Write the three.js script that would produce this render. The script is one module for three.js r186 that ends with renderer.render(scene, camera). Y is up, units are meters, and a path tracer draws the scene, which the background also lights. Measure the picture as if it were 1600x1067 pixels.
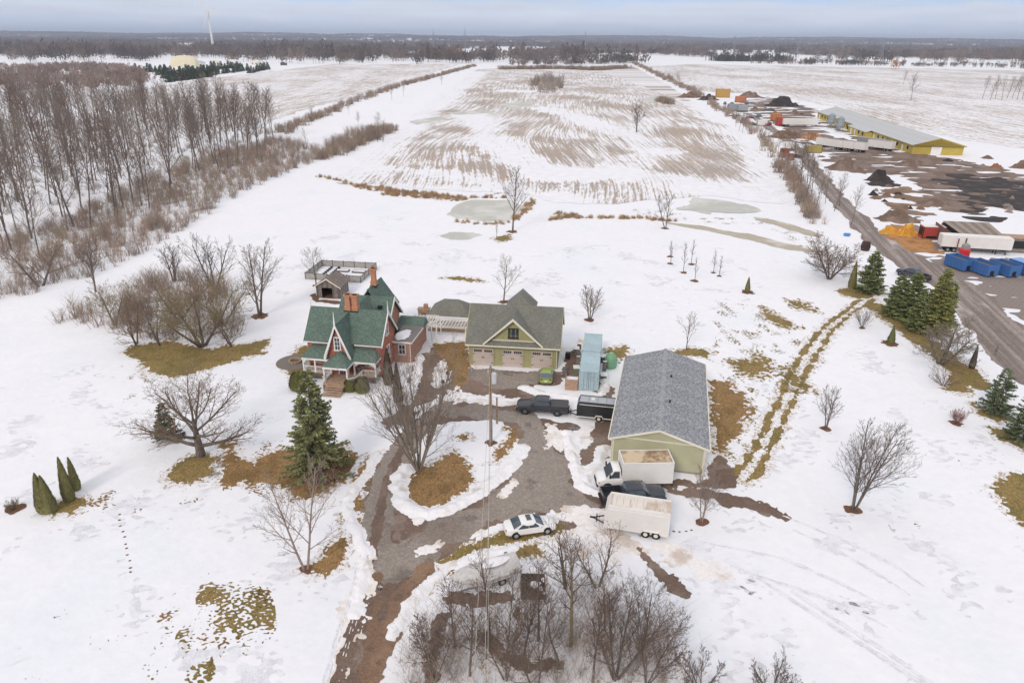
import * as THREE from 'three';
import { mergeGeometries } from 'three/addons/utils/BufferGeometryUtils.js';
import { createNoise2D } from 'simplex-noise';

// ---------------------------------------------------------------- camera, sky, sun, exposure
const scene = new THREE.Scene();
const FOCAL = 1110, PITCH = Math.atan((533.5 - 60) / FOCAL), ROLL = 0.0081, EYE = 40;
const camera = new THREE.PerspectiveCamera(2 * Math.atan(533.5 / FOCAL) * 180 / Math.PI, 1600 / 1067, 1, 40000);
camera.position.set(0, EYE, 0);
camera.rotation.set(-PITCH, 0, ROLL, 'XYZ');
const renderer = new THREE.WebGLRenderer({ antialias: true });
renderer.setSize(1600, 1067);
renderer.toneMapping = THREE.LinearToneMapping;
renderer.toneMappingExposure = 1.04;
renderer.shadowMap.enabled = true;
const sun = new THREE.DirectionalLight(0xfff1e0, 1.45);
sun.position.set(-60, 95, 70);
sun.target.position.set(0, 0, -60);
sun.castShadow = true;
sun.shadow.radius = 26;
Object.assign(sun.shadow.camera, { left: -150, right: 150, top: 150, bottom: -150, near: 1, far: 600 });
sun.shadow.mapSize.set(2048, 2048);
scene.add(sun, sun.target);

function rng(seed) { let s = seed | 0; return () => { s = (s + 0x6d2b79f5) | 0; let t = Math.imul(s ^ (s >>> 15), 1 | s); t = (t + Math.imul(t ^ (t >>> 7), 61 | t)) ^ t; return ((t ^ (t >>> 14)) >>> 0) / 4294967296; }; }
const noiseA = createNoise2D(rng(11)), noiseB = createNoise2D(rng(23)), noiseC = createNoise2D(rng(37));
const fbm = (n, x, y, o = 4) => { let a = 0, w = 0.5, s = 0; for (let i = 0; i < o; i++) { a += n(x, y) * w; s += w; x *= 2.03; y *= 2.03; w *= 0.5; } return a / s; };
const clamp = (x, a = 0, b = 1) => Math.min(b, Math.max(a, x)), lerp = (a, b, t) => a + (b - a) * t;
const smooth = (a, b, x) => { const t = clamp((x - a) / (b - a)); return t * t * (3 - 2 * t); };
const toLinear = (c) => (c <= 0.04045 ? c / 12.92 : ((c + 0.055) / 1.055) ** 2.4);

{ // a high, thin, streaky cloud deck: pale blue low down, whiter overhead, the same all round
  const W = 2048, H = 1024, data = new Float32Array(W * H * 4);
  const stops = [[0, 205, 217, 239], [0.7, 205, 217, 239], [1.3, 214, 222, 239], [2.1, 216, 224, 238], [2.9, 196, 215, 244], [5, 200, 214, 238], [12, 216, 222, 236], [35, 238, 238, 242], [90, 250, 249, 249]];
  for (let j = 0; j < H; j++) {
    const e = Math.max(0, (j + 0.5) / H * 180 - 90), cl = Math.sin(e * Math.PI / 180);
    for (let i = 0; i < W; i++) {
      const a = i / W * Math.PI * 2, d = 1 / (cl + 0.12), px = Math.cos(a) * d, pz = Math.sin(a) * d;
      const n = fbm(noiseA, px * 0.9 + 5, pz * 0.9, 4), ee = clamp(e + n * Math.min(0.9, 0.25 + e * 0.3), 0, 90);
      let k = 0; while (k < stops.length - 2 && stops[k + 1][0] < ee) k++;
      const t = smooth(stops[k][0], stops[k + 1][0], ee), o = (j * W + i) * 4, m = 1 + 0.05 * n + 0.09 * fbm(noiseC, Math.cos(a) * 3.2 + 0.25 * e, Math.sin(a) * 3.2 + e * 1.7, 3) * smooth(0.2, 1.2, e);
      for (let c = 0; c < 3; c++) data[o + c] = toLinear(lerp(stops[k][c + 1], stops[k + 1][c + 1], t) / 255) * m;
      data[o + 3] = 1;
    }
  }
  const sky = new THREE.DataTexture(data, W, H, THREE.RGBAFormat, THREE.FloatType);
  sky.mapping = THREE.EquirectangularReflectionMapping; sky.magFilter = THREE.LinearFilter; sky.needsUpdate = true;
  scene.background = sky; scene.environment = sky;
}
scene.fog = new THREE.FogExp2(0xc9d4ea, 0.0001);

// ---------------------------------------------------------------- survey helpers: where points of the photograph lie on the ground
function ray(px, py) {
  const u0 = px - 800, v0 = 533.5 - py, c = Math.cos(ROLL), s = Math.sin(ROLL), u = c * u0 - s * v0, v = s * u0 + c * v0, cp = Math.cos(PITCH), sp = -Math.sin(PITCH);
  return [u, cp * v + sp * FOCAL, sp * v - cp * FOCAL];
}
const G = (px, py, h = 0) => { const d = ray(px, py), t = (EYE - h) / -d[1]; return [d[0] * t, d[2] * t]; };           // [x, z]
const tall = (px, py, topY) => { const [, z] = G(px, py), d = ray(px, topY); return EYE + d[1] * z / d[2]; };               // height of what stands at (px, py) and ends at topY
const perPixel = (px, py) => { const [x, z] = G(px, py); return Math.hypot(x, z, EYE) / Math.hypot(FOCAL, px - 800, py - 533.5); };

// the lie of the land: level round the buildings, soft swells elsewhere, wooded hills on the horizon
const levelRects = [[-48, 34, -132, -38], [70, 330, -430, -85], [-40, 60, -200, -130]];
function land(x, z) {
  let level = 1;
  for (const [a, b, c, d] of levelRects) level = Math.min(level, smooth(0, 22, Math.hypot(Math.max(a - x, 0, x - b), Math.max(c - z, 0, z - d))));
  const near = 0.32 * noiseB(x / 34, z / 34) * (1 - smooth(110, 190, Math.hypot(x, z))) + 0.5 * noiseC(x / 95, z / 95), fade = 1 - smooth(420, 560, -z) ;
  const hill = smooth(4200, 10500, -z) * (52 + 26 * noiseA(x / 2600, z / 4000) + 9 * noiseA(x / 700 + 9, z / 1500));
  return 1.35 * level * near * fade * (1 - smooth(300, 420, Math.abs(x))) + Math.max(0, hill);
}

// ---------------------------------------------------------------- textures
function texture(W, H, fn, repeat, srgb = true) {
  const d = new Uint8Array(W * H * 4);
  for (let j = 0; j < H; j++) for (let i = 0; i < W; i++) { const c = fn(i / W, j / H, i, j), o = (j * W + i) * 4; d[o] = clamp(c[0], 0, 255); d[o + 1] = clamp(c[1], 0, 255); d[o + 2] = clamp(c[2], 0, 255); d[o + 3] = 255; }
  const t = new THREE.DataTexture(d, W, H); t.wrapS = t.wrapT = THREE.RepeatWrapping; t.magFilter = THREE.LinearFilter; t.minFilter = THREE.LinearMipmapLinearFilter; t.generateMipmaps = true;
  if (srgb) t.colorSpace = THREE.SRGBColorSpace;
  if (repeat) t.repeat.set(repeat[0], repeat[1] ?? repeat[0]);
  t.needsUpdate = true; return t;
}
const hash = (x, y, s) => { let h = Math.imul(x, 374761393) + Math.imul(y, 668265263) + Math.imul(s, 1274126177); h = Math.imul(h ^ (h >>> 13), 1274126177); return ((h ^ (h >>> 16)) >>> 0) / 4294967296; };
function vn(u, v, p, q, s) { // tiling value noise, p x q cells
  const x = u * p, y = v * q, ix = Math.floor(x), iy = Math.floor(y), fx = x - ix, fy = y - iy, a = fx * fx * (3 - 2 * fx), b = fy * fy * (3 - 2 * fy), m = (k, n) => ((k % n) + n) % n;
  return lerp(lerp(hash(m(ix, p), m(iy, q), s), hash(m(ix + 1, p), m(iy, q), s), a), lerp(hash(m(ix, p), m(iy + 1, q), s), hash(m(ix + 1, p), m(iy + 1, q), s), a), b);
}
const tn = (u, v, p, o = 4, s = 1, q = p) => { let a = 0, w = 0.5, t = 0; for (let i = 0; i < o; i++) { a += vn(u, v, p << i, q << i, s + i) * w; t += w; w *= 0.55; } return a / t; };
const mix3 = (a, b, t) => [lerp(a[0], b[0], t), lerp(a[1], b[1], t), lerp(a[2], b[2], t)];
const vary = (c, k) => [c[0] * k, c[1] * k, c[2] * k];
const gray = (g) => [g * 255, g * 255, g * 255];
const std = (o) => new THREE.MeshStandardMaterial({ roughness: 0.9, metalness: 0, ...o });
const paint = (hex, roughness = 0.6, extra = {}) => std({ color: hex, roughness, ...extra });

const SNOW = [233, 233, 238];
const snowMap = texture(1024, 1024, (u, v) => { const a = tn(u, v, 4, 5, 3), b = tn(u, v, 64, 3, 9); return vary(mix3(SNOW, [226, 229, 237], smooth(0.45, 0.75, a) * 0.7), 0.985 + 0.03 * b); }, [1 / 46]);
const snowBump = texture(512, 512, (u, v) => gray(0.85 * tn(u, v, 5, 4, 5) + 0.15 * tn(u, v, 48, 3, 7)), [1 / 18], false);
const M = {};
M.snow = std({ map: snowMap, bumpMap: snowBump, bumpScale: 0.16, roughness: 0.95 });
M.bank = std({ map: texture(512, 512, (u, v) => { const a = tn(u, v, 6, 5, 13), b = tn(u, v, 60, 2, 14); return vary(mix3([233, 232, 236], [205, 196, 188], smooth(0.56, 0.8, a) * 0.8), 0.97 + 0.05 * b); }, [1 / 7]), bumpMap: snowBump, bumpScale: 0.08, roughness: 0.95 });
M.slush = std({ map: texture(512, 512, (u, v) => { const a = tn(u, v, 5, 5, 15), b = tn(u, v, 40, 3, 16); return vary(mix3([232, 228, 228], [204, 191, 182], smooth(0.42, 0.7, a)), 0.95 + 0.1 * b); }, [1 / 8]), bumpMap: snowBump, bumpScale: 0.12, roughness: 0.85 });
const grassFn = (s, A, B, C) => (u, v) => { const a = tn(u, v, 5, 4, s), b = tn(u, v, 90, 2, s + 4, 60), c = tn(u, v, 20, 3, s + 8); return vary(mix3(mix3(A, B, smooth(0.35, 0.65, a)), C, smooth(0.55, 0.8, c) * 0.6), 0.72 + 0.5 * b); };
const grassBump = texture(256, 256, (u, v) => gray(tn(u, v, 40, 3, 31)), [1 / 3], false);
M.grass = std({ map: texture(512, 512, grassFn(21, [152, 120, 78], [132, 104, 64], [118, 90, 64]), [1 / 8]), bumpMap: grassBump, bumpScale: 0.08, roughness: 1 });
M.grassGreen = std({ map: texture(512, 512, grassFn(41, [146, 124, 76], [126, 112, 62], [132, 102, 66]), [1 / 8]), bumpMap: grassBump, bumpScale: 0.08, roughness: 1 });
M.thaw = std({ map: texture(1024, 1024, (u, v) => { const a = tn(u, v, 10, 4, 55), b = tn(u, v, 120, 2, 57), c = tn(u, v, 34, 3, 59); return mix3([228, 226, 230], mix3([168, 146, 112], [140, 124, 96], a), smooth(0.5, 0.68, c * 0.55 + b * 0.45)); }, [1 / 9]), bumpMap: snowBump, bumpScale: 0.05, roughness: 1 });
M.melt = std({ map: texture(512, 512, (u, v) => { const a = tn(u, v, 12, 4, 63), b = tn(u, v, 70, 2, 65); return vary(mix3([226, 227, 233], [206, 206, 212], smooth(0.4, 0.7, a * 0.6 + b * 0.4)), 0.98 + 0.04 * b); }, [1 / 7]), bumpMap: snowBump, bumpScale: 0.1, roughness: 1 });
M.mulch = std({ map: texture(256, 256, grassFn(51, [124, 88, 66], [104, 74, 58], [138, 104, 76]), [1 / 3]), bumpMap: grassBump, bumpScale: 0.08, roughness: 1 });
const stones = (s, A, B, P) => (u, v) => { const a = tn(u, v, 3, 5, s), b = tn(u, v, 110, 2, s + 3), c = tn(u, v, 9, 4, s + 5); return vary(mix3(mix3(A, B, smooth(0.38, 0.66, a)), P, smooth(0.6, 0.72, c) * 0.75), 0.87 + 0.26 * b); };
const gravelBump = texture(256, 256, (u, v) => gray(tn(u, v, 50, 2, 61)), [1 / 3], false);
M.gravel = std({ map: texture(1024, 1024, stones(71, [148, 138, 130], [132, 120, 112], [114, 103, 97]), [1 / 17]), bumpMap: gravelBump, bumpScale: 0.05, roughness: 0.9 });
M.mud = std({ map: texture(1024, 1024, stones(81, [130, 110, 98], [112, 92, 80], [140, 125, 115]), [1 / 15]), bumpMap: gravelBump, bumpScale: 0.06, roughness: 0.85 });
M.earth = std({ map: texture(512, 512, stones(91, [144, 116, 94], [126, 100, 81], [108, 88, 74]), [1 / 11]), bumpMap: gravelBump, bumpScale: 0.06, roughness: 0.9 });
M.blackEarth = std({ map: texture(512, 512, stones(101, [66, 58, 56], [50, 44, 44], [92, 82, 78]), [1 / 14]), bumpMap: gravelBump, bumpScale: 0.08, roughness: 0.95 });
M.lane = std({ map: texture(512, 1024, (u, v) => { const st = tn(u, v, 24, 3, 111, 2), b = tn(u, v, 80, 2, 113), a = tn(u, v, 4, 4, 115); return vary(mix3(mix3([150, 138, 132], [122, 110, 104], smooth(0.35, 0.65, st)), [198, 192, 190], smooth(0.6, 0.8, a) * 0.7), 0.88 + 0.24 * b); }), bumpMap: gravelBump, bumpScale: 0.05, roughness: 0.9 });
M.ice = std({ map: texture(512, 512, (u, v) => { const a = tn(u, v, 4, 5, 121), b = tn(u, v, 40, 2, 122); return vary(mix3([186, 185, 177], [207, 206, 201], smooth(0.35, 0.7, a)), 0.97 + 0.05 * b); }, [1 / 24]), roughness: 0.7 });
M.iceBrown = std({ map: texture(512, 512, (u, v) => { const a = tn(u, v, 4, 5, 131), b = tn(u, v, 40, 2, 132); return vary(mix3([176, 166, 148], [206, 202, 194], smooth(0.4, 0.7, a)), 0.95 + 0.08 * b); }, [1 / 24]), roughness: 0.6 });
const shingleFn = (s, base, d) => (u, v, i, j) => { const row = Math.floor(v * 24), off = hash(row, 3, s), tab = Math.floor((u + off) * 16) % 16, k = hash(tab, row, s + 1), b = tn(u, v, 60, 2, s + 2), a = tn(u, v, 3, 4, s + 6); return vary(base, (1 - d / 2 + d * k) * (0.88 + 0.2 * b) * (0.93 + 0.14 * a)); };
const shingleBump = texture(256, 256, (u, v) => gray(0.4 + 0.6 * (v * 24 % 1) * 0.7), [1 / 3.6], false);
const shingle = (s, base, d) => std({ map: texture(512, 512, shingleFn(s, base, d), [1 / 3.6]), bumpMap: shingleBump, bumpScale: 0.02, roughness: 0.95 });
M.roofGreen = shingle(141, [92, 110, 101], 0.22); M.roofOlive = shingle(151, [116, 116, 108], 0.14); M.roofGrey = shingle(161, [140, 142, 147], 0.3);
const brickFn = (s, A, B) => (u, v) => { const r = Math.floor(v * 30), x = (u * 9 + (r % 2) * 0.5), c = Math.floor(x) % 9, mort = (v * 30 % 1) < 0.14 || (x % 1) < 0.05; const k = hash(c, r, s); return mort ? [176, 150, 134] : vary(mix3(A, B, k), 0.85 + 0.3 * tn(u, v, 30, 2, s + 1)); };
M.brick = std({ map: texture(512, 512, brickFn(171, [170, 92, 66], [148, 76, 56]), [1 / 2.1]), roughness: 0.92 });
M.brickChimney = std({ map: texture(256, 256, brickFn(179, [196, 136, 100], [174, 112, 82]), [1 / 2.1]), roughness: 0.92 });
M.brickPale = std({ map: texture(512, 512, brickFn(175, [178, 132, 110], [160, 112, 94]), [1 / 2.1]), roughness: 0.92 });
const woodFn = (s, A, B) => (u, v) => { const g = tn(u, v, 2, 5, s, 40), b = tn(u, v, 6, 3, s + 7); return vary(mix3(A, B, smooth(0.3, 0.7, g)), 0.85 + 0.3 * b); };
const wood = (s, A, B, r = 0.85) => std({ map: texture(256, 256, woodFn(s, A, B), [1 / 1.6]), roughness: r });
M.oldWood = wood(181, [140, 130, 122], [106, 98, 92]); M.darkWood = wood(185, [112, 104, 100], [86, 78, 74]); M.deckWood = wood(189, [176, 148, 124], [150, 124, 102]); M.postWood = wood(193, [150, 126, 104], [122, 100, 84]);
M.ply = wood(197, [182, 150, 128], [160, 130, 112]);
const siding = (s, c) => std({ map: texture(256, 256, (u, v) => vary(c, 0.93 + 0.14 * tn(u, v, 3, 5, s)), [1 / 4]), roughness: 0.7 });
M.sideGreen = siding(201, [161, 157, 114]); M.sideSage = siding(205, [180, 179, 150]); M.barnYellow = siding(209, [188, 166, 78]);
M.white = siding(213, [226, 224, 222]); M.cream = siding(217, [222, 216, 200]); M.doorTaupe = siding(221, [186, 172, 164]);
M.steelRoof = siding(225, [186, 188, 190]); M.galv = std({ map: texture(256, 256, (u, v) => vary([150, 158, 164], 0.85 + 0.3 * tn(u, v, 6, 4, 229)), [1 / 3]), roughness: 0.5, metalness: 0.4 });
M.glass = new THREE.MeshPhysicalMaterial({ color: 0x39424a, roughness: 0.08, metalness: 0, clearcoat: 0.6, clearcoatRoughness: 0.05 });
M.carGlass = new THREE.MeshPhysicalMaterial({ color: 0x66717a, roughness: 0.1, metalness: 0.55 });
M.black = paint(0x17181a, 0.6); M.rubber = paint(0x1b1b1c, 0.85); M.rim = paint(0xa9abad, 0.4, { metalness: 0.6 }); M.chrome = paint(0xb9bcc0, 0.3, { metalness: 0.7 });
M.carWhite = new THREE.MeshPhysicalMaterial({ color: 0xe6e6e6, roughness: 0.35, clearcoat: 0.8, clearcoatRoughness: 0.1 });
M.carDark = new THREE.MeshPhysicalMaterial({ color: 0x3a3d44, roughness: 0.4, metalness: 0.3, clearcoat: 0.6, clearcoatRoughness: 0.2 });
M.carNavy = new THREE.MeshPhysicalMaterial({ color: 0x2c323c, roughness: 0.4, metalness: 0.2, clearcoat: 0.7, clearcoatRoughness: 0.15 });
M.carGreen = new THREE.MeshPhysicalMaterial({ color: 0x8b9c4c, roughness: 0.4, clearcoat: 0.7, clearcoatRoughness: 0.15 });
M.lampRed = paint(0x8e1f1c, 0.35); M.lampClear = paint(0xd8d8d2, 0.25); M.amber = paint(0xc97a2a, 0.4);
M.dirtyWhite = std({ map: texture(512, 512, (u, v) => { const a = tn(u, v, 4, 5, 233), st = tn(u, v, 24, 3, 235, 3); return vary(mix3([220, 212, 204], [188, 170, 156], smooth(0.45, 0.7, a * 0.6 + st * 0.4)), 0.97 + 0.05 * a); }, [1 / 5]), roughness: 0.7 });
M.stainedRoof = std({ map: texture(512, 512, (u, v) => { const a = tn(u, v, 3, 5, 241), b = tn(u, v, 16, 3, 243); return mix3([198, 180, 152], [132, 104, 78], smooth(0.36, 0.66, a * 0.7 + b * 0.3)); }, [1 / 5]), roughness: 0.9 });
M.trailerWhite = std({ map: texture(256, 256, (u, v) => vary([222, 219, 216], 0.93 + 0.11 * tn(u, v, 3, 5, 247)), [1 / 4]), roughness: 0.55 });
M.containerBlue = std({ map: texture(512, 512, (u, v) => { const a = tn(u, v, 5, 5, 251), b = tn(u, v, 24, 3, 253); return mix3(vary([166, 188, 197], 0.92 + 0.14 * a), [150, 130, 118], smooth(0.7, 0.8, b) * 0.5); }, [1 / 5]), roughness: 0.65 });
M.bark = std({ map: texture(256, 256, (u, v) => { const a = tn(u, v, 12, 3, 261, 3); return mix3([120, 109, 102], [86, 77, 71], smooth(0.35, 0.65, a)); }), roughness: 1 });
M.barkBrown = std({ color: 0x75665d, roughness: 1 }); M.twig = std({ color: 0x70635b, roughness: 1 }); M.twigBrown = std({ color: 0x7b6857, roughness: 1 }); M.twigGrey = std({ color: 0x877b70, roughness: 1 }); M.twigRed = std({ color: 0x8a5f52, roughness: 1 });
M.twigDark = std({ color: 0x6c5a4e, roughness: 1 }); M.twigPale = std({ color: 0x94847a, roughness: 1 }); M.twigOlive = std({ color: 0x857a5c, roughness: 1 });
const needle = (hex) => new THREE.MeshPhysicalMaterial({ color: hex, roughness: 0.95, transmission: 0.15, thickness: 0, side: THREE.DoubleSide, vertexColors: true });
M.spruce = std({ color: 0xffffff, vertexColors: true, roughness: 0.95, side: THREE.DoubleSide });

// ---------------------------------------------------------------- building helpers
const used = new Map();
function numbered(n) { const k = used.get(n) ?? 0; used.set(n, k + 1); return k ? n + '_' + String(k).padStart(3, '0') : n; }
function shadow(o) { o.castShadow = o.receiveShadow = true; return o; }
function tag(o, label, category, group) { o.userData.label = label; o.userData.category = category; if (group) o.userData.group = group; return o; }
function thing(name, label, category, [x, y, z] = [0, 0, 0], turn = 0, group) {
  const o = new THREE.Group(); o.name = numbered(name); o.position.set(x, y, z); o.rotation.y = turn; scene.add(o); return tag(o, label, category, group);
}
function part(name, geometry, material, parent) {
  const m = shadow(new THREE.Mesh(geometry.geo ? geometry.geo() : geometry, material)); m.name = name; parent.add(m); return m;
}
function top(name, geometry, material, label, category, group) { const m = part(numbered(name), geometry, material, scene); return tag(m, label, category, group); }
function structure(name, geometry, material) { const m = part(numbered(name), geometry, material, scene); m.userData.kind = 'structure'; return m; }
function copy(o, label, [x, y, z], turn, scale) { const c = o.clone(); c.name = numbered(o.name.replace(/_\d{3}$/, '')); c.userData = { ...o.userData, label }; c.position.set(x, y, z); c.rotation.y = turn; if (scale) c.scale.set(scale[0], scale[1], scale[2]); scene.add(c); return c; }

class TB { // triangles with flat or smooth normals and texture coordinates in metres along each face
  constructor() { this.p = []; this.n = null; }
  tri(a, b, c) { this.p.push(...a, ...b, ...c); return this; }
  quad(a, b, c, d) { return this.tri(a, b, c).tri(a, c, d); }
  poly(q) { for (let i = 1; i < q.length - 1; i++) this.tri(q[0], q[i], q[i + 1]); return this; }
  box(x, y, z, w, h, d, ry = 0, rz = 0) { // x, y, z: centre
    const c = Math.cos(ry), s = Math.sin(ry), e = Math.cos(rz), f = Math.sin(rz), P = (i, j, k) => { let a = i * w / 2, b = j * h / 2; const g = k * d / 2; [a, b] = [a * e - b * f, a * f + b * e]; return [x + a * c + g * s, y + b, z - a * s + g * c]; };
    const v = [P(-1, -1, 1), P(1, -1, 1), P(1, 1, 1), P(-1, 1, 1), P(-1, -1, -1), P(1, -1, -1), P(1, 1, -1), P(-1, 1, -1)];
    for (const [i, j, k, l] of [[0, 1, 2, 3], [5, 4, 7, 6], [1, 5, 6, 2], [4, 0, 3, 7], [3, 2, 6, 7], [4, 5, 1, 0]]) this.quad(v[i], v[j], v[k], v[l]);
    return this;
  }
  slab(q, t) { // a flat polygon (seen anticlockwise from outside) given thickness t inwards
    const a = new THREE.Vector3(...q[0]), n = new THREE.Vector3(...q[1]).sub(a).cross(new THREE.Vector3(...q[2]).sub(a)).normalize(), r = q.map((p) => [p[0] - n.x * t, p[1] - n.y * t, p[2] - n.z * t]);
    this.poly(q).poly([...r].reverse());
    q.forEach((p, i) => { const j = (i + 1) % q.length; this.quad(p, r[i], r[j], q[j]); });
    return this;
  }
  prism(q, z0, z1) { // outline in x, y (anticlockwise seen from +z) from z0 (back) to z1 (front)
    this.poly(q.map(([x, y]) => [x, y, z1])).poly(q.map(([x, y]) => [x, y, z0]).reverse());
    q.forEach(([x, y], i) => { const [a, b] = q[(i + 1) % q.length]; this.quad([x, y, z1], [x, y, z0], [a, b, z0], [a, b, z1]); });
    return this;
  }
  bar(a, b, r0, r1 = r0, n = 6, caps = true) {
    const A = new THREE.Vector3(...a), D = new THREE.Vector3(...b).sub(A), d = D.clone().normalize(), u = (Math.abs(d.y) > 0.9 ? new THREE.Vector3(1, 0, 0) : new THREE.Vector3(0, 1, 0)).cross(d).normalize(), w = d.clone().cross(u);
    const ring = (c, r) => Array.from({ length: n }, (_, i) => { const t = (i + 0.5) / n * 2 * Math.PI, x = Math.cos(t) * r, y = Math.sin(t) * r; return [c[0] + u.x * x + w.x * y, c[1] + u.y * x + w.y * y, c[2] + u.z * x + w.z * y]; });
    const p = ring(a, r0), q = ring(b, r1);
    for (let i = 0; i < n; i++) { const j = (i + 1) % n; this.quad(p[i], p[j], q[j], q[i]); }
    if (caps) this.poly(q).poly([...p].reverse());
    return this;
  }
  lathe(cx, cz, pts, n = 16) { // [radius, height] from the bottom up
    for (let k = 0; k < pts.length - 1; k++) for (let i = 0; i < n; i++) {
      const P = ([r, y], t) => [cx + Math.cos(t) * r, y, cz - Math.sin(t) * r], a = i / n * 2 * Math.PI, b = (i + 1) / n * 2 * Math.PI;
      this.quad(P(pts[k], a), P(pts[k], b), P(pts[k + 1], b), P(pts[k + 1], a));
    }
    return this;
  }
  geo() {
    const n = this.p.length / 9, P = this.p, N = new Float32Array(n * 9), U = new Float32Array(n * 6), a = new THREE.Vector3(), b = new THREE.Vector3(), c = new THREE.Vector3(), t = new THREE.Vector3(), w = new THREE.Vector3();
    for (let i = 0; i < n; i++) {
      a.fromArray(P, i * 9); b.fromArray(P, i * 9 + 3); c.fromArray(P, i * 9 + 6);
      const m = b.clone().sub(a).cross(c.clone().sub(a)).normalize();
      if (Math.abs(m.y) > 0.985) { t.set(1, 0, 0); w.set(0, 0, -1); } else { t.set(m.z, 0, -m.x).normalize(); w.crossVectors(m, t); }
      [a, b, c].forEach((v, k) => { m.toArray(N, i * 9 + k * 3); U[i * 6 + k * 2] = v.dot(t); U[i * 6 + k * 2 + 1] = v.dot(w); });
    }
    const g = new THREE.BufferGeometry();
    g.setAttribute('position', new THREE.BufferAttribute(new Float32Array(P), 3)); g.setAttribute('normal', new THREE.BufferAttribute(N, 3)); g.setAttribute('uv', new THREE.BufferAttribute(U, 2));
    return g;
  }
}
const tb = () => new TB();

// ---------------------------------------------------------------- ground sheets with ragged outlines (marching squares over a distance field)
function inside(poly, x, z) { let c = false; for (let i = 0, j = poly.length - 1; i < poly.length; j = i++) { const [a, b] = poly[i], [d, e] = poly[j]; if ((b > z) !== (e > z) && x < (d - a) * (z - b) / (e - b) + a) c = !c; } return c; }
function segDist(x, z, a, b) { const dx = b[0] - a[0], dz = b[1] - a[1], t = clamp(((x - a[0]) * dx + (z - a[1]) * dz) / (dx * dx + dz * dz || 1)); return [Math.hypot(x - a[0] - dx * t, z - a[1] - dz * t), t]; }
const polyField = (pts) => { const q = pts.map((p) => G(p[0], p[1])); return { pts: q, pad: 0, f: (x, z) => { let d = 1e9; for (let i = 0; i < q.length; i++) d = Math.min(d, segDist(x, z, q[i], q[(i + 1) % q.length])[0]); return inside(q, x, z) ? d : -d; } }; };
const strokeField = (w, pts) => { const q = pts.map((p) => [...G(p[0], p[1]), p[2] ?? w]); return { pts: q, pad: w, f: (x, z) => { let v = -1e9; for (let i = 0; i < q.length - 1; i++) { const [d, t] = segDist(x, z, q[i], q[i + 1]); v = Math.max(v, lerp(q[i][2], q[i + 1][2], t) / 2 - d); } return v; } }; };
// fields: added shapes; minus: shapes cut away; rough: [[metres, wavelength], ...]; lift: metres above the land; rise(x, z, f): extra height
function sheet({ fields, minus = [], rough = [[0.5, 3], [0.2, 0.7]], cell = 0.3, lift = 0.02, rise, seed = 0, uv, stretch = 1, gate }) {
  let x0 = 1e9, x1 = -1e9, z0 = 1e9, z1 = -1e9;
  const margin = rough.reduce((s, r) => s + r[0], 0);
  for (const F of fields) for (const p of F.pts) { const e = F.pad + margin; x0 = Math.min(x0, p[0] - e); x1 = Math.max(x1, p[0] + e); z0 = Math.min(z0, p[1] - e); z1 = Math.max(z1, p[1] + e); }
  const nx = Math.ceil((x1 - x0) / cell) + 1, nz = Math.ceil((z1 - z0) / cell) + 1, val = new Float32Array(nx * nz);
  for (let j = 0; j < nz; j++) for (let i = 0; i < nx; i++) {
    const x = x0 + i * cell, z = z0 + j * cell;
    let v = -1e9; for (const F of fields) v = Math.max(v, F.f(x, z)); for (const F of minus) v = Math.min(v, -F.f(x, z));
    if (v > -margin) for (const [a, l] of rough) v += a * noiseC(x / l + seed * 7.3, z / l / stretch - seed * 3.1);
    if (gate && v > 0) v = Math.min(v, gate(x, z));
    val[j * nx + i] = v;
  }
  const pos = [], idx = [], F = [], map = new Map();
  const put = (x, z, f, key) => { let k = map.get(key); if (k === undefined) { k = pos.length / 3; pos.push(x, land(x, z) + lift + (rise ? rise(x, z, f) : 0), z); map.set(key, k); } return k; };
  for (let j = 0; j < nz - 1; j++) for (let i = 0; i < nx - 1; i++) {
    const c = [[i, j], [i, j + 1], [i + 1, j + 1], [i + 1, j]], v = c.map(([a, b]) => val[b * nx + a]);
    if (v.every((q) => q <= 0)) continue;
    const ring = [];
    for (let k = 0; k < 4; k++) {
      const [a, b] = c[k], [d, e] = c[(k + 1) % 4], p = v[k], q = v[(k + 1) % 4];
      if (p > 0) ring.push(put(x0 + a * cell, z0 + b * cell, p, (b * nx + a) * 3));
      if ((p > 0) !== (q > 0)) { const t = p / (p - q), lo = Math.min(b * nx + a, e * nx + d); ring.push(put(x0 + lerp(a, d, t) * cell, z0 + lerp(b, e, t) * cell, 0, lo * 3 + (a === d ? 2 : 1))); }
    }
    for (let k = 1; k < ring.length - 1; k++) idx.push(ring[0], ring[k], ring[k + 1]);
  }
  const g = new THREE.BufferGeometry(), U = new Float32Array(pos.length / 3 * 2);
  for (let k = 0; k < pos.length / 3; k++) { const x = pos[k * 3], z = pos[k * 3 + 2], w = uv ? uv(x, z) : [x, -z]; U[k * 2] = w[0]; U[k * 2 + 1] = w[1]; }
  g.setAttribute('position', new THREE.BufferAttribute(new Float32Array(pos), 3)); g.setAttribute('uv', new THREE.BufferAttribute(U, 2)); g.setIndex(idx); g.computeVertexNormals();
  return g;
}
const poly = (...p) => polyField(p), stroke = (w, ...p) => strokeField(w, p);
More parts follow.
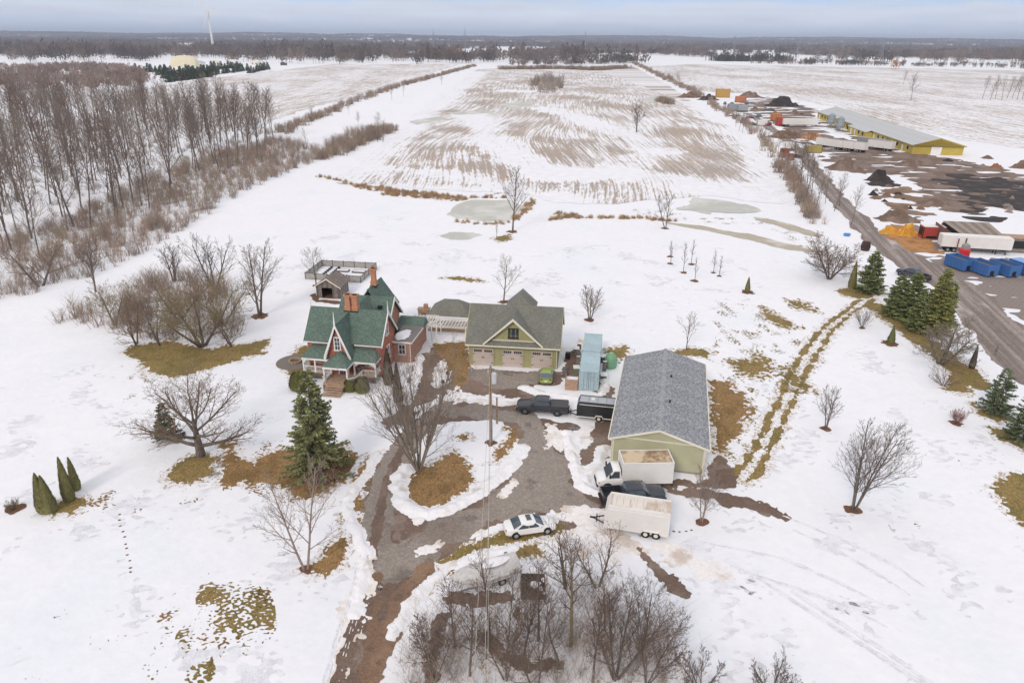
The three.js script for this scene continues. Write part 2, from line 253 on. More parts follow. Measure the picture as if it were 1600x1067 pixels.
// ---------------------------------------------------------------- the land
{
  const xs = [0], zs = [40];
  while (xs[xs.length - 1] < 15000) { const x = xs[xs.length - 1]; xs.push(x + Math.max(2.2, x * 0.024)); }
  const X = [...xs.slice(1).map((x) => -x).reverse(), ...xs];
  while (zs[zs.length - 1] > -15000) { const z = zs[zs.length - 1]; zs.push(z - Math.max(2.2, -z * 0.02)); }
  const nx = X.length, nz = zs.length, pos = new Float32Array(nx * nz * 3), uv = new Float32Array(nx * nz * 2), idx = [];
  for (let j = 0; j < nz; j++) for (let i = 0; i < nx; i++) { const k = j * nx + i, x = X[i], z = zs[j]; pos.set([x, land(x, z), z], k * 3); uv.set([x, -z], k * 2); if (i && j) idx.push(k - nx - 1, k, k - 1, k - nx - 1, k - nx, k); }
  for (let k = 0; k < idx.length; k += 3) [idx[k + 1], idx[k + 2]] = [idx[k + 2], idx[k + 1]];
  const g = new THREE.BufferGeometry(); g.setAttribute('position', new THREE.BufferAttribute(pos, 3)); g.setAttribute('uv', new THREE.BufferAttribute(uv, 2));
  for (let k = 0; k < idx.length; k += 3) [idx[k + 1], idx[k + 2]] = [idx[k + 2], idx[k + 1]];
  g.setIndex(idx); g.computeVertexNormals();
  if (g.attributes.normal.getY(0) < 0) { for (let k = 0; k < idx.length; k += 3) [idx[k + 1], idx[k + 2]] = [idx[k + 2], idx[k + 1]]; g.setIndex(idx); g.computeVertexNormals(); }
  structure('snowy_ground', g, M.snow);
}

// ---------------------------------------------------------------- stubble fields under thin snow (rows run away from the yard)
const STUBBLE = [163, 140, 119], SOIL = [146, 134, 125];
function fieldTexture(W, H, x0, x1, z0, z1, cover, seed) {
  const A = 220, B = 440, grid = new Float32Array((A + 1) * (B + 1));
  for (let j = 0; j <= B; j++) for (let i = 0; i <= A; i++) grid[j * (A + 1) + i] = cover(lerp(x0, x1, i / A), lerp(z0, z1, j / B));
  const at = (u, v) => { const x = u * A, y = v * B, i = Math.floor(x), j = Math.floor(y), k = j * (A + 1) + i; return lerp(lerp(grid[k], grid[k + 1], x - i), lerp(grid[k + A + 1], grid[k + A + 2], x - i), y - j); };
  return texture(W, H, (u, v) => {
    const x = lerp(x0, x1, u), z = lerp(z0, z1, v), bend = 9 * noiseA(x / 160 + seed, z / 260), r = x + 0.063 * z + bend;
    const streak = noiseB(r / 1.1, z / 40 + seed) * 0.5 + noiseC(r / 2.6 + 7, z / 90) * 0.3 + noiseA(r / 0.6, z / 8) * 0.36;
    const m = at(u, v), fleck = noiseB(x / 0.9, z / 1.6) * 0.25;
    const k = smooth(-0.05, 0.55, m + streak * 0.8 + fleck - 0.16), tone = fbm(noiseC, x / 40 + 3, z / 40, 2) * 0.5 + 0.5;
    return vary(mix3(SNOW, mix3(STUBBLE, SOIL, tone), k * 0.82), 0.99 + 0.02 * noiseA(x / 5, z / 5));
  });
}
const world = (list) => list.map((q) => strokeField(q[0], q.slice(1)));
const swales = world([
  [15, [730, 178, 20], [748, 184], [766, 219], [817, 250], [867, 270], [952, 272], [1029, 238]], [13, [850, 169], [901, 182], [952, 202], [1002, 219], [1029, 236]],
  [20, [867, 272], [970, 272], [1100, 292], [1230, 318]], [24, [800, 142], [838, 142]], [10, [520, 292, 12], [600, 220, 16], [680, 160, 20], [745, 112, 24]],
  [14, [1130, 150], [1180, 215], [1225, 290]], [12, [560, 300], [760, 300], [880, 312]], [26, [1040, 110], [1085, 150], [1150, 190]], [5, [590, 262], [700, 268], [790, 290]],
]);
const bare = [[780, 260, 6], [739, 258, 6], [857, 219, 7], [896, 226, 9], [921, 221, 6], [815, 196, 10], [938, 162, 14], [898, 152, 16], [780, 148, 20], [860, 178, 10], [1002, 252, 13], [1060, 235, 16], [1090, 262, 12], [1015, 285, 9], [1110, 240, 10], [960, 235, 7], [880, 240, 8], [840, 235, 7], [990, 168, 14], [760, 240, 6], [790, 210, 8], [1060, 205, 12], [930, 140, 22], [700, 200, 9], [665, 245, 5], [640, 262, 5], [715, 232, 6], [690, 262, 5], [740, 205, 8], [660, 215, 7], [700, 175, 10], [760, 160, 14], [820, 128, 22], [740, 140, 16]].map(([a, b, r]) => [...G(a, b), r]);
const mainCover = (x, z) => {
  let m = 0.36 + 0.32 * fbm(noiseA, x / 45 + 4, z / 80, 4);
  for (const s of swales) { const f = s.f(x, z); if (f > -8) m -= 0.6 * smooth(-7, 4, f + 3 * noiseB(x / 9, z / 14)); }
  for (const [bx, bz, r] of bare) { const d = Math.hypot((x - bx) / r, (z - bz) / (r * 1.7)); if (d < 1.4) m += 0.38 * (1 - smooth(0.3, 1.4, d)); }
  return m;
};
function field(name, outline, W, H, [x0, x1, z0, z1], cover, seed) {
  const map = fieldTexture(W, H, x0, x1, z0, z1, cover, seed);
  map.wrapS = map.wrapT = THREE.ClampToEdgeWrapping;
  return structure(name, sheet({ fields: [poly(...outline)], rough: [[2.5, 22], [0.8, 6]], cell: 3.2, lift: 0.05, uv: (x, z) => [(x - x0) / (x1 - x0), (z - z0) / (z1 - z0)], seed }), std({ map, roughness: 0.95, bumpMap: null }));
}
field('stubble_field', [[520, 288], [600, 218], [680, 155], [746, 108], [850, 104], [990, 104], [1040, 130], [1100, 172], [1190, 232], [1236, 300], [1230, 320], [1120, 306], [900, 322], [820, 305], [640, 292]], 2048, 2048, [-95, 120, -165, -1120], mainCover, 1);
field('stubble_field', [[1000, 104], [1090, 100], [1600, 110], [1760, 120], [1900, 260], [1600, 232], [1500, 218], [1400, 196], [1300, 166], [1200, 148], [1090, 142]], 1024, 2048, [60, 760, -210, -1250], (x, z) => 0.29 + 0.34 * fbm(noiseA, x / 90 + 9, z / 240, 3), 5);
field('stubble_field', [[180, 144], [330, 122], [520, 100], [720, 100], [650, 122], [560, 150], [470, 172], [420, 192], [330, 200], [200, 180]], 1024, 2048, [-520, -60, -300, -1200], (x, z) => 0.28 + 0.32 * fbm(noiseA, x / 70 + 19, z / 200, 3), 8);

// ---------------------------------------------------------------- ice
for (const q of [[[698, 335], [712, 319], [735, 312], [802, 313], [817, 322], [812, 336], [798, 345], [755, 346], [712, 341]], [[688, 369], [702, 363], [738, 363], [753, 367], [735, 374], [702, 375]]]) structure('frozen_pond', sheet({ fields: [poly(...q)], rough: [[0.5, 6], [0.2, 1.5]], cell: 0.5, lift: 0.02 }), M.ice);
for (const q of [[[1060, 327], [1090, 310], [1140, 314], [1192, 326], [1165, 335], [1110, 333]], [[770, 164], [828, 157], [836, 165], [800, 169]], [[1000, 153], [1040, 150], [1056, 157], [1012, 160]], [[640, 190], [690, 183], [700, 187], [650, 195]], [[700, 176], [760, 172], [770, 176], [710, 180]]]) structure('frozen_puddle', sheet({ fields: [poly(...q)], rough: [[1.4, 9], [0.4, 2]], cell: 0.8, lift: 0.075, seed: 2 }), M.ice);
structure('frozen_ditch', sheet({ fields: [stroke(3, [1045, 349, 1.5], [1090, 355, 3], [1160, 368, 4.4], [1215, 382, 4.6], [1262, 392, 3.4])], rough: [[0.7, 7], [0.2, 1.4]], cell: 0.45, lift: 0.035 }), M.iceBrown);
structure('frozen_ditch', sheet({ fields: [stroke(4, [1180, 340, 2], [1225, 352, 4.6], [1270, 366, 4])], rough: [[0.8, 7], [0.3, 1.6]], cell: 0.5, lift: 0.035, seed: 3 }), M.iceBrown);

// ---------------------------------------------------------------- the yard: gravel drive, bare grass, mud, snow banks
const island = poly([668, 664], [708, 661], [739, 659], [768, 655], [787, 657], [795, 669], [803, 682], [821, 690], [822, 703], [810, 722], [789, 742], [763, 763], [734, 786], [697, 801], [666, 808], [645, 801], [624, 786], [619, 764], [621, 743], [632, 730], [652, 703], [661, 682]);
const driveBody = poly([690, 634], [720, 629], [760, 634], [812, 633], [830, 652], [886, 660], [905, 668], [880, 676], [858, 664], [851, 690], [868, 702], [889, 702], [893, 722], [901, 746], [912, 764], [938, 778], [946, 796], [905, 799], [870, 800], [838, 806], [790, 815], [735, 842], [690, 873], [662, 897], [640, 925], [622, 960], [603, 1000], [588, 1040], [578, 1085], [545, 1085], [560, 1030], [573, 985], [583, 930], [588, 892], [582, 862], [569, 846], [562, 812], [568, 778], [588, 728], [609, 693], [634, 667], [664, 647]);
const pad = poly([726, 576], [874, 582], [880, 596], [866, 604], [838, 602], [826, 612], [838, 622], [812, 629], [770, 616], [742, 620], [716, 606], [704, 592]);
structure('driveway', sheet({ fields: [driveBody, pad, stroke(3, [672, 628], [655, 600], [668, 570], [690, 545]), stroke(2.6, [655, 603], [640, 640])], minus: [island], rough: [[0.45, 3], [0.22, 0.9]], cell: 0.24, lift: 0.012 }), M.mud);
structure('gravel_track', sheet({ fields: [stroke(0.95, [690, 640], [648, 664], [612, 703], [591, 745], [578, 790], [571, 842]), stroke(1.0, [668, 668], [642, 700], [626, 742], [610, 795], [599, 850], [593, 890])], rough: [[0.22, 2.5], [0.12, 0.6]], cell: 0.16, lift: 0.02, seed: 4 }), M.gravel);
structure('gravel_track', sheet({ fields: [poly([812, 690], [835, 668], [850, 690], [868, 706], [889, 710], [897, 745], [912, 768], [935, 788], [860, 797], [790, 808], [735, 836], [680, 868], [650, 893], [615, 905], [592, 905], [600, 868], [650, 830], [690, 812], [740, 795], [790, 755], [824, 712]), poly([735, 578], [866, 584], [858, 598], [820, 606], [760, 606], [738, 596]), stroke(3, [700, 640], [760, 646], [815, 655], [840, 680])], rough: [[0.8, 4.5], [0.3, 1]], cell: 0.24, lift: 0.022, seed: 5 }), M.gravel);
structure('slushy_track', sheet({ fields: [stroke(0.8, [574, 868, 0.5], [566, 925], [548, 990], [524, 1080, 1]), stroke(0.7, [580, 905, 0.4], [572, 960], [558, 1020], [546, 1080, 1])], rough: [[0.2, 2], [0.15, 0.5]], cell: 0.16, lift: 0.045, seed: 7 }), M.mud);
structure('dirt_track', sheet({ fields: [stroke(1.0, [588, 900, 0.8], [582, 960], [566, 1040], [556, 1080]), stroke(1.7, [668, 888, 1.2], [645, 912], [622, 950], [598, 1000, 1.9], [574, 1075, 2])], rough: [[0.35, 3], [0.15, 0.8]], cell: 0.2, lift: 0.03, seed: 6 }), M.earth);

const grassSheets = [
  [M.grassGreen, 0.26, [poly([206, 540], [260, 534], [330, 546], [418, 530], [410, 552], [352, 568], [272, 590], [230, 583], [217, 561], [198, 550])], [[0.6, 5], [0.3, 1.1]]],
  [M.grassGreen, 0.2, [poly([263, 740], [286, 716], [318, 706], [335, 716], [331, 738], [301, 754], [268, 757])], [[0.4, 3], [0.22, 0.8]]],
  [M.grass, 0.24, [poly([338, 744], [372, 716], [396, 724], [430, 703], [470, 700], [546, 698], [553, 720], [541, 745], [512, 770], [496, 778], [456, 776], [430, 756], [390, 757], [346, 757]), poly([346, 696], [372, 691], [364, 716], [350, 728])], [[0.6, 3.4], [0.35, 0.9]]],
  [M.grass, 0.2, [poly([476, 884], [505, 871], [520, 848], [537, 834], [546, 851], [540, 880], [515, 897], [485, 895])], [[0.4, 2.5], [0.2, 0.7]]],
  [M.grass, 0.2, [poly([553, 752], [572, 716], [592, 708], [584, 738], [568, 763], [557, 763]), poly([538, 790], [558, 768], [566, 776], [562, 812], [568, 838], [550, 820], [534, 802])], [[0.3, 2.5], [0.2, 0.7]]],
  [M.grass, 0.22, [poly([629, 750], [650, 738], [666, 727], [687, 719], [708, 703], [724, 716], [737, 737], [738, 753], [724, 769], [697, 785], [671, 794], [653, 790], [637, 774]), poly([768, 722], [782, 696], [800, 682], [790, 667], [806, 672], [811, 684], [794, 702], [778, 722]), poly([718, 682], [730, 679], [734, 686], [722, 688])], [[0.35, 2.5], [0.25, 0.7]]],
  [M.grassGreen, 0.2, [poly([685, 879], [730, 851], [788, 830], [868, 814], [884, 822], [862, 838], [792, 849], [755, 858], [717, 871], [695, 882]), poly([765, 862], [840, 848], [847, 867], [806, 872]), poly([660, 926], [686, 897], [708, 890], [688, 910], [668, 923])], [[0.28, 2.2], [0.15, 0.6]]],
  [M.grass, 0.24, [poly([1108, 597], [1140, 597], [1170, 627], [1172, 652], [1154, 678], [1136, 690], [1126, 712], [1116, 680], [1114, 635])], [[0.7, 3.4], [0.5, 0.9]]],
  [M.grassGreen, 0.24, [poly([1140, 566], [1170, 560], [1188, 551], [1209, 569], [1197, 587], [1182, 593], [1152, 578]), poly([1191, 479], [1221, 494], [1250, 513], [1224, 512], [1200, 500]), poly([1228, 468], [1260, 472], [1278, 486], [1250, 484]), poly([1222, 572], [1244, 582], [1272, 612], [1238, 610])], [[0.8, 3], [0.8, 0.9]]],
  [M.grassGreen, 0.18, [stroke(0.72, [1344, 468], [1308, 494], [1287, 512], [1260, 545], [1236, 584], [1218, 626], [1200, 659], [1182, 695], [1164, 725], [1150, 742]), stroke(0.66, [1368, 467], [1335, 485], [1302, 515], [1269, 566], [1248, 608], [1230, 647], [1215, 680], [1200, 710], [1185, 740], [1168, 752])], [[0.35, 2.6], [0.3, 0.7]]],
  [M.grassGreen, 0.26, [stroke(3.4, [1374, 478], [1408, 508], [1450, 538], [1492, 572], [1525, 597]), poly([1476, 595], [1503, 572], [1526, 575], [1544, 595], [1517, 604], [1512, 615], [1481, 606]), poly([1308, 455], [1345, 448], [1386, 458], [1360, 466], [1320, 462])], [[0.6, 4], [0.3, 1]]],
  [M.grassGreen, 0.24, [poly([1549, 668], [1576, 672], [1606, 690], [1640, 740], [1606, 706], [1562, 690]), poly([1556, 768], [1572, 745], [1606, 746], [1660, 800], [1620, 836], [1575, 803]), poly([1518, 628], [1545, 640], [1590, 652], [1560, 658], [1530, 645])], [[0.5, 3], [0.4, 0.9]]],
  [M.grass, 0.22, [poly([676, 538], [728, 534], [736, 578], [722, 604], [706, 598], [692, 566])], [[0.5, 2.6], [0.3, 0.8]]],
  [M.grassGreen, 0.24, [poly([944, 548], [976, 540], [985, 552], [965, 564]), poly([1044, 549], [1075, 543], [1118, 549], [1100, 557], [1060, 556])], [[0.5, 3], [0.4, 0.9]]],
  [M.grassGreen, 0.2, [poly([446, 566], [470, 540], [486, 542], [480, 566], [486, 610], [462, 600], [448, 580]), poly([66, 802], [98, 778], [131, 778], [135, 790], [110, 803])], [[0.3, 2], [0.25, 0.7]]],
  [M.grassGreen, 0.3, [poly([690, 434], [712, 432], [750, 436], [760, 441], [735, 440]), poly([770, 372], [795, 366], [800, 374], [780, 378])], [[0.4, 3], [0.4, 1]]],
];
grassSheets.forEach(([m, cell, fields, rough], i) => structure('bare_grass', sheet({ fields, rough: [[rough[0][0], rough[0][1]], [rough[1][0] * (i === 9 ? 0.5 : 1.5), rough[1][1]], [i === 9 ? 0.12 : 0.34, 0.36]], cell: cell * 0.66, lift: 0.016, seed: 10 + i }), m));
// thin, half-melted snow round each patch, with straw coming through
grassSheets.forEach(([, cell, fields], i) => structure('thawing_snow', sheet({ fields: fields.map((F) => ({ pts: F.pts, pad: F.pad + 0.9, f: (x, z) => F.f(x, z) + 0.55 })), rough: [[0.5, 2.4], [0.45, 0.8], [0.3, 0.35]], cell: cell * 0.8, lift: 0.011, seed: 110 + i }), M.thaw));
const melt = (k, seed, cell, ...fields) => structure('melting_snow', sheet({ fields, rough: [[2, 9]], cell, lift: 0.008, seed, gate: (x, z) => fbm(noiseA, x / 11 + seed, z / 11, 3) * 0.8 + fbm(noiseB, x / 1.6, z / 0.9 + seed, 3) * 0.55 - k }), M.melt);
melt(0.36, 131, 0.3, poly([1110, 640], [1300, 500], [1480, 600], [1620, 760], [1640, 1080], [1180, 1080], [1080, 900]));
melt(0.34, 132, 0.3, poly([-20, 600], [200, 570], [380, 600], [470, 790], [540, 900], [520, 1080], [-20, 1080]));
melt(0.36, 133, 0.45, poly([420, 360], [640, 330], [760, 400], [1060, 370], [1240, 420], [1250, 480], [1000, 520], [660, 450], [440, 470]));
melt(0.3, 134, 0.25, poly([1000, 860], [1120, 850], [1400, 960], [1460, 1080], [1120, 1080], [1040, 960]));
// grass tips coming through the melting snow
const speckle = (fields, k, s, seed, m = M.grass) => structure('bare_grass', sheet({ fields, rough: [[1, 6]], cell: 0.13, lift: 0.018, seed, gate: (x, z) => fbm(noiseB, x / 0.55 + seed, z / 0.3, 2) * s + fbm(noiseA, x / 4 + seed, z / 6, 2) * 0.7 - k }), m);
speckle([poly([250, 925], [300, 912], [345, 900], [420, 920], [415, 990], [380, 1040], [340, 1080], [230, 1080], [250, 1000], [215, 960])], 0.5, 0.9, 31);
speckle([stroke(2.2, [318, 918, 1.2], [306, 960], [296, 1000], [286, 1040, 1.2]), stroke(1.6, [352, 925, 0.8], [346, 960], [336, 1010], [318, 1055, 1]), stroke(2.8, [384, 926, 1.4], [386, 955], [392, 985], [378, 1030, 1.2])], 0.1, 0.9, 32, M.grassGreen);
speckle([poly([20, 960], [180, 930], [280, 960], [240, 1080], [0, 1080])], 0.78, 0.9, 33);
speckle([poly([1120, 470], [1200, 480], [1290, 560], [1230, 640], [1140, 640], [1110, 560]), poly([1130, 640], [1180, 640], [1190, 740], [1130, 740])], 0.42, 0.85, 34, M.grassGreen);
speckle([poly([1480, 690], [1560, 700], [1590, 790], [1520, 760]), poly([1380, 800], [1440, 800], [1450, 830], [1390, 830])], 0.7, 0.9, 35);
speckle([poly([120, 790], [180, 770], [260, 760], [380, 755], [330, 775], [150, 810]), stroke(2, [195, 575], [235, 590], [180, 640]), poly([330, 690], [450, 690], [470, 790], [330, 770])], 0.46, 0.9, 36);
speckle([stroke(5, [540, 288], [620, 300], [700, 312], [830, 300], [980, 300]), stroke(4, [800, 285], [900, 290], [1000, 305])], 0.3, 0.9, 37);
speckle([stroke(6, [1010, 330], [1100, 345], [1200, 345], [1260, 380])], 0.5, 0.9, 38);
// round plots of mulch at the feet of the young trees
const wells = [[478, 890, 0.5], [1097, 815, 0.6], [1334, 797, 0.75], [1291, 670, 0.6], [922, 500, 0.8], [787, 472, 0.9], [405, 494, 1.3], [1168, 456, 1.1], [1392, 537, 1.2], [767, 692, 0.6], [1040, 357, 0.9], [1348, 512, 0.5], [1068, 426, 0.7], [1080, 413, 0.7], [1086, 439, 0.7], [1047, 401, 0.6], [1048, 412, 0.6], [1115, 426, 0.5], [1124, 431, 0.5], [800, 362, 1.2], [22, 795, 0.8], [995, 206, 2.6], [1494, 662, 0.7], [494, 446, 0.7]];
wells.forEach(([a, b, r], i) => { const p = G(a, b); structure('mulch_ring', sheet({ fields: [{ pts: [p], pad: r, f: (x, z) => r - Math.hypot(x - p[0], z - p[1]) }], rough: [[r * 0.3, 1.2], [0.08, 0.4]], cell: 0.16, lift: 0.024, seed: 60 + i }), M.mulch); });
structure('muddy_ground', sheet({ fields: [stroke(2.1, [1052, 768, 1], [1100, 770], [1165, 786], [1224, 808, 1.1]), poly([962, 748], [1106, 752], [1150, 740], [1146, 762], [1085, 763], [970, 760]), poly([1100, 735], [1128, 712], [1160, 745], [1135, 765]), poly([938, 594], [962, 606], [958, 640], [944, 620], [926, 612]), stroke(2.4, [955, 655], [940, 690], [932, 716]), poly([902, 702], [935, 694], [940, 706], [914, 728], [903, 722])], rough: [[0.5, 2.6], [0.3, 0.8]], cell: 0.24, lift: 0.014, seed: 40 }), M.mud);
structure('muddy_ground', sheet({ fields: [stroke(1.0, [1003, 866, 0.3], [1030, 893], [1052, 912, 1.6], [1070, 932, 0.9]), stroke(0.3, [998, 857], [1012, 877], [1028, 900]), poly([688, 938], [705, 928], [790, 925], [800, 935], [760, 948], [700, 947]), poly([805, 950], [814, 946], [812, 972], [806, 970]), poly([872, 812], [900, 818], [890, 830], [866, 826]), stroke(1, [690, 965], [680, 1010], [672, 1060]), stroke(1.4, [760, 1000], [800, 1030], [860, 1040])], rough: [[0.3, 2], [0.25, 0.6]], cell: 0.16, lift: 0.014, seed: 41 }), M.mud);
structure('muddy_ground', sheet({ fields: [poly([646, 556], [668, 552], [676, 575], [662, 600], [690, 606], [712, 596], [716, 612], [668, 618], [648, 600]), poly([596, 655], [624, 640], [640, 616], [660, 636], [640, 664], [606, 668]), poly([880, 570], [895, 548], [905, 556], [903, 590], [884, 592])], rough: [[0.4, 2.4], [0.2, 0.7]], cell: 0.22, lift: 0.015, seed: 42 }), M.mud);
structure('brushy_ground', sheet({ fields: [poly([660, 985], [720, 960], [850, 985], [990, 975], [1050, 1010], [1110, 1085], [640, 1085])], rough: [[1.2, 4], [1, 1.1]], cell: 0.2, lift: 0.014, seed: 43, gate: (x, z) => fbm(noiseA, x / 2, z / 2, 3) - 0.3 }), M.thaw);

// ploughed and trodden snow standing proud of the drive
const bank = (w, hgt, seed, ...p) => structure('snow_bank', sheet({ fields: [stroke(w, ...p)], rough: [[0.22, 2], [0.12, 0.6]], cell: 0.16, lift: 0.01, seed, rise: (x, z, f) => hgt * smooth(0, w * 0.5, f) * (0.7 + 0.3 * noiseA(x / 1.6, z / 1.6) + 0.08 * noiseB(x / 0.45, z / 0.45)) }), M.bank);
bank(1.9, 0.38, 51, [816, 700], [800, 726], [776, 748], [742, 774], [700, 796], [668, 804], [646, 798], [627, 783], [622, 762], [626, 745], [636, 731]);
bank(1.3, 0.26, 52, [588, 712], [566, 752], [553, 768], [540, 792], [560, 836], [569, 860], [566, 900], [556, 960]);
bank(1.2, 0.3, 53, [612, 995], [636, 950], [664, 918], [700, 887], [750, 868], [800, 858]);
bank(1.5, 0.45, 54, [886, 676], [895, 712], [903, 742], [912, 762], [935, 772]);
bank(1.4, 0.4, 55, [912, 752], [935, 725], [944, 700]);
bank(1.6, 0.35, 56, [820, 606], [850, 616], [890, 622], [950, 625]);
bank(1.2, 0.28, 57, [652, 640], [700, 620], [745, 622], [800, 626]);
bank(1.3, 0.5, 58, [938, 585], [950, 600], [940, 615]);
bank(1.3, 0.3, 59, [646, 545], [655, 562], [650, 590], [636, 630]);
structure('packed_snow', sheet({ fields: [poly([643, 874], [660, 852], [686, 845], [691, 852], [666, 868], [648, 877]), poly([784, 763], [807, 748], [812, 754], [801, 768], [779, 783]), poly([851, 664], [868, 664], [884, 688], [881, 706], [865, 697], [851, 701]), poly([641, 812], [664, 808], [668, 816], [648, 820]), poly([724, 848], [760, 824], [757, 834], [736, 846]), poly([568, 855], [582, 850], [587, 895], [575, 960], [562, 1000], [568, 930]), poly([876, 796], [910, 785], [945, 800], [900, 803]), poly([700, 610], [740, 618], [812, 622], [815, 632], [760, 632], [706, 626]), poly([676, 575], [690, 562], [698, 566], [690, 592], [678, 596]), poly([735, 572], [756, 573], [752, 577], [738, 577])], rough: [[0.4, 2.2], [0.28, 0.6]], cell: 0.18, lift: 0.034, seed: 61, rise: (x, z, f) => 0.06 * smooth(0, 0.4, f) }), M.slush);
structure('packed_snow', sheet({ fields: [poly([870, 805], [950, 800], [1000, 850], [960, 880], [880, 860], [845, 838]), poly([905, 660], [945, 672], [948, 690], [905, 690], [892, 672]), stroke(2.2, [940, 848], [1040, 858], [1120, 900]), poly([790, 640], [820, 628], [812, 640]), stroke(2.6, [534, 1080], [552, 1000], [568, 925])], rough: [[0.7, 3], [0.4, 0.8]], cell: 0.22, lift: 0.012, seed: 62, gate: (x, z) => 0.5 + fbm(noiseA, x / 2.5, z / 2.5, 3) }), M.slush);
// wheel tracks pressed into the lawn snow: two low ridges of thrown-up snow beside each rut, ribbed by the tyres
const rut = (w, seed, ribs, ...p) => structure('wheel_track', sheet({ fields: [stroke(w, ...p)], rough: [[0.05, 1.5], [0.04, 0.4]], cell: 0.11, lift: 0.006, seed, rise: (x, z, f) => { const t = f / (w / 2); return 0.07 * smooth(0, 0.25, t) * (1 - smooth(0.25, 0.6, t)) + (ribs ? 0.045 * smooth(0.4, 0.8, t) * smooth(0.1, 0.6, Math.sin((x * 0.75 + z * 0.9) * 9)) * smooth(-0.4, 0.3, noiseA(x / 3, z / 3)) : 0); } }), M.melt);
rut(0.5, 71, true, [1180, 900, 0.35], [1280, 965], [1360, 1015], [1450, 1075]); rut(0.5, 72, true, [1240, 925, 0.35], [1330, 985], [1390, 1022], [1470, 1080]);
rut(0.42, 73, false, [1110, 850, 0.2], [1220, 872], [1300, 905], [1392, 952, 0.15]); rut(0.42, 74, false, [1140, 885, 0.2], [1250, 922], [1330, 950], [1386, 980, 0.15]);
rut(0.42, 75, false, [1225, 806, 0.2], [1330, 850], [1400, 885], [1446, 917, 0.15]); rut(0.42, 76, false, [1240, 828, 0.2], [1330, 872], [1385, 905], [1422, 930, 0.15]);
rut(0.4, 77, false, [505, 1075], [530, 985], [552, 920], [563, 870]); rut(0.4, 78, false, [524, 1075], [545, 1000], [566, 930], [572, 890]);
// small dark footprints where the lawn shows through
{
  const R = rng(5), steps = [];
  for (const [a, b, c, d, n] of [[185, 803, 206, 905, 11], [1000, 838, 1090, 826, 10], [1320, 800, 1400, 832, 8], [620, 300, 600, 330, 4]]) for (let i = 0; i < n; i++) { const p = G(lerp(a, c, i / n) + R() * 4 - 2, lerp(b, d, i / n) + R() * 4 - 2); steps.push({ pts: [p], pad: 0.3, f: (x, z) => 0.14 - Math.hypot(x - p[0], (z - p[1]) * 1.3) }); }
  structure('footprints', sheet({ fields: steps.slice(0, 11), rough: [[0.06, 0.3]], cell: 0.12, lift: 0.012, seed: 80 }), M.mulch);
  structure('footprints', sheet({ fields: steps.slice(11, 21), rough: [[0.08, 0.3]], cell: 0.12, lift: 0.012, seed: 81 }), M.mulch);
}
// ---------------------------------------------------------------- the lane and the works yard east of the hedge
const lanePts = [[1625, 585], [1600, 556], [1548, 500], [1500, 455], [1455, 424], [1408, 400], [1372, 374], [1335, 338], [1304, 304], [1276, 268], [1252, 238], [1222, 212], [1190, 190], [1160, 172]];
structure('lane', sheet({ fields: [stroke(7, ...lanePts.map(([a, b], i) => [a, b, [9, 8.5, 8, 8, 8, 7, 6, 5.5, 5, 5, 5, 5, 5, 4][i]]))], rough: [[0.8, 9], [0.3, 2]], cell: 0.6, lift: 0.025, uv: (x, z) => [(x + 0.23 * z) / 16, z / 40], seed: 90 }), M.lane);
structure('yard_dirt', sheet({ fields: [poly([1370, 372], [1420, 352], [1470, 372], [1475, 398], [1600, 412], [1700, 440], [1700, 560], [1600, 500], [1520, 470], [1455, 424], [1400, 395])], rough: [[3, 16], [1.6, 4]], cell: 0.6, lift: 0.022, seed: 91, stretch: 1.6, gate: (x, z) => 0.34 + fbm(noiseA, x / 16, z / 6, 3) }), M.lane);
structure('yard_dirt', sheet({ fields: [poly([1260, 230], [1300, 212], [1400, 236], [1520, 252], [1640, 282], [1680, 330], [1580, 322], [1480, 340], [1450, 300], [1400, 275], [1330, 268])], rough: [[4, 20], [2, 5]], cell: 0.8, lift: 0.026, seed: 92, gate: (x, z) => 0.36 + fbm(noiseB, x / 24, z / 9, 3) }), M.mud);
structure('yard_dirt', sheet({ fields: [poly([1462, 280], [1500, 270], [1600, 285], [1720, 320], [1700, 345], [1600, 330], [1530, 322], [1500, 300]), stroke(5, [1490, 292], [1515, 315], [1545, 346])], rough: [[3, 18], [1.6, 5]], cell: 0.7, lift: 0.034, seed: 93, gate: (x, z) => 0.36 + fbm(noiseC, x / 22, z / 8, 3) }), M.blackEarth);
structure('yard_dirt', sheet({ fields: [poly([1375, 360], [1400, 352], [1440, 362], [1466, 376], [1470, 394], [1440, 396], [1405, 385])], rough: [[1.4, 8], [0.7, 2]], cell: 0.5, lift: 0.04, seed: 94 }), std({ map: texture(256, 256, stones(301, [176, 128, 78], [150, 104, 66], [134, 100, 78]), [1 / 9]), roughness: 1 }));
structure('yard_dirt', sheet({ fields: [poly([1150, 160], [1200, 150], [1270, 168], [1300, 212], [1255, 228], [1210, 196]), stroke(6, [1260, 178], [1330, 212], [1400, 238])], rough: [[5, 22], [2, 6]], cell: 1, lift: 0.045, seed: 95, gate: (x, z) => 0.16 + fbm(noiseA, x / 26, z / 12, 3) }), M.mud);
structure('yard_dirt', sheet({ fields: [poly([1380, 282], [1440, 300], [1470, 330], [1440, 345], [1395, 330], [1370, 300])], rough: [[3, 14], [1.5, 4]], cell: 0.7, lift: 0.03, seed: 96, gate: (x, z) => 0.06 + fbm(noiseA, x / 14, z / 8, 3) }), M.earth);
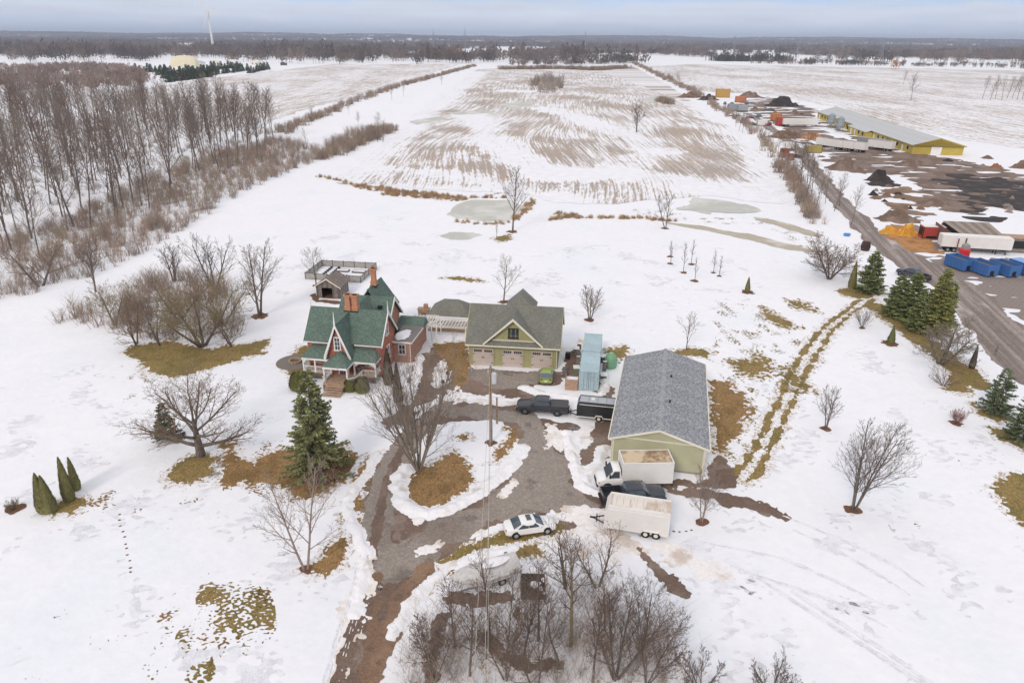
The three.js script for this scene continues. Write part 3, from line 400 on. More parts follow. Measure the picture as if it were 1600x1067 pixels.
// ---------------------------------------------------------------- trees
class Wood { // tapering tubes
  constructor() { this.p = []; this.n = []; this.u = []; this.i = []; }
  tube(pts, rad, sides) {
    let u = new THREE.Vector3(1, 0, 0.37), d = new THREE.Vector3();
    const first = this.p.length / 3;
    pts.forEach((c, k) => {
      d.copy(pts[Math.min(k + 1, pts.length - 1)]).sub(pts[Math.max(k - 1, 0)]).normalize();
      u = u.clone().addScaledVector(d, -u.dot(d)); if (u.lengthSq() < 1e-4) u.set(0, 0, 1).addScaledVector(d, -d.z); u.normalize();
      const w = new THREE.Vector3().crossVectors(d, u);
      for (let s = 0; s < sides; s++) { const t = s / sides * 2 * Math.PI, x = Math.cos(t), y = Math.sin(t), nx = u.x * x + w.x * y, ny = u.y * x + w.y * y, nz = u.z * x + w.z * y; this.p.push(c.x + nx * rad[k], c.y + ny * rad[k], c.z + nz * rad[k]); this.n.push(nx, ny, nz); this.u.push(s / sides * 2, k * 0.8); }
      if (k) for (let s = 0; s < sides; s++) { const a = first + (k - 1) * sides + s, b = first + (k - 1) * sides + (s + 1) % sides; this.i.push(a, b, b + sides, a, b + sides, a + sides); }
    });
  }
  geo() { const g = new THREE.BufferGeometry(); g.setAttribute('position', new THREE.BufferAttribute(new Float32Array(this.p), 3)); g.setAttribute('normal', new THREE.BufferAttribute(new Float32Array(this.n), 3)); g.setAttribute('uv', new THREE.BufferAttribute(new Float32Array(this.u), 2)); g.setIndex(this.i); return g; }
}
const UP = new THREE.Vector3(0, 1, 0);
function bareTree(o, seed) {
  const R = rng(seed), trunk = new Wood(), crown = new Wood(), S = [7, 5, 4, 3, 3, 3];
  const grow = (p, dir, len, r, lvl, flip) => {
    const n = lvl === 0 ? 7 : lvl === 1 ? 5 : lvl === 2 ? 3 : 2, pts = [p.clone()], rad = [r], d = dir.clone(), tip = lvl >= o.levels ? 0.3 : 0.3;
    for (let k = 1; k <= n; k++) {
      const w = o.wob * (lvl === 0 ? 0.35 : 1);
      d.x += (R() - 0.5) * w; d.y += (R() - 0.5) * w * 0.7 + (o.up[lvl] ?? 0.05) / n; d.z += (R() - 0.5) * w; d.normalize();
      pts.push(pts[k - 1].clone().addScaledVector(d, len / n)); rad.push(Math.max(o.rmin, r * lerp(1, tip, (k / n) ** 0.9)));
    }
    (lvl <= (o.trunkLevel ?? 0) ? trunk : crown).tube(pts, rad, S[lvl] ?? 3);
    if (lvl >= o.levels) return;
    if (lvl === 0 && o.limbs) { o.limbs.forEach(([az, el, l, t]) => { const q = Math.min(n - 1e-3, t * n), i = Math.floor(q), a = az + (R() - 0.5) * 0.2; grow(pts[i].clone().lerp(pts[i + 1], q - i), new THREE.Vector3(Math.cos(a) * Math.cos(el), Math.sin(el), -Math.sin(a) * Math.cos(el)), o.h * l, lerp(r, r * tip, t) * 0.62, 1); }); return; }
    const kids = o.kids[lvl], az0 = R() * 6.28;
    for (let k = 0; k < kids; k++) {
      const t = lerp(o.start[lvl] ?? 0.25, 1, kids === 1 ? 0.6 : (k + R() * 0.8) / (kids - 0.2)), q = Math.min(n - 1e-3, Math.max(0, Math.min(1, t) * n)), i = Math.floor(q), base = pts[i].clone().lerp(pts[i + 1], q - i), ax = pts[i + 1].clone().sub(pts[i]).normalize();
      const az = az0 + k * 2.4 + (R() - 0.5) * 0.9, side = new THREE.Vector3(Math.cos(az), 0.05, Math.sin(az)); side.addScaledVector(ax, -side.dot(ax)).normalize();
      const a = lerp(o.ang[lvl], o.angTop?.[lvl] ?? o.ang[lvl] * 0.75, t) * (0.8 + 0.4 * R()), dir2 = ax.clone().multiplyScalar(Math.cos(a)).addScaledVector(side, Math.sin(a)).normalize();
      const shape = o.shape && lvl === 0 ? o.shape(t) : 1 - 0.45 * t;
      grow(base, dir2, len * o.ratio[lvl] * shape * (0.75 + 0.5 * R()), Math.max(o.rmin, lerp(r, r * tip, t) * (o.thin ?? 0.52)), lvl + 1);
    }
  };
  const stems = o.stems ?? 1;
  for (let s = 0; s < stems; s++) { const az = s * 2.4 + seed, l = stems > 1 ? (o.lean ?? 0.3) * (0.5 + R()) : (o.lean ?? 0.04), d = new THREE.Vector3(Math.cos(az) * l, 1, Math.sin(az) * l).normalize(); grow(new THREE.Vector3(Math.cos(az) * o.r * (stems > 1 ? 1.2 : 0), -0.12, Math.sin(az) * o.r * (stems > 1 ? 1.2 : 0)), d, o.h * (o.bole ?? 1) * (stems > 1 ? 0.8 + 0.2 * R() : 1), o.r, 0); }
  const size = [trunk, crown].reduce((m, g) => { for (let k = 1; k < g.p.length; k += 3) m = Math.max(m, g.p[k]); return m; }, 0), out = {};
  const k = o.h / size; // the finished tree is exactly h tall
  for (const [key, w] of [['trunk', trunk], ['crown', crown]]) { out[key] = w.geo(); out[key].scale(o.stretch ? k * o.stretch : k, k, o.stretch ? k * o.stretch : k); }
  return out;
}
const forms = { // unit shapes; h and r are set where they are used
  maple: { levels: 4, kids: [9, 6, 5, 4], start: [0.22, 0.25, 0.2, 0.2], ang: [0.75, 0.6, 0.7, 0.7], ratio: [0.62, 0.55, 0.5, 0.5], up: [0.05, 0.35, 0.2, 0.1], wob: 0.22, rmin: 0.011, shape: (t) => 1.05 - 0.6 * t },
  vase: { levels: 4, stems: 5, lean: 0.42, kids: [7, 5, 4, 4], start: [0.22, 0.2, 0.2, 0.2], ang: [0.55, 0.55, 0.6, 0.6], ratio: [0.5, 0.55, 0.5, 0.5], up: [0.18, 0.3, 0.2, 0.1], wob: 0.2, rmin: 0.011, trunkLevel: 0 },
  oak: { levels: 5, kids: [10, 8, 5, 4, 3], start: [0.2, 0.2, 0.15, 0.15, 0.2], ang: [1.35, 0.75, 0.75, 0.8, 0.8], angTop: [0.5, 0.6, 0.7, 0.7, 0.7], ratio: [1.0, 0.58, 0.55, 0.5, 0.5], up: [0.05, 0.42, 0.25, 0.15, 0.1], wob: 0.42, rmin: 0.012, trunkLevel: 1, shape: (t) => 1.15 - 0.6 * t },
  young: { levels: 4, kids: [15, 6, 4, 3], start: [0.2, 0.15, 0.15, 0.2], ang: [0.72, 0.6, 0.6, 0.6], ratio: [0.44, 0.52, 0.52, 0.5], up: [0.03, 0.3, 0.2, 0.1], wob: 0.16, rmin: 0.008, shape: (t) => 1.1 - 0.85 * t },
  sapling: { levels: 2, kids: [12, 4], start: [0.3, 0.2], ang: [0.6, 0.5], ratio: [0.28, 0.5], up: [0.02, 0.25], wob: 0.12, rmin: 0.016, shape: (t) => 1.1 - 0.8 * t },
  apple: { levels: 4, stems: 3, lean: 0.6, kids: [9, 6, 5, 4], start: [0.16, 0.15, 0.15, 0.15], ang: [0.9, 0.8, 0.8, 0.8], ratio: [0.62, 0.55, 0.5, 0.5], up: [0.02, 0.15, 0.2, 0.2], wob: 0.45, rmin: 0.013 },
  shrub: { levels: 2, stems: 16, lean: 0.5, kids: [6, 4], start: [0.2, 0.2], ang: [0.45, 0.5], ratio: [0.5, 0.5], up: [0.1, 0.1], wob: 0.2, rmin: 0.011 },
  forest: { levels: 3, kids: [15, 5, 4], start: [0.36, 0.2, 0.2], ang: [0.85, 0.65, 0.6], angTop: [0.5, 0.6, 0.5], ratio: [0.36, 0.55, 0.5], up: [0.02, 0.4, 0.2], wob: 0.2, rmin: 0.026, shape: (t) => 1.1 - 0.65 * t },
};
const at3 = (px, py) => { const [x, z] = G(px, py); return [x, land(x, z), z]; };
function plant(form, px, py, topY, r, label, opts = {}) {
  const h = tall(px, py, topY), f = { ...forms[form], h, r, ...opts }, g = bareTree(f, opts.seed ?? Math.round(px * 7 + py));
  const t = thing(opts.name ?? 'bare_tree', label, opts.category ?? 'tree', at3(px, py), 0, opts.group);
  part('trunk', g.trunk, opts.bark ?? M.bark, t); part('crown', g.crown, opts.twig ?? M.twig, t);
  return t;
}
// conifers: whorls of drooping branches carrying short flat sprays of needles
function conifer({ h, w, seed, tone = [0.085, 0.105, 0.045], density = 1, skirt = 0.06, spray = 0.42, power = 0.85 }) {
  const R = rng(seed), pos = [], col = [], wood = new Wood();
  wood.tube([new THREE.Vector3(0, -0.1, 0), new THREE.Vector3(0, h * 0.5, 0), new THREE.Vector3(0, h * 0.97, 0)], [h * 0.018, h * 0.011, 0.015], 6);
  tone = tone.map((v) => v * 1.3);
  const leaf = (a, d, l, ww, k) => { const s = new THREE.Vector3(R() - 0.5, (R() - 0.5) * 0.6, R() - 0.5).cross(d).normalize().multiplyScalar(ww), m = a.clone().addScaledVector(d, l * 0.45), e = a.clone().addScaledVector(d, l); pos.push(a.x, a.y, a.z, m.x + s.x, m.y + s.y, m.z + s.z, e.x, e.y, e.z, a.x, a.y, a.z, e.x, e.y, e.z, m.x - s.x, m.y - s.y, m.z - s.z); for (let i = 0; i < 6; i++) col.push(tone[0] * k, tone[1] * k, tone[2] * k); };
  const rows = Math.round(h / 0.34);
  for (let j = 0; j < rows; j++) {
    const t = j / rows, y = h * (skirt + (1 - skirt) * t), reach = w / 2 * (1 - t) ** power * (0.8 + 0.35 * R()) + 0.08, nb = Math.round((7 + 5 * (1 - t)) * density);
    for (let b = 0; b < nb; b++) {
      const az = R() * 6.283, L = reach * (0.72 + 0.42 * R()), droop = 0.28 + 0.25 * R() - 0.5 * t, d = new THREE.Vector3(Math.cos(az), -droop * 0.6, Math.sin(az)).normalize(), a0 = new THREE.Vector3(0, y, 0), tone1 = 0.7 + 0.6 * R();
      if (L > 0.5) wood.tube([a0, a0.clone().addScaledVector(d, L * 0.85)], [0.025, 0.01], 3);
      const m = Math.max(3, Math.round(L / 0.2 * density));
      for (let k = 0; k < m; k++) {
        const f = 0.22 + 0.78 * (k + R()) / m, q = a0.clone().addScaledVector(d, L * f); q.y += 0.18 * L * f * f;
        for (let s = -1; s <= 1; s += 2) { const a2 = az + s * (0.35 + 0.8 * R()), e = new THREE.Vector3(Math.cos(a2), -0.25 + 0.55 * R() - 0.2, Math.sin(a2)).normalize(); leaf(q, e, spray * (0.6 + 0.6 * R()) * (1.1 - 0.45 * f), spray * 0.2, tone1 * (0.8 + 0.4 * R())); }
      }
    }
  }
  const g = new THREE.BufferGeometry(); g.setAttribute('position', new THREE.BufferAttribute(new Float32Array(pos), 3)); g.setAttribute('color', new THREE.BufferAttribute(new Float32Array(col), 3)); g.computeVertexNormals();
  return { trunk: wood.geo(), crown: g };
}
function column({ h, w, seed, tone = [0.2, 0.185, 0.07], tips = 1, full = 1 }) { // clipped cedar: a dense upright body of overlapping scales
  const R = rng(seed), pos = [], col = [], prof = (t) => Math.min(1, 0.72 + t * 1.6) * Math.max(0, 1 - t) ** (0.75 / full) * w / 2;
  const add = (a, b, c, k) => { pos.push(...a, ...b, ...c); for (let i = 0; i < 3; i++) col.push(tone[0] * k, tone[1] * k, tone[2] * k); };
  for (let s = 0; s < tips; s++) {
    const ox = tips > 1 ? (s ? 0.16 : -0.12) * w : 0, oh = h * (s ? 0.94 : 1), n = Math.round(1500 * h * w / 3);
    for (let j = 0; j < 10; j++) for (let i = 0; i < 10; i++) { const P = (ii, jj) => { const t = jj / 10, r = prof(t) * 0.86, a = ii / 10 * 6.283; return [ox + Math.cos(a) * r, 0.05 + t * oh * 0.97, Math.sin(a) * r]; }; add(P(i, j), P(i, j + 1), P(i + 1, j), 1); add(P(i + 1, j), P(i, j + 1), P(i + 1, j + 1), 1); }
    for (let k = 0; k < n; k++) {
      const t = R() ** 1.25, a = R() * 6.283, r = prof(t) * (0.82 + 0.2 * R()), x = ox + Math.cos(a) * r, z = Math.sin(a) * r, y = 0.04 + t * oh * 0.97, l = 0.16 + 0.2 * R(), ww = 0.05 + 0.05 * R(), k2 = 0.7 + 0.65 * R();
      add([x - Math.sin(a) * ww, y, z + Math.cos(a) * ww], [x + Math.sin(a) * ww, y, z - Math.cos(a) * ww], [x + Math.cos(a) * 0.09 * R(), y + l, z + Math.sin(a) * 0.09 * R()], k2);
    }
  }
  const g = new THREE.BufferGeometry(); g.setAttribute('position', new THREE.BufferAttribute(new Float32Array(pos), 3)); g.setAttribute('color', new THREE.BufferAttribute(new Float32Array(col), 3)); g.computeVertexNormals();
  const wood = new Wood(); wood.tube([new THREE.Vector3(0, -0.1, 0), new THREE.Vector3(0, h * 0.5, 0)], [0.07, 0.04], 5);
  return { trunk: wood.geo(), crown: g };
}
function evergreen(name, make, px, py, topY, wpx, label, opts = {}) {
  const h = tall(px, py, topY), w = wpx * perPixel(px, py), g = make({ h, w, seed: Math.round(px * 3 + py), ...opts }), t = thing(name, label, 'tree', at3(px, py), 0, opts.group);
  part('trunk', g.trunk, M.barkBrown, t); part('crown', g.crown, M.spruce, t);
  return t;
}

// trees of the yard
plant('vase', 654, 735, 528, 0.17, 'large many-stemmed bare tree fanning up from the grass island', { stems: 12, lean: 0.38, kids: [10, 5, 4, 4], rmin: 0.009, name: 'bare_tree', twig: M.twigGrey, bark: M.twigGrey, stretch: 0.95 });
plant('oak', 313, 712, 576, 0.5, 'old wide-spreading bare oak with low horizontal limbs on the west lawn', { seed: 17, twig: M.twigBrown, rmin: 0.009, bole: 0.5, stretch: 1.22, wob: 0.34, kids: [0, 9, 5, 4, 3], up: [0, 0.3, 0.25, 0.15, 0.1], limbs: [[3.1, 0.1, 0.62, 0.3], [0.1, 0.12, 0.58, 0.28], [2.5, 0.62, 0.6, 0.62], [0.7, 0.7, 0.58, 0.66], [4.2, 0.5, 0.52, 0.5], [5.4, 0.55, 0.52, 0.56], [1.5, 0.8, 0.55, 0.75], [3.4, 0.95, 0.56, 0.85], [0.2, 1.0, 0.55, 0.9], [2.0, 1.2, 0.55, 0.97], [5.0, 1.1, 0.5, 0.99]] });
plant('young', 478, 889, 700, 0.12, 'slender bare tree on a bare grass patch beside the driveway entrance', { stems: 2, lean: 0.2, twig: M.twigPale, bark: M.twigPale });
plant('young', 1334, 797, 645, 0.11, 'bare multi-stemmed tree standing alone in the east lawn snow', { stems: 4, lean: 0.2, ratio: [0.5, 0.52, 0.52, 0.5] });
plant('young', 1291, 670, 597, 0.07, 'small bare tree beside the worn twin wheel tracks', { stems: 3, lean: 0.12, kids: [12, 5, 3, 3] });
plant('young', 1097, 815, 722, 0.07, 'pale young tree with three stems behind the white cargo trailer', { stems: 3, lean: 0.18, twig: M.twigPale, bark: M.twigPale });
plant('maple', 1073, 547, 487, 0.11, 'bare tree on brown grass just behind the grey-roofed workshop', { kids: [9, 5, 4, 3], twig: M.twigGrey });
plant('young', 922, 500, 444, 0.11, 'bare three-stemmed tree in the snow behind the blue containers', { stems: 3, lean: 0.2, twig: M.twigGrey });
plant('maple', 787, 472, 396, 0.16, 'bare round-crowned tree just behind the green garage', { kids: [10, 6, 4, 3], stretch: 1.1, twig: M.twigGrey });
plant('young', 801, 362, 257, 0.24, 'tall bare tree on the bank of the frozen pond', { kids: [18, 6, 4, 3], rmin: 0.013, start: [0.3, 0.2, 0.2, 0.2] });
plant('sapling', 776, 373, 345, 0.06, 'thin sapling below the frozen pond beside the tall bare tree');
plant('maple', 1040, 357, 297, 0.16, 'bare tree near the frozen ditch beyond the saplings', { stems: 2, lean: 0.25, kids: [8, 5, 4, 3], rmin: 0.015 });
plant('maple', 494, 446, 381, 0.16, 'bare tree beside the old wooden shed', { kids: [10, 6, 4, 3], rmin: 0.014, twig: M.twigGrey });
plant('young', 405, 494, 374, 0.2, 'tall upright bare tree in a mulch ring right of the orchard thicket', { stems: 2, lean: 0.16, kids: [16, 6, 4, 3], ratio: [0.48, 0.5, 0.5, 0.5], rmin: 0.011, twig: M.twigGrey });
[[1047, 401, 375], [1048, 412, 386], [1068, 426, 377], [1080, 413, 374], [1086, 439, 402], [1115, 426, 390], [1124, 431, 399]].forEach(([a, b, c], i) => plant('sapling', a, b, c, 0.07, 'thin bare sapling, ' + ['rear one of the west pair', 'front one of the west pair', 'middle tall one of the three clustered', 'rear one of the three clustered', 'front short one of the three clustered', 'west one of the east pair', 'east one of the east pair'][i] + ' on open snow', { group: 'saplings on the open snow', name: 'sapling' }));
plant('maple', 995, 206, 160, 0.42, 'lone dark bare tree standing in the stubble field', { kids: [10, 6, 5, 3], rmin: 0.04, lean: 0.1, stretch: 1.15 });
// the orchard thicket on the left
plant('apple', 212, 538, 446, 0.2, 'old orchard tree at the west end of the thicket row', { twig: M.twigBrown, rmin: 0.016, kids: [8, 6, 4, 4] });
plant('apple', 249, 539, 452, 0.17, 'smaller orchard tree second from the west in the thicket row', { twig: M.twigBrown, stems: 2, rmin: 0.016, kids: [8, 5, 4, 4] });
plant('apple', 316, 541, 424, 0.26, 'broad olive-brown orchard tree in the middle of the thicket row', { twig: M.twigOlive, stems: 4, rmin: 0.017, kids: [9, 6, 5, 4], stretch: 1.15 });
plant('apple', 362, 540, 470, 0.15, 'low crooked orchard tree at the east end of the thicket row', { twig: M.twigBrown, stems: 2, lean: 0.9, rmin: 0.016, kids: [8, 5, 4, 3] });
plant('apple', 178, 506, 438, 0.15, 'olive-brown orchard tree behind the west end of the thicket', { twig: M.twigOlive, rmin: 0.015, kids: [8, 5, 4, 4] });
plant('apple', 350, 506, 424, 0.17, 'tall olive-brown orchard tree behind the east end of the thicket', { twig: M.twigBrown, rmin: 0.015, kids: [9, 5, 4, 4] });
plant('apple', 280, 500, 420, 0.17, 'brown orchard tree in the middle of the thicket behind the broad one', { twig: M.twigBrown, rmin: 0.015, kids: [9, 5, 4, 4] });
plant('apple', 62, 442, 372, 0.26, 'gnarled spreading tree at the near edge of the west wood', { twig: M.twigBrown, stems: 2, rmin: 0.02, kids: [8, 5, 4, 4] });
plant('maple', 272, 436, 374, 0.2, 'upright bare tree behind the orchard thicket, westernmost of two', { stems: 3, lean: 0.2, kids: [8, 5, 4, 3], rmin: 0.016 });
plant('maple', 335, 452, 362, 0.22, 'tall bare tree rising behind the middle of the orchard thicket', { stems: 3, lean: 0.25, kids: [9, 5, 4, 3], rmin: 0.016 });
plant('maple', 147, 452, 366, 0.2, 'pair-stemmed bare tree in the snow left of the orchard thicket', { stems: 2, lean: 0.15, kids: [9, 5, 4, 3], rmin: 0.018 });
plant('shrub', 1348, 511, 478, 0.03, 'small twiggy bare shrub beside the upper wheel tracks', { name: 'bare_shrub', category: 'shrub', twig: M.twigGrey });
plant('shrub', 1495, 662, 636, 0.03, 'reddish dogwood shrub alone in the east lawn snow', { name: 'bare_shrub', category: 'shrub', twig: M.twigRed, bark: M.twigRed, stems: 22 });
plant('apple', 1470, 568, 497, 0.2, 'dense grey-brown twiggy tree beyond the spruce clump', { twig: M.twigGrey, stems: 4, rmin: 0.016, kids: [10, 6, 5, 4] });
plant('apple', 1296, 436, 366, 0.2, 'rounded dense bare bush tree at the end of the hedge', { twig: M.twigBrown, stems: 7, lean: 0.7, rmin: 0.02, kids: [9, 6, 5, 3], name: 'bare_shrub', category: 'shrub' });
plant('sapling', 1556, 555, 540, 0.05, 'thin leaning stick of a sapling by the lane verge', { name: 'sapling' });
plant('shrub', 1475, 600, 568, 0.03, 'low tangled twigs spilling onto bare grass below the grey tree', { name: 'bare_shrub', category: 'shrub', twig: M.twigBrown, lean: 1.1 });
plant('shrub', 505, 755, 715, 0.03, 'tangle of brown canes on the grass beside the big spruce', { name: 'bare_shrub', category: 'shrub', twig: M.twigRed, lean: 0.9, stems: 20 });
plant('shrub', 20, 796, 780, 0.04, 'tiny dark bush alone in the snow at the west edge', { name: 'bare_shrub', category: 'shrub', twig: M.twigOlive });

evergreen('spruce_tree', conifer, 497, 742, 576, 98, 'big green spruce in front of the brick house', { density: 1.25, spray: 0.5, tone: [0.145, 0.15, 0.065], power: 0.75 });
evergreen('spruce_tree', conifer, 262, 686, 628, 44, 'small dark spruce seen through the oak branches', { tone: [0.1, 0.1, 0.065], density: 1.2 });
evergreen('cedar_tree', column, 73, 799, 742, 27, 'clipped columnar cedar with a forked tip, nearest of the three', { tips: 2 });
evergreen('cedar_tree', column, 108, 781, 717, 22, 'tallest columnar cedar in the middle of the three');
evergreen('cedar_tree', column, 119, 765, 717, 17, 'slim columnar cedar behind the other two');
evergreen('cedar_tree', column, 1168, 455, 434, 9, 'tiny lone columnar cedar in the snow beyond the workshop');
evergreen('cedar_tree', column, 1331, 450, 409, 14, 'narrow columnar cedar beside the spruce at the track end');
evergreen('cedar_tree', column, 1392, 537, 512, 13, 'small pointed cedar in its own mulch ring near the spruce clump', { tone: [0.15, 0.16, 0.055] });
evergreen('cedar_tree', column, 1519, 575, 541, 11, 'thin greyish leaning cedar between the grey tree and the lane', { tone: [0.1, 0.09, 0.07] });
evergreen('spruce_tree', conifer, 1358, 456, 391, 42, 'single spruce at the far end of the twin wheel tracks', { tone: [0.12, 0.14, 0.055], density: 1.4, power: 0.65, spray: 0.55 });
[[1400, 492, 428, 42, 'spruce at the north-west end of the clump by the lane'], [1420, 500, 424, 40, 'rear spruce in the spruce clump by the lane'], [1436, 517, 450, 44, 'shorter front spruce in the spruce clump by the lane'], [1458, 522, 420, 46, 'tallest yellow-green spruce in the clump by the lane'], [1474, 508, 440, 36, 'spruce at the south-east end of the clump by the lane']].forEach(([a, b, c, w, l], i) => evergreen('spruce_tree', conifer, a, b, c, w, l, { tone: i === 3 ? [0.17, 0.17, 0.055] : [0.125, 0.145, 0.055], group: 'spruces clumped by the lane', power: 0.6, density: 1.45, spray: 0.55 }));
evergreen('spruce_tree', conifer, 1557, 642, 571, 58, 'open-branched spruce at the east edge of the lawn', { tone: [0.1, 0.125, 0.065], density: 1.2 });
evergreen('spruce_tree', conifer, 1598, 690, 598, 62, 'spruce cut by the right edge of the picture', { tone: [0.09, 0.112, 0.055], density: 1.3 });
evergreen('cedar_tree', column, 607, 600, 545, 20, 'brownish columnar cedar against the porch end of the brick house', { tone: [0.085, 0.07, 0.045] });
evergreen('cedar_tree', column, 622, 628, 566, 18, 'brownish columnar cedar behind the many-stemmed tree', { tone: [0.09, 0.075, 0.05] });
[[466, 608, 584, 30, 'rounded green bush at the west corner of the porch'], [548, 610, 594, 24, 'low olive bush beside the porch steps'], [566, 612, 592, 26, 'low olive bush under the porch rail, second from the steps']].forEach(([a, b, c, w, l]) => { const h = tall(a, b, c), g = column({ h, w: w * perPixel(a, b), seed: a, full: 3, tone: [0.14, 0.135, 0.04] }), t = thing('evergreen_bush', l, 'bush', at3(a, b)); part('stem', g.trunk, M.barkBrown, t); part('foliage', g.crown, M.spruce, t); });

// the scrub wood at the bottom edge of the picture
[
  ['apple', 885, 918, 826, 0.13, 'dark crooked bare tree just below the white trailer', { stems: 2, lean: 0.3, kids: [8, 6, 4, 3], seed: 21 }],
  ['apple', 934, 918, 832, 0.14, 'spreading dark bare tree nearest the white trailer wheels', { stems: 2, lean: 0.4, kids: [8, 6, 4, 3], seed: 22 }],
  ['forest', 765, 988, 860, 0.13, 'straight bare trunk standing in front of the boat', { rmin: 0.012, seed: 23 }],
  ['forest', 892, 1010, 832, 0.18, 'thick tall bare trunk in the middle of the scrub wood', { rmin: 0.012, kids: [16, 6, 4], seed: 24, bark: M.twigOlive }],
  ['maple', 734, 1056, 900, 0.14, 'bare tree with a black root hollow in the scrub wood', { rmin: 0.011, seed: 25 }],
  ['forest', 926, 1066, 930, 0.12, 'slim bare trunk at the bottom of the scrub wood', { rmin: 0.011, seed: 26 }],
  ['vase', 962, 1060, 905, 0.13, 'wide forked bare tree at the east side of the scrub wood', { stems: 5, lean: 0.5, rmin: 0.011, kids: [8, 6, 5, 3], seed: 27 }],
  ['maple', 878, 1045, 920, 0.11, 'leaning bare tree with long low boughs in the scrub wood', { wob: 0.5, lean: 0.3, seed: 28 }],
  ['young', 680, 1060, 955, 0.06, 'thin bare tree at the west side of the scrub wood', { stems: 3, seed: 29 }],
  ['young', 790, 1062, 930, 0.07, 'thin many-stemmed tree right of the hollow tree', { stems: 3, seed: 30, lean: 0.3 }],
  ['young', 1010, 1070, 960, 0.06, 'thin bare tree at the east fringe of the scrub wood', { stems: 4, lean: 0.35, seed: 31 }],
  ['vase', 1205, 1085, 1040, 0.08, 'bare tree top poking in at the bottom edge', { stems: 6, lean: 0.7, seed: 32 }],
  ['vase', 1095, 1080, 1030, 0.06, 'low bare bush at the bottom edge east of the scrub wood', { stems: 7, lean: 0.8, seed: 33 }],
  ['forest', 712, 1012, 905, 0.1, 'slim bare trunk behind the hollow tree in the scrub wood', { seed: 41, lean: 0.12 }],
  ['forest', 842, 1000, 862, 0.12, 'bare trunk just left of the thick tall trunk', { seed: 42, lean: 0.08 }],
  ['maple', 1003, 1022, 905, 0.1, 'crooked bare tree at the east edge of the scrub wood', { seed: 43, wob: 0.4, lean: 0.15 }],
  ['forest', 815, 1040, 905, 0.11, 'bare trunk in the lower middle of the scrub wood', { seed: 44, lean: 0.1 }],
  ['maple', 945, 985, 880, 0.1, 'forked bare tree behind the wide forked one', { seed: 45, wob: 0.42 }],
  ['young', 840, 1085, 965, 0.07, 'thin bare tree low in the middle of the scrub wood', { stems: 2, seed: 34 }],
].forEach(([form, a, b, c, r, l, o]) => { const f = forms[form], n = Math.max(4, f.levels); plant(form, a, b, c, r, l, { levels: n, kids: [...f.kids, 3].slice(0, n), ang: [...f.ang, 0.7].slice(0, n), ratio: [...f.ratio, 0.5].slice(0, n), start: [...f.start, 0.2].slice(0, n), twig: M.twigDark, bark: M.bark, ...o, rmin: 0.008, ...(o.kids ? { kids: [...o.kids, 3].slice(0, n) } : {}) }); });
// ---------------------------------------------------------------- buildings
TB.prototype.add = function (o, f) { for (let k = 0; k < o.p.length; k += 3) this.p.push(...f(o.p[k], o.p[k + 1], o.p[k + 2])); return this; };
TB.prototype.prismX = function (q, x0, x1) { return this.add(tb().prism(q.map(([z, y]) => [-z, y]), x0, x1), (a, b, c) => [c, b, -a]); }; // outline in z, y, anticlockwise seen from +x
TB.prototype.ridgeX = function (x0, x1, zf, zb, e, r, t = 0.16) { const m = (zf + zb) / 2; return this.slab([[x0, e, zf], [x1, e, zf], [x1, r, m], [x0, r, m]], t).slab([[x1, e, zb], [x0, e, zb], [x0, r, m], [x1, r, m]], t); };
TB.prototype.ridgeZ = function (x0, x1, zf, zb, e, r, t = 0.16) { const m = (x0 + x1) / 2; return this.slab([[x0, e, zb], [x0, e, zf], [m, r, zf], [m, r, zb]], t).slab([[x1, e, zf], [x1, e, zb], [m, r, zb], [m, r, zf]], t); };
TB.prototype.hip = function (x0, x1, zf, zb, e, r, inset, t = 0.12) { // hipped roof with its ridge along x
  const m = (zf + zb) / 2, a = [x0 + inset, r, m], b = [x1 - inset, r, m];
  return this.slab([[x0, e, zf], [x1, e, zf], b, a], t).slab([[x1, e, zb], [x0, e, zb], a, b], t).slab([[x0, e, zb], [x0, e, zf], a], t).slab([[x1, e, zf], [x1, e, zb], b], t);
};
function windowIn(parent, [x, y, z], turn, w, h, mat = M.white, cols = 2, rows = 2, frame = 0.09) {
  const f = tb().box(0, h / 2 + frame / 2, 0.03, w + 2 * frame, frame, 0.1).box(0, -h / 2 - frame * 0.7, 0.05, w + 3 * frame, frame * 1.2, 0.16).box(-w / 2 - frame / 2, 0, 0.03, frame, h, 0.1).box(w / 2 + frame / 2, 0, 0.03, frame, h, 0.1);
  for (let i = 1; i < cols; i++) f.box(-w / 2 + i * w / cols, 0, 0.035, 0.05, h, 0.05);
  for (let i = 1; i < rows; i++) f.box(0, -h / 2 + i * h / rows, 0.032, w, 0.05, 0.05);
  const o = part('window', f, mat, parent); o.position.set(x, y, z); o.rotation.y = turn;
  part('pane', tb().box(0, 0, 0.01, w, h, 0.02), M.glass, o);
  return o;
}
const F = 0, Rt = Math.PI / 2, Lf = -Math.PI / 2, Bk = Math.PI; // which way a wall faces

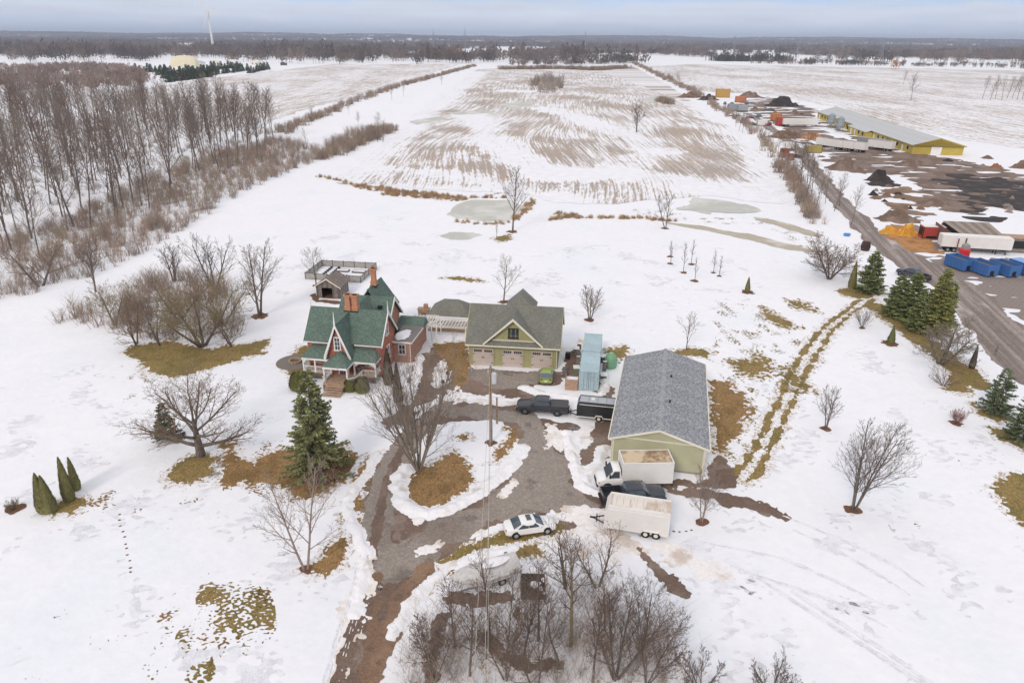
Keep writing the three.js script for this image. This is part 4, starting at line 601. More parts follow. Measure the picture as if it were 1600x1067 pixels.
// ---- the brick farmhouse
{
  const H = thing('brick_house', 'red brick farmhouse with steep green roofs, white porch and tall chimneys', 'house', [-21.4, 0, -82.6], -0.162);
  const E = 4.5, RG = 8.05;
  part('main_wall', tb().prismX([[0, 0], [-5.5, 0], [-5.5, E + 0.05], [-2.75, RG - 0.3], [0, E + 0.05]], -4.87, 4.87), M.brick, H);
  part('front_gable_wall', tb().prism([[-1.35, 0], [1.35, 0], [1.35, 3.7], [0, 7.1], [-1.35, 3.7]], -0.4, 1.75), M.brick, H);
  const mainRoof = part('main_roof', tb().ridgeX(-5.22, 5.22, 0.38, -5.88, E - 0.05, RG), M.roofGreen, H);
  for (const s of [-1, 1]) part('gutter', tb().box(s * 3.4, E - 0.14, 0.42, 3.6, 0.12, 0.1), M.white, mainRoof);
  const gRoof = part('gable_roof', tb().ridgeZ(-1.75, 1.75, 2.1, -2.7, 3.3, 7.72), M.roofGreen, H);
  for (const s of [-1, 1]) { const q = [[s * 1.78, 2.95], [s * 1.78, 3.32], [0, 7.76], [0, 7.22], [s * 1.5, 3.4], [s * 1.5, 2.95]]; part('bargeboard', tb().prism(s > 0 ? q : q.reverse(), 2.1, 2.2), M.white, gRoof); }
  part('finial', tb().bar([0, 7.6, 2.15], [0, 8.1, 2.15], 0.11, 0.1, 8).bar([0, 8.1, 2.15], [0, 9.4, 2.15], 0.09, 0.015, 8), M.white, gRoof);
  for (const x of [-5.24, 5.24]) for (const s of [-1, 1]) { const q = [[-2.75 + s * 3.15, E - 0.35], [-2.75 + s * 3.15, E - 0.02], [-2.75, RG + 0.03], [-2.75, RG - 0.42]]; part('bargeboard', tb().prismX(s > 0 ? q.reverse() : q, x - 0.05, x + 0.05), M.white, mainRoof); }
  for (const x of [-5.2, 5.2]) part('finial', tb().bar([x, RG - 0.2, -2.75], [x, RG + 0.4, -2.75], 0.09, 0.08, 8).bar([x, RG + 0.4, -2.75], [x, RG + 1.4, -2.75], 0.07, 0.012, 8), M.white, mainRoof);
  windowIn(H, [0, 5.0, 1.77], F, 0.62, 1.55, M.white, 2, 3, 0.14);
  for (const x of [-3.3, 3.3]) windowIn(H, [x, 2.3, 0.01], F, 0.9, 1.6, M.white, 2, 2, 0.12);
  windowIn(H, [4.88, 2.4, -2.75], Rt, 0.9, 1.6, M.white, 2, 2, 0.12); windowIn(H, [4.88, 5.6, -2.75], Rt, 0.8, 1.5, M.white, 2, 2, 0.12); windowIn(H, [-4.88, 5.6, -2.75], Lf, 0.8, 1.5, M.white, 2, 2, 0.12); windowIn(H, [-4.88, 2.4, -2.75], Lf, 0.9, 1.6, M.white, 2, 2, 0.12);
  const chim = (x, z, y0, y1) => { const c = part('chimney', tb().box(x, (y0 + y1) / 2, z, 0.62, y1 - y0, 0.62).box(x, y0 + 0.35, z, 0.8, 0.7, 0.8), M.brickChimney, H); part('chimney_cap', tb().box(x, y1 - 0.28, z, 0.8, 0.16, 0.8).box(x, y1 - 0.08, z, 0.9, 0.16, 0.9), M.brickChimney, c); part('flue', tb().bar([x, y1 - 0.1, z], [x, y1 + 0.06, z], 0.2, 0.19, 10), M.black, c); part('flashing', tb().box(x, y0 - 0.05, z, 0.98, 0.2, 0.98), M.black, c); };
  chim(-0.1, -2.9, 7.75, 9.9); chim(0.86, -2.9, 7.75, 9.9); chim(0.1, -12, 8.1, 10.6);
  // rear wings
  part('rear_wall', tb().prismX([[-6.9, 0], [-12.4, 0], [-12.4, 4.3], [-9.65, 6.95], [-6.9, 4.3]], -3.4, 3.4).box(0, 2.15, -6.2, 4.4, 4.3, 1.6), M.brickPale, H);
  part('rear_roof', tb().ridgeX(-3.75, 3.75, -6.5, -12.8, 4.1, 7.4), M.roofGreen, H);
  part('link_roof', tb().ridgeZ(-2.3, 2.3, -2.6, -9.6, 4.4, 7.55), M.roofGreen, H);
  part('back_gable_roof', tb().ridgeZ(-2.6, 2.6, -9.7, -15.2, 4.6, 8.3).slab([[-2.6, 4.6, -9.7], [2.6, 4.6, -9.7], [0, 8.3, -11.2]], 0.1), M.roofGreen, H);
  part('back_gable_wall', tb().prism([[-2.2, 0], [2.2, 0], [2.2, 4.9], [0, 7.9], [-2.2, 4.9]], -14.8, -11.8), M.brickPale, H);
  part('skylight', tb().box(2.1, 6.35, -8.3, 0.5, 0.35, 0.5), M.black, H);
  part('roof_vent', tb().bar([-0.7, 6.6, -5.6], [-0.7, 7.1, -5.6], 0.09, 0.09, 8), M.black, H);
  for (const s of [-1, 1]) { const q = [[-9.65 + s * 3.2, 3.85], [-9.65 + s * 3.2, 4.15], [-9.65, 7.45], [-9.65, 7]]; part('bargeboard', tb().prismX(s > 0 ? q.reverse() : q, 3.75, 3.85), M.white, H); }
  // flat-roofed side wing and low green lean-to
  part('side_wing', tb().box(6.1, 1.5, -7.3, 2.4, 3.0, 5.0), M.brickPale, H);
  const flat = part('flat_roof', tb().box(6.1, 3.1, -7.3, 2.8, 0.2, 5.4), std({ color: 0x77716f, roughness: 0.95 }), H);
  part('fascia', tb().box(6.1, 2.98, -4.56, 2.86, 0.24, 0.08).box(7.53, 2.98, -7.3, 0.08, 0.24, 5.5), M.white, flat);
  { const g = new THREE.SphereGeometry(1, 20, 10, 0, 6.283, 0, 1.571); const p = g.attributes.position; for (let k = 0; k < p.count; k++) { const n = 1 + 0.2 * noiseA(p.getX(k) * 1.4, p.getZ(k) * 1.4); p.setXYZ(k, p.getX(k) * 1.0 * n, p.getY(k) * 0.28, p.getZ(k) * 1.7 * n); } g.computeVertexNormals(); const s = part('roof_snow', g, M.bank, flat); s.position.set(5.75, 3.2, -6.6); }
  windowIn(H, [6.1, 1.9, -4.79], F, 0.8, 1.3, M.white, 2, 2, 0.1); part('downspout', tb().bar([7.25, 2.95, -4.7], [7.25, 0.1, -4.7], 0.05), M.white, H);
  part('lean_to_wall', tb().box(5.4, 1.25, -11.6, 3.4, 2.5, 2.6), M.brickPale, H);
  part('lean_to_roof', tb().slab([[3.4, 2.6, -10], [7.3, 2.6, -10], [7.0, 3.5, -12.9], [3.4, 3.5, -12.9]], 0.14).slab([[7.3, 2.6, -13.2], [7.3, 2.6, -10], [7.0, 3.5, -12.9]], 0.1), M.roofGreen, H);
  // porch: deck, posts, hipped roofs, balustrades, steps
  const deck = part('porch_deck', tb().box(0, 0.84, 1.0, 9.6, 0.12, 1.98).box(0.55, 0.84, 3.45, 3.1, 0.12, 2.9), M.deckWood, H);
  part('porch_skirt', tb().box(0, 0.39, 1.86, 9.5, 0.78, 0.08).box(0.55, 0.39, 4.84, 3.0, 0.78, 0.08).box(-0.96, 0.39, 3.4, 0.08, 0.78, 2.9).box(2.06, 0.39, 3.4, 0.08, 0.78, 2.9), M.darkWood, deck);
  part('porch_roof', tb().slab([[-4.95, 2.9, 2.05], [-1.2, 2.9, 2.05], [-1.2, 3.95, 0], [-4.2, 3.95, 0]], 0.12).slab([[-4.95, 2.9, 0], [-4.95, 2.9, 2.05], [-4.2, 3.95, 0]], 0.12), M.roofGreen, H);
  part('porch_roof', tb().slab([[1.3, 2.9, 2.05], [4.95, 2.9, 2.05], [4.2, 3.95, 0], [1.3, 3.95, 0]], 0.12).slab([[4.95, 2.9, 2.05], [4.95, 2.9, 0], [4.2, 3.95, 0]], 0.12), M.roofGreen, H);
  part('entrance_roof', tb().slab([[-1.25, 2.9, 4.25], [2.05, 2.9, 4.25], [0.42, 3.95, 2.9]], 0.1).slab([[-1.25, 2.9, 1.7], [-1.25, 2.9, 4.25], [0.42, 3.95, 2.9], [0.3, 4.25, 1.7]], 0.12).slab([[2.05, 2.9, 4.25], [2.05, 2.9, 1.7], [0.3, 4.25, 1.7], [0.42, 3.95, 2.9]], 0.12), M.roofGreen, H);
  part('porch_fascia', tb().box(-3.05, 2.72, 1.98, 3.7, 0.26, 0.08).box(3.2, 2.72, 1.98, 3.4, 0.26, 0.08).box(0.4, 2.72, 4.17, 3.2, 0.26, 0.08).box(-1.18, 2.72, 3.1, 0.08, 0.26, 2.2).box(1.98, 2.72, 3.1, 0.08, 0.26, 2.2).box(4.86, 2.72, 1, 0.08, 0.26, 1.9).box(-4.86, 2.72, 1, 0.08, 0.26, 1.9), M.white, H);
  for (const [x, z] of [[-4.75, 1.85], [-3.2, 1.85], [-1.15, 1.85], [-1.05, 4.05], [1.9, 4.05], [2.0, 1.85], [4.75, 1.85]]) part('porch_post', tb().box(x, 1.75, z, 0.17, 1.7, 0.17).box(x, 1.02, z, 0.24, 0.24, 0.24), M.white, H);
  for (const [x, s] of [[2.05, 1], [4.7, -1], [-4.7, 1], [-1.2, -1]]) part('porch_bracket', tb().prism(s > 0 ? [[x, 2.6], [x, 2.0], [x + 0.16, 2.25], [x + 0.4, 2.48], [x + 0.8, 2.6]] : [[x, 2.0], [x, 2.6], [x - 0.8, 2.6], [x - 0.4, 2.48], [x - 0.16, 2.25]], 1.84, 1.92), M.white, H);
  const rail = (x0, z0, x1, z1) => { const n = Math.round(Math.hypot(x1 - x0, z1 - z0) / 0.17), b = tb().bar([x0, 1.72, z0], [x1, 1.72, z1], 0.055, 0.055, 4), r = part('balustrade', b, M.white, H); part('bottom_rail', tb().bar([x0, 1.05, z0], [x1, 1.05, z1], 0.045, 0.045, 4), M.white, r); for (let i = 1; i < n; i++) { const t = i / n, x = lerp(x0, x1, t), z = lerp(z0, z1, t); part('baluster', tb().bar([x, 1.05, z], [x, 1.72, z], 0.028, 0.028, 4, false), M.white, r); } };
  rail(2.1, 4.7, 3.0, 4.0); rail(3.0, 4.0, 3.1, 2.0); rail(3.1, 1.92, 4.7, 1.92); rail(-4.7, 1.92, -1.3, 1.92); rail(4.78, 1.8, 4.78, 0.1); rail(-1.02, 4.7, -1.02, 2.1); rail(-4.78, 1.8, -4.78, 0.1);
  for (let k = 0; k < 5; k++) part('porch_step', tb().box(0.6, 0.72 - k * 0.16, 5.08 + k * 0.3, 2.3, 0.06, 0.34).box(0.6, 0.62 - k * 0.16, 4.95 + k * 0.3, 2.3, 0.16, 0.04), M.deckWood, H);
  const dr = part('front_door', tb().box(0.5, 1.95, 1.78, 1.0, 2.1, 0.08), paint(0x5a1f56, 0.5), H); part('door_frame', tb().box(-0.1, 1.98, 1.79, 0.18, 2.2, 0.1).box(1.1, 1.98, 1.79, 0.18, 2.2, 0.1).box(0.5, 3.06, 1.79, 1.3, 0.16, 0.1), M.white, dr); part('handle', tb().box(0.85, 1.9, 1.84, 0.05, 0.16, 0.05), M.chrome, dr);
}
// ---- the green three-door garage
{
  const H = thing('garage', 'green board-and-batten garage with three overhead doors and a dormer gable', 'garage', [0.15, 0, -85.2], -0.113);
  const DX = [-3.98, -0.06, 3.78], DW = 2.72;
  part('wall', tb().prismX([[0, 0], [-8, 0], [-8, 3.2], [-4, 6.9], [0, 3.2]], -5.85, 5.85), M.sideGreen, H);
  const bat = tb(); for (let x = -5.8; x <= 5.85; x += 0.29) if (!DX.some((d) => Math.abs(x - d) < DW / 2 + 0.12)) bat.box(x, 1.6, 0.02, 0.06, 3.1, 0.04); for (let x = -5.8; x <= 5.85; x += 0.29) bat.box(x, 2.93, 0.021, 0.06, 0.5, 0.04);
  for (let z = -0.2; z > -8; z -= 0.29) bat.box(5.87, 1.6, z, 0.04, 3.1, 0.06).box(-5.87, 1.6, z, 0.04, 3.1, 0.06);
  part('battens', bat, M.sideGreen, H).userData.kind = 'stuff';
  DX.forEach((x) => {
    const d = part('garage_door', tb().box(x, 1.2, 0.015, DW, 2.4, 0.05), M.doorTaupe, H);
    for (let k = 0; k < 4; k++) part('door_panel', tb().box(x, 0.3 + k * 0.6, 0.05, DW - 0.06, 0.56, 0.03), M.doorTaupe, d);
    for (const s of [-1, 1]) for (let k = 0; k < 4; k++) part('pane', tb().box(x + s * 0.68 + (k - 1.5) * 0.27, 2.12, 0.07, 0.23, 0.3, 0.02), M.glass, d);
    for (const s of [-1, 1]) for (const y of [0.45, 1.65]) part('hinge', tb().box(x + s * 1.2, y, 0.075, 0.3, 0.06, 0.02), M.black, d);
    for (const s of [-1, 1]) part('handle', tb().box(x + s * 0.1, 1.2, 0.08, 0.05, 0.3, 0.05), M.black, d);
    part('door_frame', tb().box(x - DW / 2 - 0.07, 1.22, 0.03, 0.14, 2.44, 0.1).box(x + DW / 2 + 0.07, 1.22, 0.03, 0.14, 2.44, 0.1).box(x, 2.5, 0.03, DW + 0.28, 0.16, 0.1), M.sideGreen, d);
  });
  const r = part('roof', tb().ridgeX(-6.25, 6.25, 0.55, -8.55, 3.15, 7.25), M.roofOlive, H);
  part('gutter', tb().box(0, 3.06, 0.6, 12.5, 0.16, 0.12), M.cream, r);
  for (const x of [-6.28, 6.28]) for (const s of [-1, 1]) { const q = [[-4 + s * 4.56, 2.9], [-4 + s * 4.56, 3.14], [-4, 7.27], [-4, 6.95]]; part('bargeboard', tb().prismX(s > 0 ? q.reverse() : q, x - 0.04, x + 0.04), M.sideGreen, r); }
  part('dormer_wall', tb().prism([[-3.3, 3.3], [3.3, 3.3], [0, 6.5]], -2.5, -0.12), M.sideGreen, H);
  const db = tb(); for (let x = -3; x <= 3.01; x += 0.3) { const t = 6.3 - Math.abs(x) * 0.97; if (t > 4.2) db.box(x, (t + 3.7) / 2, -0.1, 0.06, t - 3.7, 0.04); } part('dormer_battens', db, M.sideGreen, H).userData.kind = 'stuff';
  const dro = part('dormer_roof', tb().ridgeZ(-3.8, 3.8, 0.42, -4, 3.35, 6.95), M.roofOlive, H);
  for (const s of [-1, 1]) { const q = [[s * 3.95, 3.05], [s * 3.95, 3.3], [0, 6.99], [0, 6.62]]; part('bargeboard', tb().prism(s > 0 ? q : q.reverse(), 0.42, 0.52), M.cream, dro); }
  part('sill_trim', tb().box(0, 3.72, -0.06, 5.6, 0.1, 0.1), M.cream, H);
  windowIn(H, [0, 4.75, -0.11], F, 1.15, 1.2, M.black, 2, 2, 0.1);
  part('rear_roof', tb().slab([[-1.7, 6.3, -4.1], [2.5, 6.3, -4.1], [0.4, 8.2, -5.8]], 0.1).slab([[-1.7, 6.3, -8.2], [-1.7, 6.3, -4.1], [0.4, 8.2, -5.8], [0.4, 8.2, -8.2]], 0.1).slab([[2.5, 6.3, -4.1], [2.5, 6.3, -8.2], [0.4, 8.2, -8.2], [0.4, 8.2, -5.8]], 0.1), M.roofOlive, H);
  part('downspout', tb().bar([5.75, 3, 0.12], [5.75, 0.1, 0.12], 0.05), M.cream, H);
}
// ---- the long workshop
{
  const H = thing('workshop', 'long sage-green workshop with a low grey shingle roof', 'workshop', [14.7, 0, -61.1], -0.222);
  part('wall', tb().prism([[-4.5, 0], [4.5, 0], [4.5, 3.3], [0, 4.6], [-4.5, 3.3]], -19.6, 0), M.sideSage, H);
  const rib = tb(); for (let x = -4.4; x <= 4.45; x += 0.23) rib.box(x, 1.6, 0.012, 0.035, 3.2, 0.024); for (let z = -0.2; z > -19.5; z -= 0.3) rib.box(-4.512, 1.6, z, 0.024, 3.2, 0.035).box(4.512, 1.6, z, 0.024, 3.2, 0.035);
  part('siding_ribs', rib, M.sideSage, H).userData.kind = 'stuff';
  const r = part('roof', tb().ridgeZ(-4.92, 4.92, 0.38, -20, 3.22, 4.75), M.roofGrey, H);
  part('ridge_cap', tb().slab([[-0.22, 4.72, -20.02], [-0.22, 4.72, 0.4], [0, 4.79, 0.4], [0, 4.79, -20.02]], 0.03).slab([[0.22, 4.72, 0.4], [0.22, 4.72, -20.02], [0, 4.79, -20.02], [0, 4.79, 0.4]], 0.03), shingle(165, [150, 154, 157], 0.2), r);
  for (const z of [-6.2, -12.5]) part('roof_vent', tb().bar([0.8, 4.4, z], [0.8, 4.72, z], 0.08, 0.08, 8).box(0.8, 4.75, z, 0.24, 0.06, 0.24), M.black, r);
  for (const s of [-1, 1]) { const q = [[s * 4.96, 3.0], [s * 4.96, 3.2], [0, 4.77], [0, 4.56]]; part('bargeboard', tb().prism(s > 0 ? q : q.reverse(), 0.38, 0.46), M.cream, r); part('gutter', tb().box(s * 4.97, 3.12, -9.8, 0.12, 0.14, 20.2), M.cream, r); }
  part('eave_trim', tb().box(0, 3.28, 0.03, 9.0, 0.12, 0.07), M.cream, H);
  for (const s of [-1, 1]) { part('corner_board', tb().box(s * 4.48, 1.62, 0.02, 0.16, 3.2, 0.08), M.cream, H); part('downspout', tb().bar([s * 4.6, 3.1, 0.1], [s * 4.6, 0.1, 0.1], 0.05), M.cream, H); }
  part('foundation', tb().box(0, 0.1, -9.8, 9.06, 0.2, 19.66), std({ color: 0x8d8a86, roughness: 1 }), H);
}
// ---- hipped pavilion and white pergolas between house and garage
{
  const H = thing('pavilion', 'open pavilion with a hipped grey-green roof left of the garage', 'pavilion', [-9.0, 0, -99.6], -0.14);
  part('roof', tb().hip(-3.3, 3.3, 2.6, -2.6, 2.5, 4.3, 2.2), M.roofOlive, H); part('fascia', tb().box(0, 2.38, 2.55, 6.5, 0.2, 0.08).box(0, 2.38, -2.55, 6.5, 0.2, 0.08).box(-3.22, 2.38, 0, 0.08, 0.2, 5).box(3.22, 2.38, 0, 0.08, 0.2, 5), M.white, H);
  for (const x of [-3, 3]) for (const z of [-2.3, 2.3]) part('post', tb().box(x, 1.2, z, 0.16, 2.4, 0.16), M.white, H);
  part('floor', tb().box(0, 0.06, 0, 6.4, 0.12, 5), M.deckWood, H);
}
function pergola(label, x, z, turn, w, d, h) {
  const H = thing('pergola', label, 'pergola', [x, 0, z], turn);
  for (const a of [-1, 1]) for (const b of [-1, 1]) part('post', tb().box(a * (w / 2 - 0.2), h / 2, b * (d / 2 - 0.2), 0.15, h, 0.15), M.white, H);
  for (const b of [-1, 1]) for (const o of [-0.1, 0.1]) part('beam', tb().box(0, h - 0.1, b * (d / 2 - 0.2) + o, w + 0.5, 0.2, 0.05), M.white, H);
  for (let k = 0, n = Math.round(w / 0.45); k <= n; k++) part('rafter', tb().box(-w / 2 + k * w / n, h + 0.08, 0, 0.06, 0.16, d + 0.5), M.white, H);
  for (let k = 0, n = Math.round(d / 0.5); k <= n; k++) part('slat', tb().box(0, h + 0.19, -d / 2 + k * d / n, w + 0.4, 0.05, 0.05), M.white, H);
  return H;
}
pergola('white pergola in front of the pavilion, against the garage', -8.5, -94.4, -0.12, 4.6, 3.2, 2.5);
pergola('white pergola beside the brick house terrace', -12.8, -95.6, -0.12, 3.4, 3.6, 2.4);
{ const o = thing('stone_fireplace', 'outdoor stone fireplace behind the white pergola', 'fireplace', [-13.6, 0, -102.5], -0.1); part('body', tb().box(0, 0.8, 0, 1.7, 1.6, 0.9).box(0, 1.66, 0, 1.9, 0.14, 1.1), wood(401, [176, 150, 120], [140, 116, 94]), o); part('chimney', tb().box(0.3, 2.05, 0, 0.6, 0.7, 0.6), M.brickPale, o); part('firebox', tb().box(0, 0.7, 0.46, 0.8, 0.7, 0.02), M.black, o); }
{ const o = thing('smoker', 'black barrel smoker standing left of the pavilion', 'smoker', [-12.1, 0, -100.4]); part('body', tb().lathe(0, 0, [[0, 0.5], [0.4, 0.6], [0.42, 1.3], [0.34, 1.6], [0.1, 1.75], [0, 1.76]], 12), M.black, o); for (const a of [0, 2.1, 4.2]) part('leg', tb().bar([Math.cos(a) * 0.3, 0.7, Math.sin(a) * 0.3], [Math.cos(a) * 0.4, 0, Math.sin(a) * 0.4], 0.04), M.black, o); }
{ const g = tb(); for (let k = 0; k < 14; k++) { const a = k / 14 * 6.283; g.box(Math.cos(a) * 0.75, 0.17, -Math.sin(a) * 0.75, 0.3, 0.34, 0.24, a + 1.57); } const [x, z] = G(461, 566); const o = thing('fire_pit', 'round stone fire pit on a dark patio west of the house', 'fire pit', [x, 0, z]); part('patio', tb().lathe(0, 0, [[2.5, 0.0], [2.5, 0.05], [0, 0.06]], 28), std({ color: 0x77706a, roughness: 1 }), o); part('stone_ring', g, std({ color: 0x9a8b78, roughness: 1 }), o).userData.kind = 'stuff'; part('ash', tb().lathe(0, 0, [[0.62, 0.1], [0, 0.16]], 14), M.mulch, o); }
// ---- old shed and fenced vegetable garden
{
  const H = thing('wooden_shed', 'weathered grey board shed with an arched doorway and tin roof', 'shed', [-30.6, 0, -111.4], -0.13);
  part('wall', tb().box(-1.95, 1.1, -2.1, 0.06, 2.2, 4.2).box(1.95, 1.1, -2.1, 0.06, 2.2, 4.2).prism([[-1.95, 0], [1.95, 0], [1.95, 2.2], [0, 3.4], [-1.95, 2.2]], -4.26, -4.2), M.darkWood, H);
  for (let k = 0; k < 13; k++) { const x = -1.8 + k * 0.3, t = 3.35 - Math.abs(x) * 0.615, open = Math.abs(x - -0.15) < 0.8, y0 = open ? 1.75 + 0.12 * (1 - Math.abs(x + 0.15)) : 0; part('plank', tb().box(x, (t + y0) / 2, 0.0 + (k % 2) * 0.014, 0.285, t - y0, 0.05), k % 3 ? M.oldWood : M.darkWood, H); }
  for (let k = 0; k < 14; k++) for (const s of [-1, 1]) part('plank', tb().box(s * 2.0, 1.1, -0.15 - k * 0.3, 0.05, 2.2, 0.285), k % 3 ? M.oldWood : M.darkWood, H);
  for (const s of [-1, 1]) for (let k = 0; k < 9; k++) { const z0 = 0.35 - k * 0.55, z1 = z0 - 0.53, q = s > 0 ? [[2.35, 2.02, z0], [2.35, 2.02, z1], [0, 3.5, z1], [0, 3.5, z0]] : [[-2.35, 2.02, z1], [-2.35, 2.02, z0], [0, 3.5, z0], [0, 3.5, z1]]; part('roof_sheet', tb().slab(q, 0.05), k % 2 ? M.oldWood : wood(411 + k % 4, [128, 116, 108], [104, 92, 86]), H); }
  for (const s of [-1, 1]) { const q = [[s * 2.38, 1.86], [s * 2.38, 2.02], [0, 3.53], [0, 3.33]]; part('bargeboard', tb().prism(s > 0 ? q : q.reverse(), 0.36, 0.42), M.cream, H); }
  part('earth_floor', tb().box(0, 0.03, -2, 3.8, 0.06, 4), M.mulch, H);
}
structure('muddy_ground', sheet({ fields: [poly([484, 462], [492, 457], [498, 468], [548, 472], [540, 477], [490, 471])], rough: [[0.25, 1.5]], cell: 0.25, lift: 0.014, seed: 44 }), M.mulch);
{
  const fenceBoard = wood(421, [178, 174, 170], [150, 146, 142]), A = [-36.2, -129.5], B = [-25.6, -128.0], C = [-26.9, -119.6], D = [-37.2, -121.6], H = thing('garden_fence', 'grey wire-and-board fence round the vegetable garden', 'fence', [0, 0, 0]);
  const side = (P, Q, n) => { for (let k = 0; k < n; k++) { const a = [lerp(P[0], Q[0], k / n), lerp(P[1], Q[1], k / n)], b = [lerp(P[0], Q[0], (k + 1) / n), lerp(P[1], Q[1], (k + 1) / n)], mx = (a[0] + b[0]) / 2, mz = (a[1] + b[1]) / 2, L = Math.hypot(b[0] - a[0], b[1] - a[1]), ry = -Math.atan2(b[1] - a[1], b[0] - a[0]); part('post', tb().box(a[0], 0.65, a[1], 0.12, 1.3, 0.12), M.darkWood, H); const p = part('fence_panel', tb().box(mx, 0.62, mz, L - 0.14, 1.0, 0.03, ry), fenceBoard, H); part('rail', tb().box(mx, 1.14, mz, L - 0.1, 0.08, 0.07, ry).box(mx, 0.1, mz, L - 0.1, 0.08, 0.07, ry), M.darkWood, p); } };
  side(A, B, 5); side(B, C, 4); side(C, D, 5); side(D, A, 4);
  for (const [i, x, z, l] of [[0, -28.8, -122.4, 'near right'], [1, -28.4, -125.8, 'far right'], [2, -31.6, -126.4, 'far middle'], [3, -31.4, -123.2, 'near middle']]) { const o = thing('raised_bed', `snow-filled plank garden bed at the ${l} inside the fence`, 'garden bed', [x, 0, z], -0.15, 'raised beds inside the garden fence'); part('frame', tb().box(0, 0.14, 0.55, 2.4, 0.28, 0.06).box(0, 0.14, -0.55, 2.4, 0.28, 0.06).box(-1.2, 0.14, 0, 0.06, 0.28, 1.1).box(1.2, 0.14, 0, 0.06, 0.28, 1.1), M.darkWood, o); part('snow_fill', tb().box(0, 0.12, 0, 2.3, 0.22, 1.0), M.bank, o); }
  const R = rng(77); for (let k = 0; k < 14; k++) { const t = tb().lathe(0, 0, [[0.2, 0], [0.28, 0.3], [0.24, 0.31], [0, 0.26]], 8), x = -34.8 + (k % 2) * 1.4 + Math.floor(k / 2) * 0.12, z = -122.4 - Math.floor(k / 2) * 0.95; const m = top('planter_pot', t, M.black, 'dark planter pot in the two rows inside the garden fence', 'pot', 'pots inside the garden fence'); m.position.set(x, 0, z); }
}
// ---- dark plank bed in the snow by the boat
{ const q = [[817, 897], [853, 897], [850, 940], [811, 941]].map(([a, b]) => G(a, b)), cx = q.reduce((s, p) => s + p[0], 0) / 4, cz = q.reduce((s, p) => s + p[1], 0) / 4, o = thing('garden_bed', 'dark wooden garden bed of wet soil with snow clumps beside the boat', 'garden bed', [cx, 0, cz]);
  part('soil', tb().box(0, 0.1, 0, 1.8, 0.2, 2.5), M.blackEarth, o); for (const s of [-1, 1]) { part('plank', tb().box(s * 0.94, 0.14, 0, 0.07, 0.28, 2.6), M.mulch, o); part('plank', tb().box(0, 0.14, s * 1.28, 1.8, 0.28, 0.07), M.darkWood, o); }
  const R = rng(9); for (let k = 0; k < 9; k++) { const g = new THREE.IcosahedronGeometry(k ? 0.09 + R() * 0.12 : 0.4, 1); g.scale(1, 0.45, 1); const m = part('snow_clump', g, M.bank, o); m.position.set(k ? (R() - 0.3) * 1.4 : 0.1, 0.2, k ? (R() - 0.5) * 2.2 : -0.1); } }
// ---------------------------------------------------------------- vehicles (+x is forward, wheels on y = 0)
function shell(st) { // stations [x, bottom, top, half width] from nose to tail
  const t = tb(), rings = st.map(([x, b, h, w]) => { const half = [[0.8 * w, b], [w, b + 0.25 * (h - b)], [w, b + 0.62 * (h - b)], [0.95 * w, b + 0.9 * (h - b)], [0.82 * w, h]]; return [...half.map(([z, y]) => [x, y, z]), [x, h + 0.02, 0], ...half.reverse().map(([z, y]) => [x, y, -z])]; });
  for (let k = 0; k < rings.length - 1; k++) for (let i = 0; i < 11; i++) { const j = (i + 1) % 11; t.quad(rings[k][i], rings[k + 1][i], rings[k + 1][j], rings[k][j]); }
  t.poly([...rings[0]]); t.poly([...rings[rings.length - 1]].reverse());
  return t;
}
function smoothGeo(t, angle = 0.75) { // soften the flat shading of a lofted body
  const g = t.geo(), p = g.attributes.position, n = g.attributes.normal, map = new Map(), key = (i) => [p.getX(i), p.getY(i), p.getZ(i)].map((v) => Math.round(v * 500)).join();
  for (let i = 0; i < p.count; i++) { const k = key(i); if (!map.has(k)) map.set(k, []); map.get(k).push(i); }
  const out = new Float32Array(p.count * 3), a = new THREE.Vector3(), b = new THREE.Vector3(), s = new THREE.Vector3();
  for (const l of map.values()) for (const i of l) { a.fromBufferAttribute(n, i); s.set(0, 0, 0); for (const j of l) { b.fromBufferAttribute(n, j); if (a.dot(b) > Math.cos(angle)) s.add(b); } s.normalize().toArray(out, i * 3); }
  g.setAttribute('normal', new THREE.BufferAttribute(out, 3)); return g;
}
